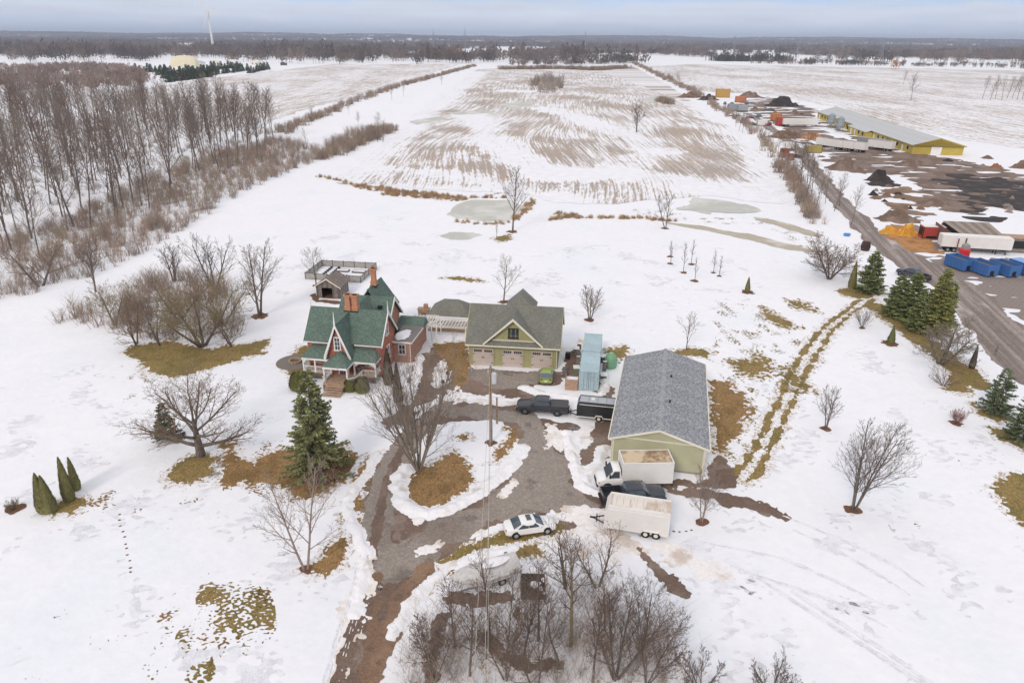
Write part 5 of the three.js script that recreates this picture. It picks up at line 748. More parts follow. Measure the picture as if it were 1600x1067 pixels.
function cabin(parent, paintMat, { x0, x1, x2, x3, belt, roof, wb, wr, rows = 2, beltRear = belt, roofPart = 'cabin' }) {
  const xs = [x0, x1, lerp(x1, x2, 0.33), lerp(x1, x2, 0.66), x2, x3], hs = [belt, roof - 0.05, roof, roof, roof - 0.04, beltRear], bs = [belt, belt, belt, lerp(belt, beltRear, 0.6), beltRear, beltRear];
  const ring = xs.map((x, k) => { const H = hs[k], b = bs[k], end = k === 0 || k === 5, z1 = end ? wb * 0.97 : wr + 0.03, y1 = H - 0.12 * (H - b), z2 = end ? wb * 0.86 : wr * 0.86; return [[x, b, wb], [x, y1, z1], [x, H, z2], [x, H + (end ? 0.02 : 0.04), 0], [x, H, -z2], [x, y1, -z1], [x, b, -wb]]; });
  const t = tb();
  for (let k = 0; k < 5; k++) for (let j = 0; j < 6; j++) t.quad(ring[k][j], ring[k + 1][j], ring[k + 1][j + 1], ring[k][j + 1]);
  const c = part(roofPart, smoothGeo(t), paintMat, parent);
  const mixp = (a, b, u) => [lerp(a[0], b[0], u), lerp(a[1], b[1], u), lerp(a[2], b[2], u)];
  const pane = (name, k, u0, u1) => { const g = tb(), d = k === 0 ? 0.012 : -0.012, off = (p) => [p[0] + d, p[1] + 0.012, p[2]]; for (let j = 1; j < 5; j++) { const A = ring[k], B = ring[k + 1], m0 = j === 1 ? 0.15 : 0, m1 = j === 4 ? 0.15 : 0, row = (u) => [mixp(mixp(A[j], B[j], u), mixp(A[j + 1], B[j + 1], u), m0), mixp(mixp(A[j], B[j], u), mixp(A[j + 1], B[j + 1], u), 1 - m1)], [p, q] = row(u0), [r, s] = row(u1); g.quad(off(p), off(r), off(s), off(q)); } part(name, g, M.carGlass, c); };
  pane('windscreen', 0, 0.08, 0.93); pane('rear_window', 4, 0.1, 0.9);
  const cuts = rows === 1 ? [[x0 - (x0 - x1) * 0.55, x1 - 0.1, x2 + 0.1, x2 + 0.08]] : [[lerp(x0, x1, 0.5), lerp(x0, x1, 0.98), lerp(x1, x2, 0.5), lerp(x1, x2, 0.5)], [lerp(x1, x2, 0.53), lerp(x1, x2, 0.53), lerp(x1, x2, 0.98), lerp(x2, x3, rows === 2 ? 0.5 : 0.1)]];
  for (const s of [1, -1]) for (const [a, b, d, e] of cuts) { const P = (x, v) => [x, lerp(belt + 0.02, roof - 0.14, v), s * (lerp(wb, wr + 0.03, v) + 0.014)], q = [P(a, 0.04), P(b, 0.93), P(d, 0.93), P(e, 0.04)]; part('side_window', tb().poly(s > 0 ? q.reverse() : q), M.carGlass, c); }
  return c;
}
function wheel(parent, x, z, r = 0.33, w = 0.22, rimMat = M.rim) {
  const s = Math.sign(z), o = part('wheel', tb().bar([x, r, z - s * w], [x, r, z], r, r, 18), M.rubber, parent);
  part('rim', tb().bar([x, r, z - s * 0.02], [x, r, z + s * 0.012], r * 0.62, r * 0.56, 14), rimMat, o);
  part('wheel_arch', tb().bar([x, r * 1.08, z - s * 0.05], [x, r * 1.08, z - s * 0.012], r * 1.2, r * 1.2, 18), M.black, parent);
}
function lamps(o, xf, xr, y, z, yr = y) { for (const s of [-1, 1]) { part('headlight', tb().box(xf, y, s * z, 0.1, 0.14, 0.3), M.lampClear, o); part('tail_light', tb().box(xr, yr, s * z, 0.08, 0.2, 0.22), M.lampRed, o); } }
function car(name, label, mat, { L = 4.6, W = 1.8, hatch = false, roof = 1.42 } = {}) {
  const o = thing(name, label, 'car'), h = L / 2, w = W / 2, tail = hatch ? 0.92 : 0.98;
  part('body', smoothGeo(shell([[h, 0.35, 0.58, w * 0.68], [h - 0.12, 0.24, 0.7, w * 0.86], [h - 0.6, 0.2, 0.8, w * 0.98], [h - 1.3, 0.2, 0.9, w], [0, 0.2, 0.94, w], [-h + 1.1, 0.2, tail, w], [-h + 0.35, 0.24, tail - 0.02, w * 0.96], [-h + 0.05, 0.32, tail - 0.12, w * 0.86], [-h, 0.4, tail - 0.24, w * 0.74]])), mat, o);
  cabin(o, mat, hatch ? { x0: h - 1.05, x1: h - 1.75, x2: -h + 0.75, x3: -h + 0.12, belt: 0.9, roof, wb: w * 0.92, wr: w * 0.7 } : { x0: h - 1.12, x1: h - 1.95, x2: -h + 1.5, x3: -h + 0.62, belt: 0.9, roof, wb: w * 0.92, wr: w * 0.7 });
  for (const s of [-1, 1]) { wheel(o, h - 0.88, s * (w + 0.01)); wheel(o, -h + 0.9, s * (w + 0.01)); part('mirror', tb().box(h - 1.6, 0.98, s * (w + 0.07), 0.14, 0.12, 0.18), mat, o); }
  lamps(o, h - 0.14, -h + 0.06, 0.62, w * 0.66, 0.78); part('number_plate', tb().box(-h - 0.005, 0.6, 0, 0.02, 0.12, 0.4), M.white, o); part('grille', tb().box(h - 0.02, 0.46, 0, 0.06, 0.14, 0.7), M.black, o);
  return o;
}
function pickup(name, label, mat, tonneau) {
  const o = thing(name, label, 'pickup truck'), w = 0.98;
  part('body', smoothGeo(shell([[2.95, 0.45, 0.95, w * 0.8], [2.85, 0.38, 1.08, w * 0.94], [2.2, 0.36, 1.16, w], [1.3, 0.36, 1.2, w], [0.4, 0.36, 1.2, w], [-0.98, 0.36, 1.2, w]])), mat, o);
  cabin(o, mat, { x0: 1.45, x1: 0.7, x2: -0.72, x3: -0.96, belt: 1.18, roof: 1.86, wb: w * 0.93, wr: w * 0.76, rows: 2, beltRear: 1.2 });
  const bed = part('cargo_bed', tb().box(-1.95, 0.8, w - 0.05, 1.92, 0.82, 0.1).box(-1.95, 0.8, -w + 0.05, 1.92, 0.82, 0.1).box(-1.95, 0.68, 0, 1.92, 0.08, 1.76).box(-1.05, 0.8, 0, 0.06, 0.8, 1.76), mat, o);
  part('tailgate', tb().box(-2.95, 0.82, 0, 0.08, 0.8, 1.8), mat, bed); part('bed_liner', tb().box(-1.98, 0.735, 0, 1.76, 0.03, 1.72), M.black, bed);
  if (tonneau) part('bed_cover', tb().box(-1.98, 1.22, 0, 1.9, 0.05, 1.86), std({ color: 0x4a4a4d, roughness: 0.8 }), bed);
  part('bumper', tb().box(2.95, 0.55, 0, 0.14, 0.24, 1.6).box(-3.05, 0.5, 0, 0.16, 0.2, 1.7), M.black, o); part('grille', tb().box(2.95, 0.85, 0, 0.06, 0.3, 1.1), M.black, o);
  for (const s of [-1, 1]) { wheel(o, 1.98, s * (w + 0.01), 0.4, 0.26, paint(0x55585c, 0.5)); wheel(o, -1.75, s * (w + 0.01), 0.4, 0.26, paint(0x55585c, 0.5)); part('mirror', tb().box(1.1, 1.3, s * (w + 0.12), 0.12, 0.2, 0.22), M.black, o); }
  lamps(o, 2.86, -2.98, 0.92, w * 0.72, 0.95);
  return o;
}
function cargoTrailer(name, label, { L, W, h, body, roof, panels, axles, lift = 0.4, trim = M.white, nose = 0.45, wall = 0.72 }) { // nose at +x with its upper edges bevelled
  const o = thing(name, label, 'trailer'), a = L / 2, w = W / 2, b = 0.32, y1 = lift + h;
  part('body', tb().prism([[-a, lift], [a, lift], [a, y1 - nose], [a - nose * 0.5, y1 - 0.02], [-a, y1 - 0.02]], -w, w), body, o);
  for (let k = 0; k < panels; k++) { const x0 = -a + 0.02 + k * (L - nose * 0.5 - 0.04) / panels, x1 = -a + (k + 1) * (L - nose * 0.5 - 0.04) / panels; part('roof_panel', tb().slab([[x0, y1, w - b], [x1 - 0.02, y1, w - b], [x1 - 0.02, y1 + 0.05, 0], [x0, y1 + 0.05, 0]], 0.05).slab([[x1 - 0.02, y1, -w + b], [x0, y1, -w + b], [x0, y1 + 0.05, 0], [x1 - 0.02, y1 + 0.05, 0]], 0.05), roof, o); }
  for (const s of [-1, 1]) { const q = [[-a, y1 - 0.22, s * (w + 0.012)], [a - nose * 0.5, y1 - 0.22, s * (w + 0.012)], [a - nose * 0.5, y1 + 0.012, s * (w - b)], [-a, y1 + 0.012, s * (w - b)]]; part('roof_edge', tb().slab(s > 0 ? q : q.reverse(), 0.03), roof, o); part('trim', tb().box(-nose * 0.2, y1 - 0.25, s * (w + 0.02), L - 0.4, 0.07, 0.04).box(0, lift + 0.04, s * (w + 0.015), L, 0.1, 0.05).box(-a + 0.04, lift + h / 2, s * (w + 0.014), 0.08, h - 0.3, 0.03), trim, o); }
  axles.forEach((x) => { for (const s of [-1, 1]) wheel(o, x, s * (w + 0.06), 0.33, 0.2, paint(0xd8d4c8, 0.5)); });
  for (const s of [-1, 1]) { const m = axles.reduce((p, q) => p + q) / axles.length, l = axles.length * 0.42; part('fender', tb().box(m, 0.74, s * (w + 0.06), l * 1.6, 0.06, 0.26).box(m - l * 0.9, 0.66, s * (w + 0.06), 0.06, 0.2, 0.26, 0, -0.5).box(m + l * 0.9, 0.66, s * (w + 0.06), 0.06, 0.2, 0.26, 0, 0.5), trim, o); }
  part('drawbar', tb().bar([a, lift, 0.6], [a + 1.1, lift, 0], 0.06, 0.06, 4).bar([a, lift, -0.6], [a + 1.1, lift, 0], 0.06, 0.06, 4).box(a + 1.2, lift + 0.02, 0, 0.35, 0.12, 0.14), M.black, o);
  part('jack', tb().bar([a + 0.75, 0.02, 0], [a + 0.75, lift + 0.45, 0], 0.05), M.black, o); part('rear_door', tb().box(-a - 0.02, lift + h / 2 - 0.05, 0, 0.04, h - 0.3, W - 0.2), body, o);
  return o;
}
function park(o, [ax, ay], [bx, by], halfWidth, side) { // (a) rear and (b) front point on the ground of the near side; side +1 when that is the right-hand side
  const a = G(ax, ay), b = G(bx, by), t = -Math.atan2(b[1] - a[1], b[0] - a[0]);
  o.rotation.y = t; o.position.set((a[0] + b[0]) / 2 - Math.sin(t) * halfWidth * side, 0.03, (a[1] + b[1]) / 2 - Math.cos(t) * halfWidth * side); return o;
}
{ const c = park(car('sedan', 'white sedan with a dark sunroof parked on the grass verge', M.carWhite), [808, 843], [854, 836], 0.9, 1); part('sunroof', tb().box(-0.12, 1.468, 0, 0.42, 0.012, 0.8), M.glass, c); }
{ const c = car('hatchback', 'lime green hatchback facing the garage doors', M.carGreen, { L: 4.0, W: 1.72, hatch: true, roof: 1.5 }); const [x, z] = G(851, 603); c.position.set(x + 0.3, 0.03, z - 2.0); c.rotation.y = Math.PI / 2 - 0.08; }
park(pickup('pickup_truck', 'charcoal pickup with a covered bed coupled to the black trailer', M.carDark, true), [871.6, 651], [822, 648], 0.95, -1);
park(pickup('pickup_truck', 'dark navy pickup with an open bed wedged between box truck and trailer', M.carNavy, false), [962, 794], [1022, 790], 0.9, 1);
{ const t = cargoTrailer('cargo_trailer', 'black cargo trailer with a grey panelled roof behind the charcoal pickup', { L: 4.3, W: 1.95, h: 1.85, body: paint(0x24272a, 0.35), roof: paint(0xa4a9b0, 0.45), panels: 4, axles: [-0.4], trim: M.trailerWhite }), p = park(t, [955, 661], [905, 656], 0.95, -1); part('roof_hatch', tb().box(0.4, 2.32, 0, 0.4, 0.08, 0.4), M.white, t); part('lamp_strip', tb().box(-1.3, 2.0, -1.0, 0.7, 0.05, 0.03), M.lampClear, t); }
{ const t = cargoTrailer('cargo_trailer', 'weathered white cargo trailer with tandem wheels and a stained roof', { L: 5.6, W: 2.3, h: 2.25, body: M.trailerWhite, roof: M.dirtyWhite, panels: 9, axles: [-0.85, -1.75], nose: 0.6 }); park(t, [1034, 844], [952, 831], 1.15, -1); }
{ // box truck
  const o = thing('box_truck', 'white box truck with a rust-stained roof parked against the workshop', 'truck'), w = 1.15, x0 = -3.6, x1 = 1.2, y0 = 0.85, y1 = 3.15;
  const b = part('cargo_box', tb().box((x0 + x1) / 2, (y0 + y1) / 2, 0, x1 - x0, y1 - y0, 2 * w), M.trailerWhite, o);
  part('box_roof', tb().box((x0 + x1) / 2, y1 + 0.02, 0, x1 - x0 - 0.16, 0.05, 2 * w - 0.16), M.stainedRoof, b);
  for (const s of [-1, 1]) part('edge_trim', tb().box((x0 + x1) / 2, y1, s * w, x1 - x0 + 0.04, 0.12, 0.08), M.white, b);
  part('edge_trim', tb().box(x1, y1, 0, 0.1, 0.14, 2 * w + 0.04).box(x0, y1, 0, 0.1, 0.14, 2 * w + 0.04).box(x1 + 0.02, 2, w, 0.07, 2.3, 0.06).box(x0 - 0.02, 2, w, 0.07, 2.3, 0.06).box(x1 + 0.02, 2, -w, 0.07, 2.3, 0.06).box(x0 - 0.02, 2, -w, 0.07, 2.3, 0.06), M.white, b);
  for (let k = 0; k < 3; k++) part('rear_door', tb().box(x0 - 0.02, 1.3 + k * 0.66, 0, 0.04, 0.62, 2 * w - 0.2), M.trailerWhite, b);
  part('cab', smoothGeo(shell([[3.55, 0.5, 0.95, 0.78], [3.42, 0.42, 1.12, 0.95], [2.9, 0.4, 1.3, 1.0], [2.4, 0.4, 1.4, 1.0], [1.22, 0.4, 1.45, 1.0]])), M.carWhite, o);
  cabin(o, M.carWhite, { x0: 2.75, x1: 2.05, x2: 1.35, x3: 1.22, belt: 1.38, roof: 2.3, wb: 0.96, wr: 0.84, rows: 1, beltRear: 1.42 });
  part('chassis', tb().box(-0.6, 0.68, 0, 6.2, 0.24, 0.9), M.black, o); part('bumper', tb().box(3.52, 0.55, 0, 0.14, 0.24, 1.8).box(x0 - 0.1, 0.55, 0, 0.2, 0.12, 2), M.black, o); part('grille', tb().box(3.53, 0.82, 0, 0.06, 0.2, 0.9), M.black, o);
  for (const s of [-1, 1]) { wheel(o, 2.55, s * 1.02, 0.4, 0.26, paint(0x39485c, 0.5)); wheel(o, -2.1, s * 1.08, 0.4, 0.5, M.rim); part('mirror', tb().box(2.4, 1.75, s * 1.18, 0.12, 0.36, 0.2), M.black, o); part('headlight', tb().box(3.44, 0.9, s * 0.72, 0.12, 0.18, 0.26), M.lampClear, o); part('indicator', tb().box(3.36, 0.9, s * 0.93, 0.16, 0.14, 0.06), M.amber, o); }
  park(o, [1042, 766], [938, 768], 1.0, -1);
}
{ // boat under a grey cover
  const a = G(806, 898), b = G(706, 931), L = Math.hypot(b[0] - a[0], b[1] - a[1]), o = thing('boat', 'covered motorboat with a grey tarpaulin and snow lying on it', 'boat', [(a[0] + b[0]) / 2, 0, (a[1] + b[1]) / 2 - 0.4], -Math.atan2(b[1] - a[1], b[0] - a[0])), w = 1.15;
  const xs = [-0.5, -0.3, -0.1, 0.1, 0.28, 0.4, 0.47, 0.5], ws = [0.92, 1, 1, 0.98, 0.84, 0.56, 0.25, 0.04], hull = tb(), R = xs.map((x, k) => { const W = ws[k] * w, sh = 1.05 + 0.25 * smooth(0, 0.5, x), ke = 0.3 + 0.5 * smooth(0.25, 0.5, x); return [[x * L, sh, W], [x * L, lerp(sh, ke, 0.55), W * 0.94], [x * L, ke, W * 0.1], [x * L, ke, -W * 0.1], [x * L, lerp(sh, ke, 0.55), -W * 0.94], [x * L, sh, -W]]; });
  for (let k = 0; k < R.length - 1; k++) for (let i = 0; i < 5; i++) hull.quad(R[k + 1][i], R[k][i], R[k][i + 1], R[k + 1][i + 1]);
  hull.poly(R[0]);
  part('hull', smoothGeo(hull, 0.5), M.carWhite, o);
  const cov = tb(), C = xs.map((x, k) => { const W = ws[k] * w + 0.03, sh = 1.07 + 0.25 * smooth(0, 0.5, x), pk = sh + 0.75 * smooth(0.5, 0.2, x) * (0.75 + 0.25 * Math.sin(x * 9)); return [[x * L, sh - 0.2, W], [x * L, sh, W], [x * L, lerp(sh, pk, 0.75), W * 0.5], [x * L, pk, 0], [x * L, lerp(sh, pk, 0.75), -W * 0.5], [x * L, sh, -W], [x * L, sh - 0.2, -W]]; });
  for (let k = 0; k < C.length - 1; k++) for (let i = 0; i < 6; i++) cov.quad(C[k][i], C[k + 1][i], C[k + 1][i + 1], C[k][i + 1]);
  cov.poly([...C[0]].reverse());
  part('tarpaulin', smoothGeo(cov, 0.6), std({ map: texture(256, 256, (u, v) => vary([200, 197, 196], 0.85 + 0.25 * tn(u, v, 6, 4, 431)), [1 / 3]), roughness: 0.5, side: THREE.DoubleSide }), o);
  for (const [x, r, h] of [[-0.15, 0.95, 1.78], [0.34, 0.4, 1.28]]) { const g = new THREE.SphereGeometry(1, 16, 8, 0, 6.283, 0, 1.571), p = g.attributes.position; for (let k = 0; k < p.count; k++) p.setXYZ(k, p.getX(k) * r * 1.3 * (1 + 0.25 * noiseA(p.getX(k) * 2, p.getZ(k) * 2)), p.getY(k) * 0.12, p.getZ(k) * r * 0.55); g.computeVertexNormals(); const s = part('snow_patch', g, M.bank, o); s.position.set(x * L, h - 0.14, 0); }
  part('stern_panel', tb().box(-0.5 * L - 0.05, 1.0, 0, 0.08, 0.9, 1.9), M.carWhite, o); part('emblem', tb().slab([[-0.46 * L, 1.14, 1.1], [-0.4 * L, 1.14, 1.16], [-0.4 * L, 1.3, 1.12], [-0.44 * L, 1.3, 1.09]], 0.01), paint(0x3b5596, 0.5), o);
  part('trailer_frame', tb().box(0, 0.3, 0.5, L * 0.9, 0.12, 0.08).box(0, 0.3, -0.5, L * 0.9, 0.12, 0.08).box(-0.2 * L, 0.3, 0, 0.08, 0.1, 1.9), M.galv, o); for (const s of [-1, 1]) wheel(o, -0.2 * L, s * 1.02, 0.3, 0.2);
}
// ---------------------------------------------------------------- containers, tank, pole and yard clutter
function shippingContainer(label, x, z, turn, mat) {
  const o = thing('shipping_container', label, 'container', [x, 0.08, z], turn, 'blue containers end to end'), L = 6.06, W = 2.44, h = 2.55;
  const side = tb(); for (const s of [-1, 1]) for (let k = 0; k < 22; k++) side.box(s * (W / 2 - (k % 2 ? 0.06 : 0.03)), h / 2, -L / 2 + 0.13 + (k + 0.5) * (L - 0.26) / 22, 0.04, h - 0.2, (L - 0.26) / 22);
  part('corrugated_sides', side, mat, o).userData.kind = 'stuff';
  part('frame', tb().box(0, 0.08, L / 2 - 0.06, W, 0.16, 0.12).box(0, h - 0.06, L / 2 - 0.06, W, 0.12, 0.12).box(0, 0.08, -L / 2 + 0.06, W, 0.16, 0.12).box(0, h - 0.06, -L / 2 + 0.06, W, 0.12, 0.12).box(-W / 2 + 0.06, h / 2, L / 2 - 0.05, 0.12, h, 0.14).box(W / 2 - 0.06, h / 2, L / 2 - 0.05, 0.12, h, 0.14).box(-W / 2 + 0.06, h / 2, -L / 2 + 0.05, 0.12, h, 0.14).box(W / 2 - 0.06, h / 2, -L / 2 + 0.05, 0.12, h, 0.14).box(-W / 2 + 0.04, 0.08, 0, 0.1, 0.15, L - 0.2).box(W / 2 - 0.04, 0.08, 0, 0.1, 0.15, L - 0.2), mat, o);
  part('roof_sheet', tb().box(0, h - 0.035, 0, W - 0.04, 0.05, L - 0.1), mat, o); part('back_panel', tb().box(0, h / 2, -L / 2 + 0.06, W - 0.2, h - 0.2, 0.04), mat, o);
  for (const s of [-1, 1]) { const d = part('door', tb().box(s * 0.56, h / 2, L / 2 - 0.05, 1.08, h - 0.28, 0.05), mat, o); for (let k = 0; k < 4; k++) part('door_panel', tb().box(s * 0.56, 0.46 + k * 0.55, L / 2 - 0.015, 0.98, 0.44, 0.03), mat, d); for (const q of [0.22, 0.62]) part('lock_rod', tb().bar([s * q, 0.14, L / 2 + 0.03], [s * q, h - 0.1, L / 2 + 0.03], 0.025), M.galv, d); }
  return o;
}
shippingContainer('nearer pale blue shipping container with its doors facing the drive', 9.92, -81.4, -0.145, M.containerBlue);
shippingContainer('farther pale blue shipping container set end to end behind the first', 10.82, -87.6, -0.145, M.containerBlue);
{ const [x, z] = G(954, 574), o = thing('storage_tank', 'rounded green plastic tank beside the containers', 'tank', [x, 0, z], -0.15), g = tb().lathe(0, 0, [[0.2, 0.0], [0.7, 0.05], [0.82, 0.4], [0.82, 1.3], [0.66, 1.75], [0.3, 1.98], [0.26, 2.0]], 20); part('body', smoothGeo(g, 0.8), paint(0x6f9c7c, 0.5), o); part('lid', tb().lathe(0, 0, [[0.3, 1.96], [0.3, 2.1], [0.0, 2.14]], 14), paint(0x86b090, 0.5), o); for (const y of [0.55, 0.95]) part('rib', tb().lathe(0, 0, [[0.82, y], [0.86, y + 0.04], [0.86, y + 0.1], [0.82, y + 0.14]], 20), paint(0x6f9c7c, 0.5), o); }
{ const [x, z] = G(893, 611), o = thing('plywood_crate', 'open plywood crate with snow on top beside the nearer container', 'crate', [x, 0, z - 0.9], -0.16); part('panel', tb().box(0.1, 0.75, 0.7, 1.5, 1.5, 0.05), M.ply, o); part('panel', tb().box(-0.68, 0.75, 0, 0.05, 1.7, 1.4), M.ply, o); part('panel', tb().box(0.85, 0.7, 0, 0.05, 1.4, 1.4), M.ply, o); part('panel', tb().box(0.1, 0.6, -0.7, 1.5, 1.2, 0.05), M.ply, o); part('snow_fill', tb().box(0.08, 0.7, 0, 1.44, 1.1, 1.34), M.bank, o); }
{
  const R = rng(15), kinds = [['scrap_board', 'pile of leaning boards', [0.5, 1.4, 0.12], M.oldWood], ['plastic_bin', 'black plastic bin', [0.6, 0.8, 0.6], M.black], ['feed_sack', 'green tarpaulin bundle', [0.8, 0.6, 1.0], paint(0x6d7a5c, 0.8)], ['scrap_board', 'grey stacked lumber', [0.5, 0.5, 2.2], M.darkWood], ['metal_drum', 'rusty barrel', [0.5, 0.8, 0.5], paint(0x7c5240, 0.8)], ['plastic_bin', 'pale plastic tote', [0.6, 0.5, 0.8], M.cream]];
  [[887, 560, 1, 'by the garage corner'], [903, 572, 0, 'against the west side of the nearer container'], [900, 580, 2, 'west of the nearer container'], [903, 556, 3, 'west of the container joint'], [905, 545, 4, 'west of the farther container'], [908, 535, 5, 'west of the farther container end'], [941, 566, 4, 'between container and green tank'], [944, 580, 0, 'east of the nearer container'], [946, 548, 5, 'east of the container joint'], [900, 550, 2, 'near the container joint'], [882, 585, 3, 'beside the east garage wall'], [943, 592, 2, 'at the east front corner of the container']].forEach(([a, b, k, w]) => {
    const [n, l, [sx, sy, sz], m] = kinds[k], [x, z] = G(a, b), o = thing(n, `${l} lying ${w}`, 'clutter', [x, 0, z], R() - 0.5);
    part('body', tb().box(0, sy / 2, 0, sx, sy, sz), m, o); part('top', tb().box(0.04, sy + 0.04, 0, sx * 1.06, 0.07, sz * 1.05, 0.08), k % 2 ? m : M.bank, o);
  });
}
{ // utility pole with a transformer
  const [x, z] = G(767, 692), h = tall(767, 692, 572), o = thing('utility_pole', 'wooden utility pole with a grey transformer on the island', 'utility pole', [x, 0, z]);
  part('pole', tb().bar([0, -0.1, 0], [0, h, 0], 0.16, 0.11, 10), M.postWood, o); part('transformer', tb().lathe(0.34, 0.1, [[0, h - 1.9], [0.26, h - 1.88], [0.27, h - 0.85], [0.24, h - 0.75], [0, h - 0.7]], 14), paint(0xc8ccd0, 0.5), o); part('bracket', tb().box(0.14, h - 1.3, 0.03, 0.3, 0.1, 0.08), M.galv, o); part('insulator', tb().bar([0, h, 0], [0, h + 0.25, 0], 0.05, 0.04), M.galv, o); part('cutout', tb().box(-0.25, h - 0.5, 0.1, 0.08, 0.4, 0.08), M.cream, o); part('meter_pipe', tb().bar([0.14, 0, 0.1], [0.14, 2.6, 0.1], 0.05), M.galv, o);
  const wires = [[0.0, h + 0.2, -0.6], [0.15, h - 0.6, 0.4], [-0.12, h - 1.2, 1.1]];
  wires.forEach(([dx, y, ex], k) => { const q = new THREE.CatmullRomCurve3(Array.from({ length: 9 }, (_, i) => { const t = i / 8; return new THREE.Vector3(lerp(x + dx, -1.0 + ex, t), lerp(y, 9.6 - k * 0.4, t) - 1.1 * 4 * t * (1 - t), lerp(z, 14, t)); })); tag(part(numbered('overhead_wire'), new THREE.TubeGeometry(q, 40, 0.016, 5), paint(0xb3aaa0, 0.6), scene), `overhead wire, ${['topmost', 'middle', 'lowest'][k]} of three strung from the utility pole`, 'wire', 'wires from the pole'); });
  const post = thing('guard_post', 'short wooden post standing just behind the utility pole', 'post', [x + 0.55, 0, z - 4.2]); part('shaft', tb().bar([0, 0, 0], [0, 3.2, 0], 0.1, 0.09, 8), M.postWood, post); part('cap', tb().box(0, 3.23, 0, 0.24, 0.06, 0.24), M.galv, post);
}
for (const [a, b, l] of [[700, 594, 'small dark garden lamp post on the snow patch left of the garage'], [692, 608, 'low dark stone ornament on the mud left of the garage']]) { const [x, z] = G(a, b), o = thing('garden_ornament', l, 'ornament', [x, 0, z]); part('pedestal', tb().lathe(0, 0, [[0.22, 0], [0.22, 0.12], [0.12, 0.18], [0.1, 0.7], [0.16, 0.78]], 10), M.darkWood, o); part('head', tb().lathe(0, 0, [[0.16, 0.78], [0.26, 0.95], [0.22, 1.2], [0.05, 1.32], [0, 1.33]], 10), M.black, o); }
// ---------------------------------------------------------------- the works yard
{ // long yellow barn
  const H = thing('yellow_barn', 'very long yellow barn with a pale metal roof in the works yard', 'barn', [163, 0, -280], -0.125), L = 138, w = 9.2;
  part('wall', tb().prism([[-w, 0], [w, 0], [w, 3.6], [0, 6.0], [-w, 3.6]], -L, 0), M.barnYellow, H);
  const r = part('roof', tb().ridgeZ(-w - 0.6, w + 0.6, 0.6, -L - 0.6, 3.55, 6.3, 0.2), M.steelRoof, H);
  const seam = tb(); for (let z = 0; z > -L; z -= 2.4) for (const s of [-1, 1]) { const q = [[s * (w + 0.6), 3.62, z], [0, 6.37, z], [0, 6.37, z - 0.12], [s * (w + 0.6), 3.62, z - 0.12]]; seam.slab(s > 0 ? [...q].reverse() : q, 0.06); } part('roof_seams', seam, M.steelRoof, r).userData.kind = 'stuff';
  part('side_porch_roof', tb().slab([[-w - 3.2, 2.9, -72], [-w - 3.2, 2.9, -46], [-w - 0.4, 3.7, -46], [-w - 0.4, 3.7, -72]], 0.15), M.steelRoof, H); part('side_porch_wall', tb().box(-w - 1.5, 1.4, -59, 3, 2.8, 25), M.barnYellow, H);
  const gd = part('big_door', tb().box(-0.6, 1.5, 0.05, 3.8, 3.0, 0.1), M.white, H); part('door_frame', tb().box(-0.6, 3.08, 0.06, 4.2, 0.16, 0.14).box(-2.62, 1.5, 0.06, 0.2, 3.0, 0.14).box(1.42, 1.5, 0.06, 0.2, 3.0, 0.14), M.barnYellow, gd);
  const R = rng(3); for (let z = -5; z > -L + 4; z -= 5.6) { const o = z < -45 && z > -73 ? -w - 3.04 : -w - 0.02; if (R() < 0.25) part('door', tb().box(o, 1.2, z, 0.1, 2.4, 1.4), M.white, H); else part('fan_opening', tb().box(o, 1.9, z, 0.12, 1.3, 1.5).box(o - 0.12, 1.9, z, 0.2, 0.9, 0.9), M.black, H); }
  part('fascia', tb().prism([[-w - 0.7, 3.2], [0, 5.95], [w + 0.7, 3.2], [w + 0.7, 3.5], [0, 6.3], [-w - 0.7, 3.5]].reverse(), 0.6, 0.7), M.barnYellow, r);
}
[[1307, 201, 'farther galvanised feed silo beside the yellow barn'], [1321, 207, 'nearer galvanised feed silo beside the yellow barn']].forEach(([a, b, l]) => { const [x, z] = G(a, b), o = thing('feed_silo', l, 'silo', [x - 3, 0, z], 0, 'feed silos by the yellow barn'); part('bin', tb().lathe(0, 0, [[0.4, 1.6], [1.7, 3.2], [1.7, 6.4], [0.4, 7.4], [0, 7.45]], 18), M.galv, o); for (let k = 0; k < 4; k++) part('leg', tb().bar([Math.cos(k * 1.571) * 1.5, 0, Math.sin(k * 1.571) * 1.5], [Math.cos(k * 1.571) * 1.5, 3.2, Math.sin(k * 1.571) * 1.5], 0.1), M.galv, o); part('ladder', tb().bar([1.75, 0.3, 0], [1.75, 6.4, 0], 0.06), M.galv, o); });
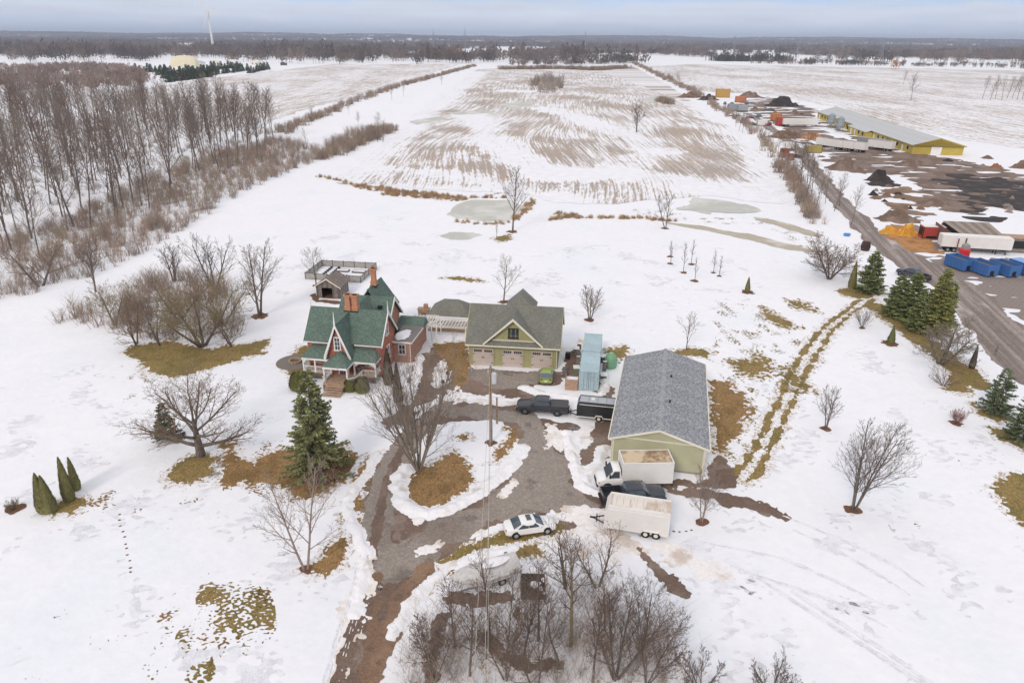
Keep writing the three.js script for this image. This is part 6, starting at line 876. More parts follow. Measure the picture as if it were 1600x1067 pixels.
function semiTrailer(label, px, py, turn, body, L = 12.5, roof = M.steelRoof, h = 2.7) {
  const [x, z] = G(px, py), o = thing('semi_trailer', label, 'trailer', [x, 0, z], turn), W = 2.5, y = 1.15;
  part('body', tb().box(0, y + h / 2, 0, L, h, W), body, o); part('roof', tb().box(0, y + h + 0.02, 0, L - 0.1, 0.06, W - 0.1), roof, o); const rib = tb(); for (let k = 0; k <= 20; k++) rib.box(-L / 2 + k * L / 20, y + h / 2, 0, 0.08, h - 0.1, W + 0.06); part('side_ribs', rib, body, o).userData.kind = 'stuff';
  part('frame', tb().box(0, y - 0.12, 0, L - 0.6, 0.22, 1.2), M.black, o); for (const a of [-L / 2 + 1.4, -L / 2 + 2.6]) for (const s of [-1, 1]) { const t = part('wheel', tb().bar([a, 0.5, s * 0.7], [a, 0.5, s * 1.22], 0.5, 0.5, 12), M.rubber, o); part('rim', tb().bar([a, 0.5, s * 1.2], [a, 0.5, s * 1.24], 0.26, 0.24, 10), M.rim, t); }
  part('landing_leg', tb().box(L / 2 - 2.5, 0.55, 0.7, 0.15, 1.1, 0.15).box(L / 2 - 2.5, 0.55, -0.7, 0.15, 1.1, 0.15), M.black, o); part('rear_door', tb().box(-L / 2 - 0.03, y + h / 2, 0, 0.05, h - 0.2, W - 0.2), body, o);
  return o;
}
const grimy = M.dirtyWhite, redPaint = paint(0xa8423c, 0.6), greyRoof = paint(0x9a9a98, 0.7);
semiTrailer('white semi-trailer parked by the blue dumpsters', 1520, 394, -0.225, M.trailerWhite, 13, M.white, 2.3);
[[1297, 232, 'first of three side-by-side white semi-trailers in the works yard'], [1314, 234, 'middle of three side-by-side white semi-trailers in the works yard'], [1331, 236, 'last of three side-by-side white semi-trailers in the works yard']].forEach(([a, b, l]) => semiTrailer(l, a, b, Math.PI / 2 + 0.55, M.trailerWhite, 12, greyRoof));
semiTrailer('grey semi-trailer beside the yellow barn wall', 1362, 231, Math.PI / 2 + 0.6, paint(0x8d8d8d, 0.6), 12, greyRoof); { const t = semiTrailer('semi-trailer with a red front panel beside the yellow barn', 1376, 235, Math.PI / 2 + 0.6, M.trailerWhite, 10, greyRoof); part('red_panel', tb().box(-1.5, 2.4, 1.29, 2.6, 1.8, 0.04), redPaint, t); }
semiTrailer('long white trailer lying crosswise in the far works yard', 1250, 198, -0.05, M.trailerWhite, 17, M.white);
function bin(name, label, px, py, turn, [L, h, W], mat, lidMat) { const [x, z] = G(px, py), o = thing(name, label, 'container', [x, 0, z], turn); part('body', tb().box(0, h / 2, 0, L, h, W), mat, o); part('lid', tb().box(0, h + 0.05, 0, L * 0.98, 0.1, W * 0.98), lidMat ?? mat, o); part('edge', tb().box(L / 2, h / 2, W / 2, 0.12, h, 0.12).box(-L / 2, h / 2, W / 2, 0.12, h, 0.12).box(0, 0.1, W / 2, L, 0.2, 0.1), M.black, o); return o; }
bin('steel_bin', 'red steel bin at the end of the long far trailer', 1219, 196, -0.1, [4.2, 4, 4], redPaint); bin('steel_bin', 'orange steel bin behind the red one', 1212, 188, -0.1, [5, 3.6, 4], paint(0xb9783e, 0.7)); bin('steel_bin', 'olive yellow skip in front of the brush pile', 1270, 238, -0.1, [6, 2.4, 3], paint(0x9b8a45, 0.7)); bin('steel_bin', 'rusty brown box by the hedge', 1225, 246, 0.1, [2.4, 3.2, 2.4], paint(0x7b4a3c, 0.8)); bin('steel_bin', 'small rusty box right of the brown box', 1234, 250, 0.1, [2.4, 2.2, 2.2], paint(0x86594a, 0.8)); bin('steel_bin', 'pale grey site box by the hedge', 1232, 232, 0.1, [4, 2.4, 2.4], M.trailerWhite);
bin('steel_bin', 'yellow machine shed among the far wood piles', 1129, 152, -0.1, [10, 6, 5], paint(0xb08a4a, 0.8)); bin('steel_bin', 'grey site box among the far parked cars', 1145, 172, -0.1, [6, 3.6, 4], paint(0x8c9096, 0.7)); bin('steel_bin', 'orange box among the far parked cars', 1157, 160, -0.1, [7, 4, 4], paint(0xb0714e, 0.8)); bin('steel_bin', 'second grey site box among the far parked cars', 1160, 173, -0.1, [6, 3.2, 4], paint(0x9a9da0, 0.7));
{ const proto = car('yard_car', 'maroon car parked in the far works yard', paint(0x6e3a40, 0.4), { L: 4.7 }); const put = (o, a, b, t) => { const [x, z] = G(a, b); o.position.set(x, 0.05, z); o.rotation.y = t; }; put(proto, 1172, 185, 0.2);
  [[1186, 183, 0x6c7078, 'grey car right of the maroon one in the far yard'], [1176, 196, 0x2b3138, 'black car at the near end of the far yard'], [1201, 196, 0x8e4a52, 'red car beside the red steel bin'], [1133, 163, 0x5e3848, 'plum car below the yellow machine shed'], [1144, 164, 0x2c4450, 'teal car below the yellow machine shed'], [1167, 163, 0x2c3450, 'navy car beside the orange box'], [1196, 172, 0x75808a, 'silver car in front of the black far pile'], [1205, 173, 0x5b646c, 'slate car in front of the black far pile']].forEach(([a, b, c, l]) => put(car('yard_car', l, paint(c, 0.4), { L: 4.9, roof: 1.7 }), a, b, (a % 7) * 0.2));
  { const o = bin('delivery_van', 'white van parked in the far works yard', 1190, 196, 0.1, [5.4, 2.6, 2.2], M.trailerWhite); part('windscreen', tb().box(2.71, 1.9, 0, 0.04, 0.8, 1.8), M.glass, o); }
}
park(pickup('pickup_truck', 'grey pickup standing at the edge of the lane', M.carDark, false), [1432, 439], [1410, 432], 0.95, -1);
function pile(label, px, py, wpx, hgt, mat, seed, depth = 0.8, name = 'earth_pile') {
  const [x, z] = G(px, py), w = wpx * perPixel(px, py) / 2, n = 40, m = 12, pos = [], uv = [], idx = [];
  for (let j = 0; j <= m; j++) for (let i = 0; i <= n; i++) { const a = i / n * 6.2832, ca = Math.cos(a), sa = Math.sin(a), e = 1 + 0.22 * noiseA(ca * 1.3 + seed, sa * 1.3), r = j / m, X = ca * r * w * e, Z = sa * r * w * depth * e; pos.push(X, Math.max(-0.1, hgt * 0.8 * (Math.sqrt((1 - r) ** 2 + 0.02) - 0.14) * (1 + 0.2 * r) * smooth(1.25, 0.2, r - 0.1) * (1 + 0.45 * noiseB(X / w * 2.2 + seed, Z / w * 2.2) * smooth(0, 0.3, r)) + smooth(1, 0.5, r) * Math.min(0.4, 0.14 * hgt) * noiseC(X / 1.3, Z / 1.3 + seed) - 0.04 * r), Z); uv.push(X, Z); if (i && j) { const k = j * (n + 1) + i; idx.push(k, k - 1, k - n - 1, k - 1, k - n - 2, k - n - 1); } }
  const g = new THREE.BufferGeometry(); g.setAttribute('position', new THREE.BufferAttribute(new Float32Array(pos), 3)); g.setAttribute('uv', new THREE.BufferAttribute(new Float32Array(uv), 2)); g.setIndex(idx); g.computeVertexNormals();
  const o = top(name, g, mat, label, 'pile'); o.position.set(x, 0.02, z); return o;
}
const sand = std({ map: texture(256, 256, stones(311, [214, 160, 66], [190, 134, 48], [222, 178, 92]), [1 / 7]), roughness: 1 }), chips = std({ map: texture(256, 256, stones(321, [168, 124, 88], [138, 98, 72], [186, 148, 110]), [1 / 9]), roughness: 1 }), brush = std({ map: texture(256, 256, stones(331, [122, 98, 82], [98, 78, 68], [146, 120, 100]), [1 / 9]), roughness: 1 });
pile('brown cone of soil behind the hedge trees', 1322, 264, 62, 5.2, M.mud, 1); pile('black cone of topsoil in the works yard', 1374, 282, 46, 5, M.blackEarth, 2); pile('low black spread of soil below the black cone', 1382, 288, 60, 1.2, M.blackEarth, 3); pile('bright yellow sand heap beside the lane', 1416, 366, 44, 3.4, sand, 4); pile('lower yellow sand heap left of the bright one', 1391, 364, 38, 2.2, sand, 5); pile('brown soil mound behind the yellow sand', 1404, 343, 70, 3.6, M.mud, 6); pile('small brown mound in the middle of the works yard', 1460, 318, 60, 1.8, M.mud, 7);
pile('long pile of brush in the works yard', 1230, 214, 66, 4.5, brush, 8, 0.7); pile('orange wood-chip pile beside the brush', 1268, 216, 46, 4, chips, 9, 0.7); pile('huge black soil pile at the far end of the yard', 1222, 166, 62, 9, M.blackEarth, 10, 0.6); pile('brown soil pile beyond the parked cars', 1172, 152, 46, 6, M.mud, 11, 0.6); pile('dark wood pile at the far yard corner', 1108, 156, 36, 6, M.blackEarth, 12, 0.6); pile('brown brush heap at the hedge corner', 1080, 152, 50, 6, brush, 13, 0.6); pile('dark rubble heap below the black soil pile', 1243, 178, 30, 3, M.mud, 14, 0.6); pile('brown heap beside the barn yard track', 1422, 258, 52, 2.6, M.mud, 15, 0.6); pile('pale rubble heap by the right edge', 1556, 262, 30, 2.2, chips, 16, 0.6); pile('olive heap at the far right edge', 1598, 262, 40, 4, brush, 17, 0.6);
{ // odds and ends lying about the works yard
  const R = rng(71), zones = [[1120, 1210, 158, 182], [1170, 1280, 176, 200], [1230, 1300, 222, 246], [1390, 1560, 246, 262], [1440, 1600, 300, 334], [1380, 1440, 300, 340], [1350, 1420, 285, 310]], kinds = [['scrap_heap', 'dark scrap heap', M.blackEarth], ['soil_heap', 'small brown soil heap', M.mud], ['rubble_heap', 'grey-brown rubble heap', M.lane], ['brush_heap', 'heap of cut brush', brush]];
  for (let k = 0; k < 56; k++) { const z = zones[k % 7], a = lerp(z[0], z[1], R()), b = lerp(z[2], z[3], R()), q = kinds[Math.floor(R() * 4)]; const o = pile(`${q[1]} lying ${['among the far parked cars', 'beside the long far trailer', 'behind the hedge trees', 'in front of the yellow barn', 'on the black ground at the right edge', 'between the sand and the black cone', 'just beside the black cone'][k % 7]}`, a, b, 9 + 14 * R(), 0.5 + 1.3 * R(), q[2], 30 + k, 0.6 + 0.4 * R(), q[0]); o.userData.group = 'odd heaps in the works yard'; }
}
function dumpster(label, px, py, turn, covered) {
  const [x, z] = G(px, py), o = thing('dumpster', label, 'dumpster', [x, 0, z], turn, 'blue dumpsters in a row'), L = 4.8, W = 2.5, h = 2.0, m = paint(0x3f6ba6, 0.55), rib = tb();
  for (const s of [-1, 1]) { part('side', tb().box(0, 0.25 + h / 2, s * W / 2, L, h, 0.08), m, o); for (let k = 0; k < 9; k++) part('rib', tb().box(-L / 2 + 0.35 + k * (L - 0.7) / 8, 0.22 + h / 2, s * (W / 2 + 0.08), 0.14, h - 0.1, 0.1), m, o); part('top_rail', tb().box(0, 0.25 + h, s * W / 2, L, 0.14, 0.16), m, o); }
  part('floor', tb().box(0, 0.27, 0, L, 0.1, W), M.mulch, o); part('front_end', tb().box(-L / 2, 0.25 + h / 2, 0, 0.08, h, W), m, o); const d = part('tailgate', tb().box(L / 2, 0.25 + h / 2, 0, 0.1, h, W), m, o); part('hatch', tb().box(L / 2 + 0.06, 0.75, 0.2, 0.04, 0.9, 0.8), M.black, d);
  part('load', tb().box(0, 1.1, 0, L - 0.2, 1.3, W - 0.15), covered ? m : std({ color: 0x6b564a, roughness: 1 }), o); if (covered) part('cover', tb().box(0, 0.32 + h, 0, L - 0.05, 0.06, W), paint(0x7fa3d6, 0.6), o);
  for (const s of [-1, 1]) part('skid', tb().box(0, 0.12, s * 0.6, L, 0.22, 0.12), M.black, o);
}
[[1498, 419, 'blue dumpster at the lane end of the row', 0], [1534, 427, 'second blue dumpster from the lane, full of dark debris', 0], [1568, 428, 'third blue dumpster from the lane, with snow beside it', 0], [1599, 427, 'covered blue dumpster at the right edge of the picture', 1]].forEach(([a, b, l, c]) => dumpster(l, a, b, -1.36, c));
{ const o = bin('dump_trailer', 'red dump trailer beside the yellow sand', 1455, 371, -0.14, [4.6, 2.6, 2.6], redPaint, M.white); part('opening', tb().box(-2.33, 1.5, 0, 0.05, 1.6, 1.8), M.black, o); part('undercarriage', tb().box(0.3, 0.3, 1.33, 3.6, 0.6, 0.1), M.black, o); }
{ const q = [[1474, 347], [1546, 350], [1578, 374], [1512, 371]].map(([a, b]) => [...G(a, b, 3.3)]), o = thing('lean_to_shelter', 'open shelter with a weathered plank roof behind the white semi-trailer', 'shelter', [0, 0, 0]), P = (i, y) => [q[i][0], y, q[i][1]];
  for (let k = 0; k < 9; k++) { const u0 = k / 9, u1 = (k + 0.96) / 9, e = (u, y, a, b) => { const p = P(a, y), r = P(b, y); return [lerp(p[0], r[0], u), y, lerp(p[2], r[2], u)]; }; part('roof_plank', tb().slab([e(u0, 3.2, 3, 2), e(u1, 3.2, 3, 2), e(u1, 3.6, 0, 1), e(u0, 3.6, 0, 1)], 0.12), k % 2 ? M.oldWood : wood(441 + k % 3, [168, 150, 136], [140, 122, 110]), o); }
  for (let k = 0; k < 4; k++) { const p = P(k, 0); part('post', tb().box(p[0], 1.55, p[2], 0.25, 3.1, 0.25), M.darkWood, o); } part('side_wall', tb().slab([P(0, 0.1), P(3, 0.1), P(3, 3), P(0, 3.4)].map(([x, y, z]) => [x - 1.5, y, z]), 0.1), paint(0x77504a, 0.9), o); part('back_wall', tb().slab([P(0, 0), P(1, 0), P(1, 3.3), P(0, 3.3)], 0.1), M.darkWood, o); }
{ const [x, z] = G(1506, 402), o = thing('fuel_tank', 'small red tank with a grey dome in front of the white semi-trailer', 'tank', [x, 0, z]); part('body', tb().lathe(0, 0, [[1.0, 0], [1.0, 1.6], [0.8, 1.9]], 16), paint(0xc4232a, 0.5), o); part('dome', tb().lathe(0, 0, [[0.8, 1.9], [0.75, 2.6], [0.3, 2.9], [0, 2.92]], 16), paint(0x8e8a88, 0.7), o); }
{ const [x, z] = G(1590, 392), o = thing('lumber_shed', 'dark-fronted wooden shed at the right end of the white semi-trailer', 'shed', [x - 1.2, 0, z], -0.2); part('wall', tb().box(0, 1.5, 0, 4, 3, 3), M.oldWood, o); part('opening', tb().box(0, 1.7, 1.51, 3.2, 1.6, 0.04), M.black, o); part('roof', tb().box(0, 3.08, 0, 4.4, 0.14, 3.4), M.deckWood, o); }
{ const [x, z] = G(1352, 391), o = thing('water_barrel', 'dark barrel-shaped box beside the lane verge', 'barrel', [x, 0, z]); part('body', tb().lathe(0, 0, [[0.8, 0], [0.95, 0.8], [0.8, 1.8], [0, 1.9]], 12), paint(0x3f2a28, 0.9), o); part('hoop', tb().lathe(0, 0, [[0.96, 0.9], [0.98, 1.0], [0.94, 1.1]], 12), M.black, o); }
{ const [x, z] = G(1325, 368), o = thing('blue_tarp', 'crumpled blue and white tarpaulin by the hedge', 'tarpaulin', [x, 0, z]), R = rng(4), mk = (s) => { const g = new THREE.IcosahedronGeometry(s, 3), p = g.attributes.position; for (let k = 0; k < p.count; k++) { const n = 1 + 0.35 * noiseA(p.getX(k) * 2.2 + s, p.getZ(k) * 2.2 + p.getY(k)); p.setXYZ(k, p.getX(k) * n, Math.max(0, p.getY(k) * 0.6 * n), p.getZ(k) * n); } g.computeVertexNormals(); return g; }; part('tarp', mk(0.9), paint(0x4a86c4, 0.6), o); const w = part('tarp_liner', mk(0.7), M.white, o); w.position.set(0.9, 0, 0.8); }

// ---------------------------------------------------------------- woods, hedges and scrub
const R0 = rng(99);
function inPoly(pts) { const q = pts.map(([a, b]) => G(a, b)), xs = q.map((p) => p[0]), zs = q.map((p) => p[1]), lo = [Math.min(...xs), Math.min(...zs)], hi = [Math.max(...xs), Math.max(...zs)]; return () => { for (let k = 0; k < 200; k++) { const x = lerp(lo[0], hi[0], R0()), z = lerp(lo[1], hi[1], R0()); if (inside(q, x, z)) return [x, z]; } return q[0]; }; }
function alongStroke(w, pts) { const q = pts.map((p) => [...G(p[0], p[1]), p[2] ?? w]), len = q.slice(1).map((p, i) => Math.hypot(p[0] - q[i][0], p[1] - q[i][1])), sum = len.reduce((a, b) => a + b, 0); return () => { let t = R0() * sum, i = 0; while (t > len[i] && i < len.length - 1) t -= len[i++]; const u = t / len[i], a = q[i], b = q[i + 1], o = (R0() + R0() - 1) * lerp(a[2], b[2], u) / 2, dx = (b[0] - a[0]) / len[i], dz = (b[1] - a[1]) / len[i]; return [lerp(a[0], b[0], u) - dz * o, lerp(a[1], b[1], u) + dx * o]; }; }
function bladeGeometry(list) { const pos = []; for (const t of list) pos.push(...t); const g = new THREE.BufferGeometry(); g.setAttribute('position', new THREE.BufferAttribute(new Float32Array(pos), 3)); g.computeVertexNormals(); return g; }
function scrubShape(seed, stems, w, hLo, hHi, spread) { // arching stems, each with a few side twigs
  const R = rng(seed), L = []; for (let k = 0; k < stems; k++) {
    const a = R() * 6.283, r = R() * spread * 0.5, x = Math.cos(a) * r, z = Math.sin(a) * r, h = lerp(hLo, hHi, R()), b = R() * 6.283, l = spread * (0.2 + 0.5 * R()), X = x + Math.cos(b) * l, Z = z + Math.sin(b) * l, c = R() * 6.283, dx = Math.cos(c) * w, dz = Math.sin(c) * w;
    L.push([x - dx, -0.05, z - dz, x + dx, -0.05, z + dz, X, h, Z]);
    for (let j = 0; j < 3; j++) { const t = 0.35 + 0.5 * R(), px = lerp(x, X, t), py = h * t, pz = lerp(z, Z, t), e = R() * 6.283, m = h * 0.35 * (0.5 + R()); L.push([px, py - w, pz, px, py + w, pz, px + Math.cos(e) * m * 0.6, py + m * 0.8, pz + Math.sin(e) * m * 0.6]); }
  } return bladeGeometry(L);
}
const plainMat = std({ color: 0xffffff, roughness: 1, side: THREE.DoubleSide });
function scatter(name, geometry, n, where, { lo = 0.8, hi = 1.25, colors, label, category, tallness = 1, tint, tallAt }) {
  const m = new THREE.InstancedMesh(geometry, plainMat, n), d = new THREE.Object3D(), c = new THREE.Color();
  for (let k = 0; k < n; k++) { const [x, z] = where(), s = lerp(lo, hi, R0()), q = colors[Math.floor(R0() * colors.length)], v = (0.82 + 0.36 * R0()) * (tint ? tint(x, z) : 1); d.position.set(x, land(x, z), z); d.rotation.set(0, R0() * 6.283, 0); d.scale.set(s, s * tallness * (tallAt ? tallAt(x, z) : 1) * (0.8 + 0.4 * R0()), s); d.updateMatrix(); m.setMatrixAt(k, d.matrix); c.setRGB(q[0] * v, q[1] * v, q[2] * v); m.setColorAt(k, c); }
  m.name = numbered(name); shadow(m); m.userData = { kind: 'stuff', label, category }; scene.add(m); return m;
}
const BROWN = [[0.3, 0.235, 0.19], [0.33, 0.27, 0.22], [0.26, 0.205, 0.175], [0.34, 0.27, 0.19], [0.33, 0.22, 0.175]], GREYBROWN = [[0.31, 0.265, 0.235], [0.28, 0.235, 0.21], [0.35, 0.3, 0.265], [0.3, 0.25, 0.195]];
const scrubA = scrubShape(1, 24, 0.027, 1.2, 2.9, 1.8), scrubB = scrubShape(2, 22, 0.045, 0.8, 1.9, 2.2), scrubFar = scrubShape(3, 18, 0.12, 1.6, 3.6, 3.2);
const woodEdge = [[-140, 500], [0, 466], [60, 452], [150, 425], [255, 376], [350, 322], [460, 266], [540, 238], [612, 210], [614, 200], [560, 205], [490, 236], [440, 218], [400, 228], [330, 246], [250, 275], [120, 335], [0, 372], [-140, 410]];
scatter('brushwood', scrubA, 1600, inPoly(woodEdge), { colors: BROWN, label: 'brown brushwood fringing the west wood', category: 'brushwood', lo: 0.7, hi: 1.5 });
scatter('brushwood', scrubB, 1000, inPoly([[-140, 420], [0, 384], [120, 352], [230, 308], [330, 270], [420, 232], [430, 205], [330, 195], [180, 185], [0, 190], [-200, 220]]), { colors: GREYBROWN, label: 'low undergrowth on the floor of the west wood', category: 'undergrowth', lo: 0.6, hi: 1.3 });
scatter('brushwood', scrubA, 170, inPoly([[80, 500], [150, 478], [205, 445], [262, 428], [330, 440], [372, 470], [385, 500], [365, 528], [300, 535], [215, 532], [160, 512]]), { colors: BROWN, label: 'brown thicket among the old orchard trees', category: 'thicket', lo: 0.8, hi: 1.5 });
scatter('hedge', scrubFar, 420, alongStroke(11, [[432, 212], [530, 168, 10], [620, 136, 10], [742, 103, 10]]), { colors: BROWN, label: 'long brown hedgerow between the west fields', category: 'hedge', lo: 0.7, hi: 1.2 });
scatter('hedge', scrubFar, 95, alongStroke(10, [[500, 250, 12], [560, 225], [612, 204, 12]]), { colors: BROWN, label: 'short brown hedgerow spur ending in the open field', category: 'hedge', lo: 0.7, hi: 1.1 });
scatter('hedge', scrubFar, 420, alongStroke(9, [[1268, 345, 5], [1240, 290, 7], [1205, 235, 7], [1170, 198, 8], [1128, 172, 10], [1085, 145, 12], [1035, 120, 14], [992, 99, 16]]), { colors: BROWN, label: 'brown hedgerow between the field and the lane', category: 'hedge', lo: 0.6, hi: 1.2 });
scatter('brushwood', scrubA, 110, alongStroke(5, [[1282, 352], [1262, 322], [1245, 285], [1225, 255]]), { colors: BROWN, label: 'brown brush under the trees beside the lane', category: 'brushwood' });
scatter('brushwood', scrubFar, 62, inPoly([[828, 140], [845, 148], [882, 140], [878, 128], [850, 122], [832, 128]]), { colors: GREYBROWN, label: 'island of bushes in the middle of the stubble field', category: 'bushes', lo: 0.8, hi: 2.6 });
scatter('brushwood', scrubFar, 420, alongStroke(20, [[782, 108.5], [880, 107.5], [930, 110], [978, 106.5]]), { colors: BROWN, label: 'thin strip of scrub across the far end of the field', category: 'brushwood', lo: 0.9, hi: 1.8 });
scatter('brushwood', scrubFar, 40, alongStroke(8, [[1030, 158], [1048, 163]]), { colors: BROWN, label: 'small brown bushes at the east edge of the field', category: 'bushes' });
scatter('brushwood', scrubA, 34, inPoly([[650, 1000], [760, 980], [900, 985], [1000, 985], [1060, 1040], [1080, 1085], [640, 1085]]), { colors: GREYBROWN, label: 'thin brush under the scrub wood at the bottom edge', category: 'brushwood', lo: 0.35, hi: 0.7 });
scatter('brushwood', scrubShape(9, 22, 0.013, 1.6, 3.8, 2.6), 120, inPoly([[640, 1010], [680, 960], [770, 960], [860, 930], [960, 930], [1040, 985], [1090, 1085], [630, 1085]]), { colors: [[0.33, 0.26, 0.21], [0.28, 0.22, 0.18], [0.38, 0.31, 0.26]], label: 'dense tangle of fine pale twigs in the scrub wood at the bottom edge', category: 'brushwood', lo: 0.7, hi: 1.3 });
// dry golden grass round the pond and ditch
const tuft = (() => { const R = rng(6), L = []; for (let k = 0; k < 46; k++) { const a = R() * 6.283, r = R() * 0.5, x = Math.cos(a) * r, z = Math.sin(a) * r, c = R() * 6.283, h = 0.35 + 0.5 * R(); L.push([x - Math.cos(c) * 0.035, 0, z - Math.sin(c) * 0.035, x + Math.cos(c) * 0.035, 0, z + Math.sin(c) * 0.035, x + (R() - 0.5) * 0.5, h, z + (R() - 0.5) * 0.5]); } return bladeGeometry(L); })();
const GOLD = [[0.44, 0.3, 0.17], [0.4, 0.26, 0.15], [0.48, 0.35, 0.21], [0.36, 0.24, 0.15]];
const reeds = [[9, [600, 302], [650, 304], [728, 312, 6]], [7, [560, 291], [610, 298], [640, 303]], [3, [804, 345], [822, 328], [836, 312]], [2.4, [858, 345], [880, 340], [950, 341], [1012, 341]], [3, [868, 334], [900, 338]], [2, [700, 345], [760, 351], [800, 348]], [3, [500, 276], [540, 286], [590, 300]], [2, [1012, 343], [1060, 347]], [2, [735, 309], [790, 309]]];
reeds.forEach(([w, ...p], i) => scatter('dry_grass', tuft, [230, 80, 60, 90, 24, 20, 44, 22, 18][i], alongStroke(w, p), { colors: GOLD, label: ['wide bed of golden dry grass left of the frozen pond', 'golden dry grass along the ditch toward the wood', 'golden dry grass on the right bank of the frozen pond', 'thin golden line of dry grass along the ditch', 'tufts of dry grass above the ditch line', 'sparse dry grass on the near bank of the pond', 'sparse dry grass by the hedge spur', 'dry grass at the east end of the ditch', 'dry grass on the far bank of the pond'][i], category: 'dry grass', lo: 0.7, hi: 1.4 }));
// standing trees of the wood: the 300 that show largest as trees, the rest as one mass
{
  const protos = Array.from({ length: 7 }, (_, k) => bareTree({ ...forms.forest, h: 19 + k % 3, r: 0.2 + 0.03 * (k % 4), kids: [k % 2 ? 13 : 17, 5, 3], start: [0.3 + 0.05 * (k % 3), 0.2, 0.2], rmin: 0.034, lean: 0.03 + 0.02 * k }, 500 + k));
  const spot = inPoly([[-190, 330], [0, 400], [60, 400], [130, 372], [230, 330], [300, 290], [395, 262], [432, 220], [428, 200], [330, 186], [180, 172], [0, 168], [-190, 180]]), pts = [];
  for (let k = 0; k < 5000 && pts.length < 430; k++) { const p = spot(); if (pts.every((q) => Math.hypot(p[0] - q[0], p[1] - q[1]) > 4.2)) pts.push(p); }
  pts.sort((a, b) => Math.hypot(...a) - Math.hypot(...b));
  const tree = (k, label, group, [x, z], s, mats) => { const t = thing('bare_tree', label, 'tree', [x, land(x, z), z], R0() * 6.283, group); part('trunk', protos[k].trunk, mats[0], t); part('crown', protos[k].crown, mats[1], t); t.scale.set(s, s * (0.9 + 0.25 * R0()), s); return t; };
  const mats = [[M.bark, M.twig], [M.bark, M.twigDark], [M.bark, M.twigGrey]], inView = (p) => Math.abs(p[0] / p[1]) < 0.76;
  let n = 0; const rest = [];
  for (const p of pts) if (n < 285 && inView(p)) { tree(n++ % 7, 'tall slim bare tree among the many of the west wood', 'trees of the west wood', p, 0.72 + 0.42 * R0(), mats[Math.floor(R0() * 3)]); } else rest.push(p);
  const both = protos.map((q) => mergeGeometries([q.trunk, q.crown])), d = new THREE.Object3D();
  const mass = new THREE.InstancedMesh(both[0], M.barkBrown, rest.length); rest.forEach(([x, z], k) => { d.position.set(x, land(x, z), z); d.rotation.set(0, R0() * 6.283, 0); const s = 0.72 + 0.42 * R0(); d.scale.set(s, s, s); d.updateMatrix(); mass.setMatrixAt(k, d.matrix); }); mass.name = 'west_wood'; shadow(mass); mass.userData = { kind: 'stuff', label: 'deeper rows of bare trees in the west wood', category: 'wood' }; scene.add(mass);
  // trees in the hedges and fields
  const row = (list, label, group, hs) => list.forEach(([a, b, topY], i) => { const [x, z] = G(a, b), h = tall(a, b, topY), t = tree(i % 7, label, group, [x, z], 1, mats[i % 3]), s = h / 20; t.scale.set(s, s, s); });
  row([[1258, 318, 232], [1268, 308, 238], [1246, 290, 225], [1274, 330, 262], [1290, 318, 265], [1304, 330, 268], [1250, 300, 214], [1238, 272, 212], [1284, 302, 258], [1262, 286, 218], [1312, 322, 272], [1330, 352, 285], [1228, 262, 206], [1215, 240, 205], [1200, 234, 200], [1192, 226, 196], [1155, 205, 175], [1160, 208, 178], [1150, 198, 172], [1372, 0, 0]].filter((q) => q[1]), 'bare hedge tree standing in the row beside the lane', 'hedge trees beside the lane');
  row([[487, 196, 162], [520, 238, 210], [590, 222, 176], [598, 222, 182], [545, 222, 196], [480, 232, 200], [508, 240, 214], [560, 200, 172], [630, 150, 128], [612, 156, 134], [690, 132, 112], [545, 178, 158]], 'bare tree standing in the west hedgerow', 'trees of the west hedgerow');
  row([[1424, 157, 108], [1412, 132, 110], [1536, 154, 118], [1548, 156, 122], [1556, 154, 115], [1566, 156, 118], [1574, 154, 116], [1590, 156, 108], [1598, 155, 112], [1582, 154, 120], [1604, 156, 110], [798, 113, 99], [1008, 104, 92], [1062, 136, 116], [1045, 124, 112], [1058, 132, 110]], 'distant bare tree standing by the open fields', 'distant field trees');
}
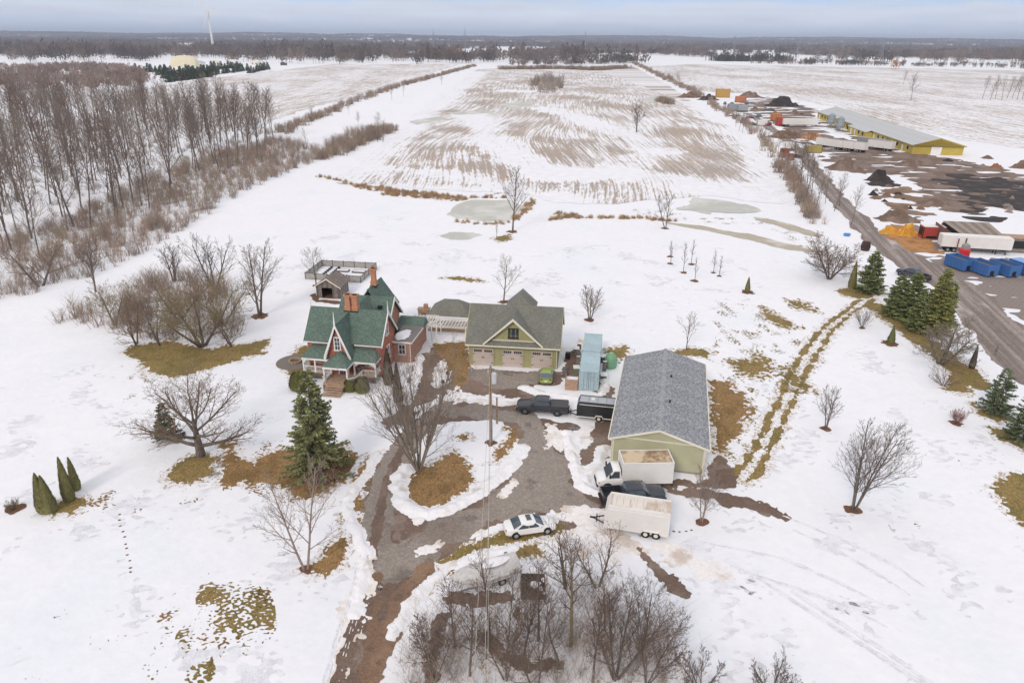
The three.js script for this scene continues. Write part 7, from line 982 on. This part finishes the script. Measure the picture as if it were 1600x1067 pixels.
// ---------------------------------------------------------------- far country
{
  const grove = (seed, conifers) => { const R = rng(seed), L = []; for (let t = 0; t < 6; t++) { const cx = (R() - 0.5) * 22, cz = (R() - 0.5) * 22, h = 9 + 6 * R(), w = conifers ? 2.2 : 3.4 + R() * 1.5; L.push([cx - 0.3, 0, cz, cx + 0.3, 0, cz, cx, h * 0.8, cz]); for (let k = 0; k < 30; k++) { const u = R(), y = conifers ? h * (0.05 + 0.95 * u) : h * (0.28 + 0.72 * u), rr = (conifers ? w * (1 - u) : w * Math.sqrt(Math.max(0.05, 1 - (2 * u - 1) ** 2))) * Math.sqrt(R()), a = R() * 6.283, x = cx + Math.cos(a) * rr, z = cz + Math.sin(a) * rr, s = 0.7 + 0.9 * R(), b = R() * 6.283; L.push([x - Math.cos(b) * s * 0.6, y - s * 0.7, z - Math.sin(b) * s * 0.6, x + Math.cos(b) * s * 0.6, y - s * 0.7, z + Math.sin(b) * s * 0.6, x + (R() - 0.5) * s, y + s, z + (R() - 0.5) * s]); } } return bladeGeometry(L); };
  const clear = (x, z) => { const d = -z; let m = fbm(noiseA, x / 900 + 31, z / 1500 + 7, 3) + 0.4; if (d < 1700) m += 0.25; if (d > 1700 && d < 4500) m -= 0.2; if (d > 4500) m += 0.25; for (const [cx, cz, rx, rz] of glades) if (Math.hypot((x - cx) / rx, (z - cz) / rz) < 1) m -= 2; return m; };
  const glades = [[-470, -1040, 190, 130], [300, -1850, 150, 420], [-420, -2900, 260, 260], [-150, -3600, 420, 420], [250, -3300, 330, 380], [1300, -3000, 420, 420], [-1500, -2600, 420, 300], [-1300, -1700, 300, 160], [60, -2600, 150, 260], [2600, -4200, 600, 500], [-820, -2500, 260, 200], [650, -1500, 420, 120], [1150, -1560, 420, 100]];
  const near = [], far = [];
  const edge = (x) => (x < -80 ? lerp(1180, 1240, clamp((x + 900) / 900)) : x < 240 ? 1300 : 1420 + 0.05 * x);
  for (let k = 0; k < 90000 && near.length < 26000; k++) { const z = -(1150 + 4000 * Math.sqrt(R0())), x = (R0() * 2 - 1) * 0.8 * -z; if (-z < edge(x) || clear(x, z) < 0.12) continue; near.push([x, z]); }
  for (let k = 0; k < 60000 && far.length < 20000; k++) { const z = -(5000 + 7000 * Math.sqrt(R0())), x = (R0() * 2 - 1) * 0.8 * -z; if (clear(x, z) < 0.1) continue; far.push([x, z]); }
  const take = (a) => { let i = 0; return () => a[i++]; }, FAR = [[0.14, 0.115, 0.105], [0.165, 0.13, 0.12], [0.12, 0.103, 0.097], [0.18, 0.14, 0.115], [0.13, 0.12, 0.11]];
  scatter('distant_woods', grove(1), near.length, take(near), { colors: FAR, label: 'brown leafless woods beyond the fields', category: 'woods', lo: 0.8, hi: 1.25, tint: (x, z) => clamp(1.12 + 0.7 * fbm(noiseB, x / 260, z / 420, 3), 0.6, 1.8), tallAt: (x, z) => lerp(1.5, 1, smooth(1400, 2000, -z)) * (1 + 0.4 * noiseC(x / 120, z / 200)) });
  scatter('distant_woods', grove(2), far.length, take(far), { colors: FAR, label: 'bluish woods along the horizon', category: 'woods', lo: 2.2, hi: 3.6, tallness: 0.42, tint: (x, z) => clamp(1 + 0.6 * fbm(noiseB, x / 600, z / 900, 2), 0.6, 1.6) });
  scatter('distant_woods', grove(3, true), 90, (() => { const a = alongStroke(60, [[1122, 95.5], [1228, 95.5]]); return a; })(), { colors: [[0.07, 0.085, 0.072], [0.1, 0.09, 0.08]], label: 'dark row of conifers beyond the right field', category: 'woods', lo: 0.7, hi: 1.1 });
  scatter('distant_woods', grove(4), 26, alongStroke(40, [[670, 93], [718, 92]]), { colors: [[0.3, 0.17, 0.08], [0.26, 0.16, 0.09]], label: 'orange willows beyond the far end of the field', category: 'woods', lo: 1.1, hi: 1.5 });
  scatter('distant_woods', grove(5), 260, inPoly([[20, 150], [190, 142], [240, 128], [205, 108], [120, 104], [0, 108], [-120, 120], [-120, 160]]), { colors: [[0.24, 0.185, 0.16], [0.27, 0.2, 0.17]], label: 'brown brush at the far west side', category: 'brush', lo: 0.5, hi: 0.75 });
  scatter('distant_woods', grove(7), 90, alongStroke(70, [[1170, 99], [1320, 101.5], [1470, 104], [1610, 107]]), { colors: [[0.17, 0.13, 0.11], [0.2, 0.15, 0.12], [0.1, 0.1, 0.085]], label: 'broken line of brush and trees along the far side of the right field', category: 'woods', lo: 0.35, hi: 0.85 });
  scatter('distant_woods', grove(8), 40, alongStroke(50, [[800, 103], [900, 101], [990, 97]]), { colors: FAR, label: 'clumps of bare trees behind the scrub strip', category: 'woods', lo: 0.5, hi: 1.0 });
  { const [x, z] = G(1400, 108), o = thing('willow_tree', 'orange-brown tree beyond the right field', 'tree', [x, land(x, z), z]); part('crown', grove(6), std({ color: 0xb07a4a, roughness: 1, side: THREE.DoubleSide }), o).scale.set(0.6, 1, 0.6); part('trunk', tb().bar([0, -0.2, 0], [0, 8, 0], 0.5, 0.2), M.bark, o); }
  // conifer plantation
  const R = rng(8), g = conifer({ h: 8.5, w: 6.6, seed: 5, tone: [0.06, 0.08, 0.05], density: 0.55, spray: 1.1 });
  const lines = [[262, 128, 330, 119, 13], [245, 117, 345, 111, 18], [300, 121, 390, 109, 16], [330, 108, 378, 105, 10], [388, 114, 420, 107, 9], [205, 112, 260, 112, 9], [252, 122, 330, 114, 12]];
  for (const [a, b, c, d, n] of lines) for (let k = 0; k < n; k++) { const [x, z] = G(lerp(a, c, (k + R() * 0.6) / n), lerp(b, d, k / n) + R()); const t = thing('plantation_conifer', 'dark green conifer of the plantation beyond the west wood', 'tree', [x, land(x, z), z], R() * 6, 'conifers of the far plantation'), s = 0.75 + 0.5 * R(); part('trunk', g.trunk, M.bark, t); part('crown', g.crown, M.spruce, t); t.scale.set(s, s, s); }
  // fabric dome, wind turbine, pylons, far farms
  { const [x, z] = G(269, 106), o = thing('fabric_dome', 'pale yellow rounded fabric storage dome far to the west', 'building', [x, 0, z - 40], 0.1), t = tb(), n = 14; const P = (i, j) => { const a = i / n * Math.PI, u = j / 10, e = Math.pow(1 - Math.pow(Math.abs(2 * u - 1), 3.2), 0.5) * 0.96 + 0.04; return [lerp(-21, 21, u), Math.sin(a) * 15 * e, Math.cos(a) * 11 * e]; }; for (let j = 0; j < 10; j++) for (let i = 0; i < n; i++) t.quad(P(i, j), P(i + 1, j), P(i + 1, j + 1), P(i, j + 1)); for (const j of [0, 10]) t.poly(Array.from({ length: n + 1 }, (_, i) => P(i, j))); part('fabric_shell', smoothGeo(t, 0.6), paint(0xd8cfb2, 0.8), o); part('end_door', tb().box(3, 3, 11.1, 5, 6, 0.2), M.cream, o); }
  { const d = ray(329, 50), z = -2250, x = d[0] / d[2] * z, e = ray(321, 18), h = EYE + e[1] / e[2] * z, o = thing('wind_turbine', 'white three-bladed wind turbine on the horizon', 'wind turbine', [x, 0, z], 0.25); part('tower', smoothGeo(tb().lathe(0, 0, [[3.6, 0], [3.0, h * 0.5], [2.1, h]], 16), 1), M.white, o); part('nacelle', tb().box(0, h + 1.2, 0.5, 3.2, 3.4, 10), M.white, o); const hub = part('hub', tb().lathe(0, 0, [[0.2, -2], [1.7, -1], [1.7, 1.2], [0.2, 2]], 12), M.white, o); hub.position.set(0, h + 1.2, 6.4); hub.rotation.x = 1.571;
    for (const a of [2.22, 4.32, 6.41]) { const q = [], L = 47; for (const [t, w] of [[0, 1.4], [0.12, 3.2], [0.35, 2.5], [1, 0.6]]) q.push([t * L, w]); const b = tb(); for (let k = 0; k < 3; k++) { const [p, w] = q[k], [r, v] = q[k + 1], S = (d, s, zz) => [d, s, zz]; b.quad(S(p, -w * 0.4, 0.4), S(r, -v * 0.4, 0.2), S(r, v, 0), S(p, w, 0)).quad(S(p, w, 0), S(r, v, 0), S(r, -v * 0.4, -0.3), S(p, -w * 0.4, -0.5)).quad(S(p, -w * 0.4, -0.5), S(r, -v * 0.4, -0.3), S(r, -v * 0.4, 0.2), S(p, -w * 0.4, 0.4)); } const m = part('blade', b, M.white, o); m.position.set(0, h + 1.2, 7); m.rotation.z = a; } }
  [[1375, 100, 58], [1315, 92, 60], [1145, 92, 56], [1245, 90, 61], [1514, 90, 59], [678, 88, 47], [727, 88, 45], [914, 86, 50]].forEach(([a, b, c], i) => { const [x, z] = G(a, b), h = tall(a, b, c), o = thing(i < 5 ? 'power_pylon' : 'radio_mast', i < 5 ? 'faint lattice power pylon standing beyond the right-hand field' : 'faint slim mast standing on the wooded horizon', i < 5 ? 'pylon' : 'mast', [x, 0, z], 0.3, i < 5 ? 'power pylons on the horizon' : 'masts on the horizon'), w = i < 5 ? 3.4 : 1.2, t = tb(); for (const s of [-1, 1]) for (const q of [-1, 1]) t.bar([s * w, 0, q * w], [s * 0.5, h, q * 0.5], 0.28, 0.2, 4); for (let k = 0; k < 7; k++) { const u = 1 - k / 8, v = 1 - (k + 1) / 8; for (const s of [-1, 1]) t.bar([-s * w * u, h * k / 8, w * u], [s * w * v, h * (k + 1) / 8, w * v], 0.16, 0.16, 4); } part('lattice', t, M.galv, o); if (i < 5) for (const y of [0.72, 0.83, 0.94]) part('cross_arm', tb().box(0, h * y, 0, 13 - Math.abs(y - 0.83) * 30, 0.5, 0.6), M.galv, o); else part('antenna', tb().bar([0, h, 0], [0, h + 8, 0], 0.25, 0.1), M.galv, o); });
  const farm = (a, b, [w, h, d], wall, roof, label) => { const [x, z] = G(a, b), o = thing('far_building', label, 'building', [x, land(x, z), z], (a % 5) * 0.12 - 0.3); part('wall', tb().prism([[-w / 2, 0], [w / 2, 0], [w / 2, h], [0, h * 1.35], [-w / 2, h]], -d / 2, d / 2), wall, o); part('roof', tb().ridgeZ(-w / 2 - 0.5, w / 2 + 0.5, d / 2 + 0.5, -d / 2 - 0.5, h, h * 1.45, 0.3), roof, o); for (const s of [-1, 1]) part('window', tb().box(s * w * 0.25, h * 0.5, d / 2 + 0.06, w * 0.16, h * 0.3, 0.1), M.glass, o); };
  [[310, 103, [16, 5, 10], M.white, M.steelRoof, 'low pale shed right of the fabric dome'], [365, 101, [10, 5, 9], M.white, M.bank, 'small white house beyond the conifer plantation'], [400, 101.5, [12, 5, 9], M.cream, M.bank, 'snow-roofed house right of the plantation'], [443, 102, [8, 4, 8], M.darkWood, M.bank, 'small dark cabin at the west field edge'], [338, 101, [12, 5, 8], M.cream, M.bank, 'snow-roofed house above the plantation'], [930, 82, [70, 9, 30], M.white, M.steelRoof, 'broad white warehouse on the far plain'], [1005, 76, [26, 7, 14], M.darkWood, M.bank, 'dark farm roof on the far right plain'], [720, 80, [20, 6, 12], M.white, M.bank, 'white farmhouse behind the orange willows'], [790, 82, [18, 6, 12], M.cream, M.bank, 'cream farmhouse behind the field end'], [815, 79, [22, 7, 14], M.white, M.bank, 'white farm shed behind the field end'], [845, 84, [16, 6, 12], M.darkWood, M.bank, 'dark farm shed behind the field end'], [632, 81, [14, 6, 10], M.white, M.bank, 'white house among the woods left of the willows']].forEach((q) => farm(...q));
}
renderer.render(scene, camera);
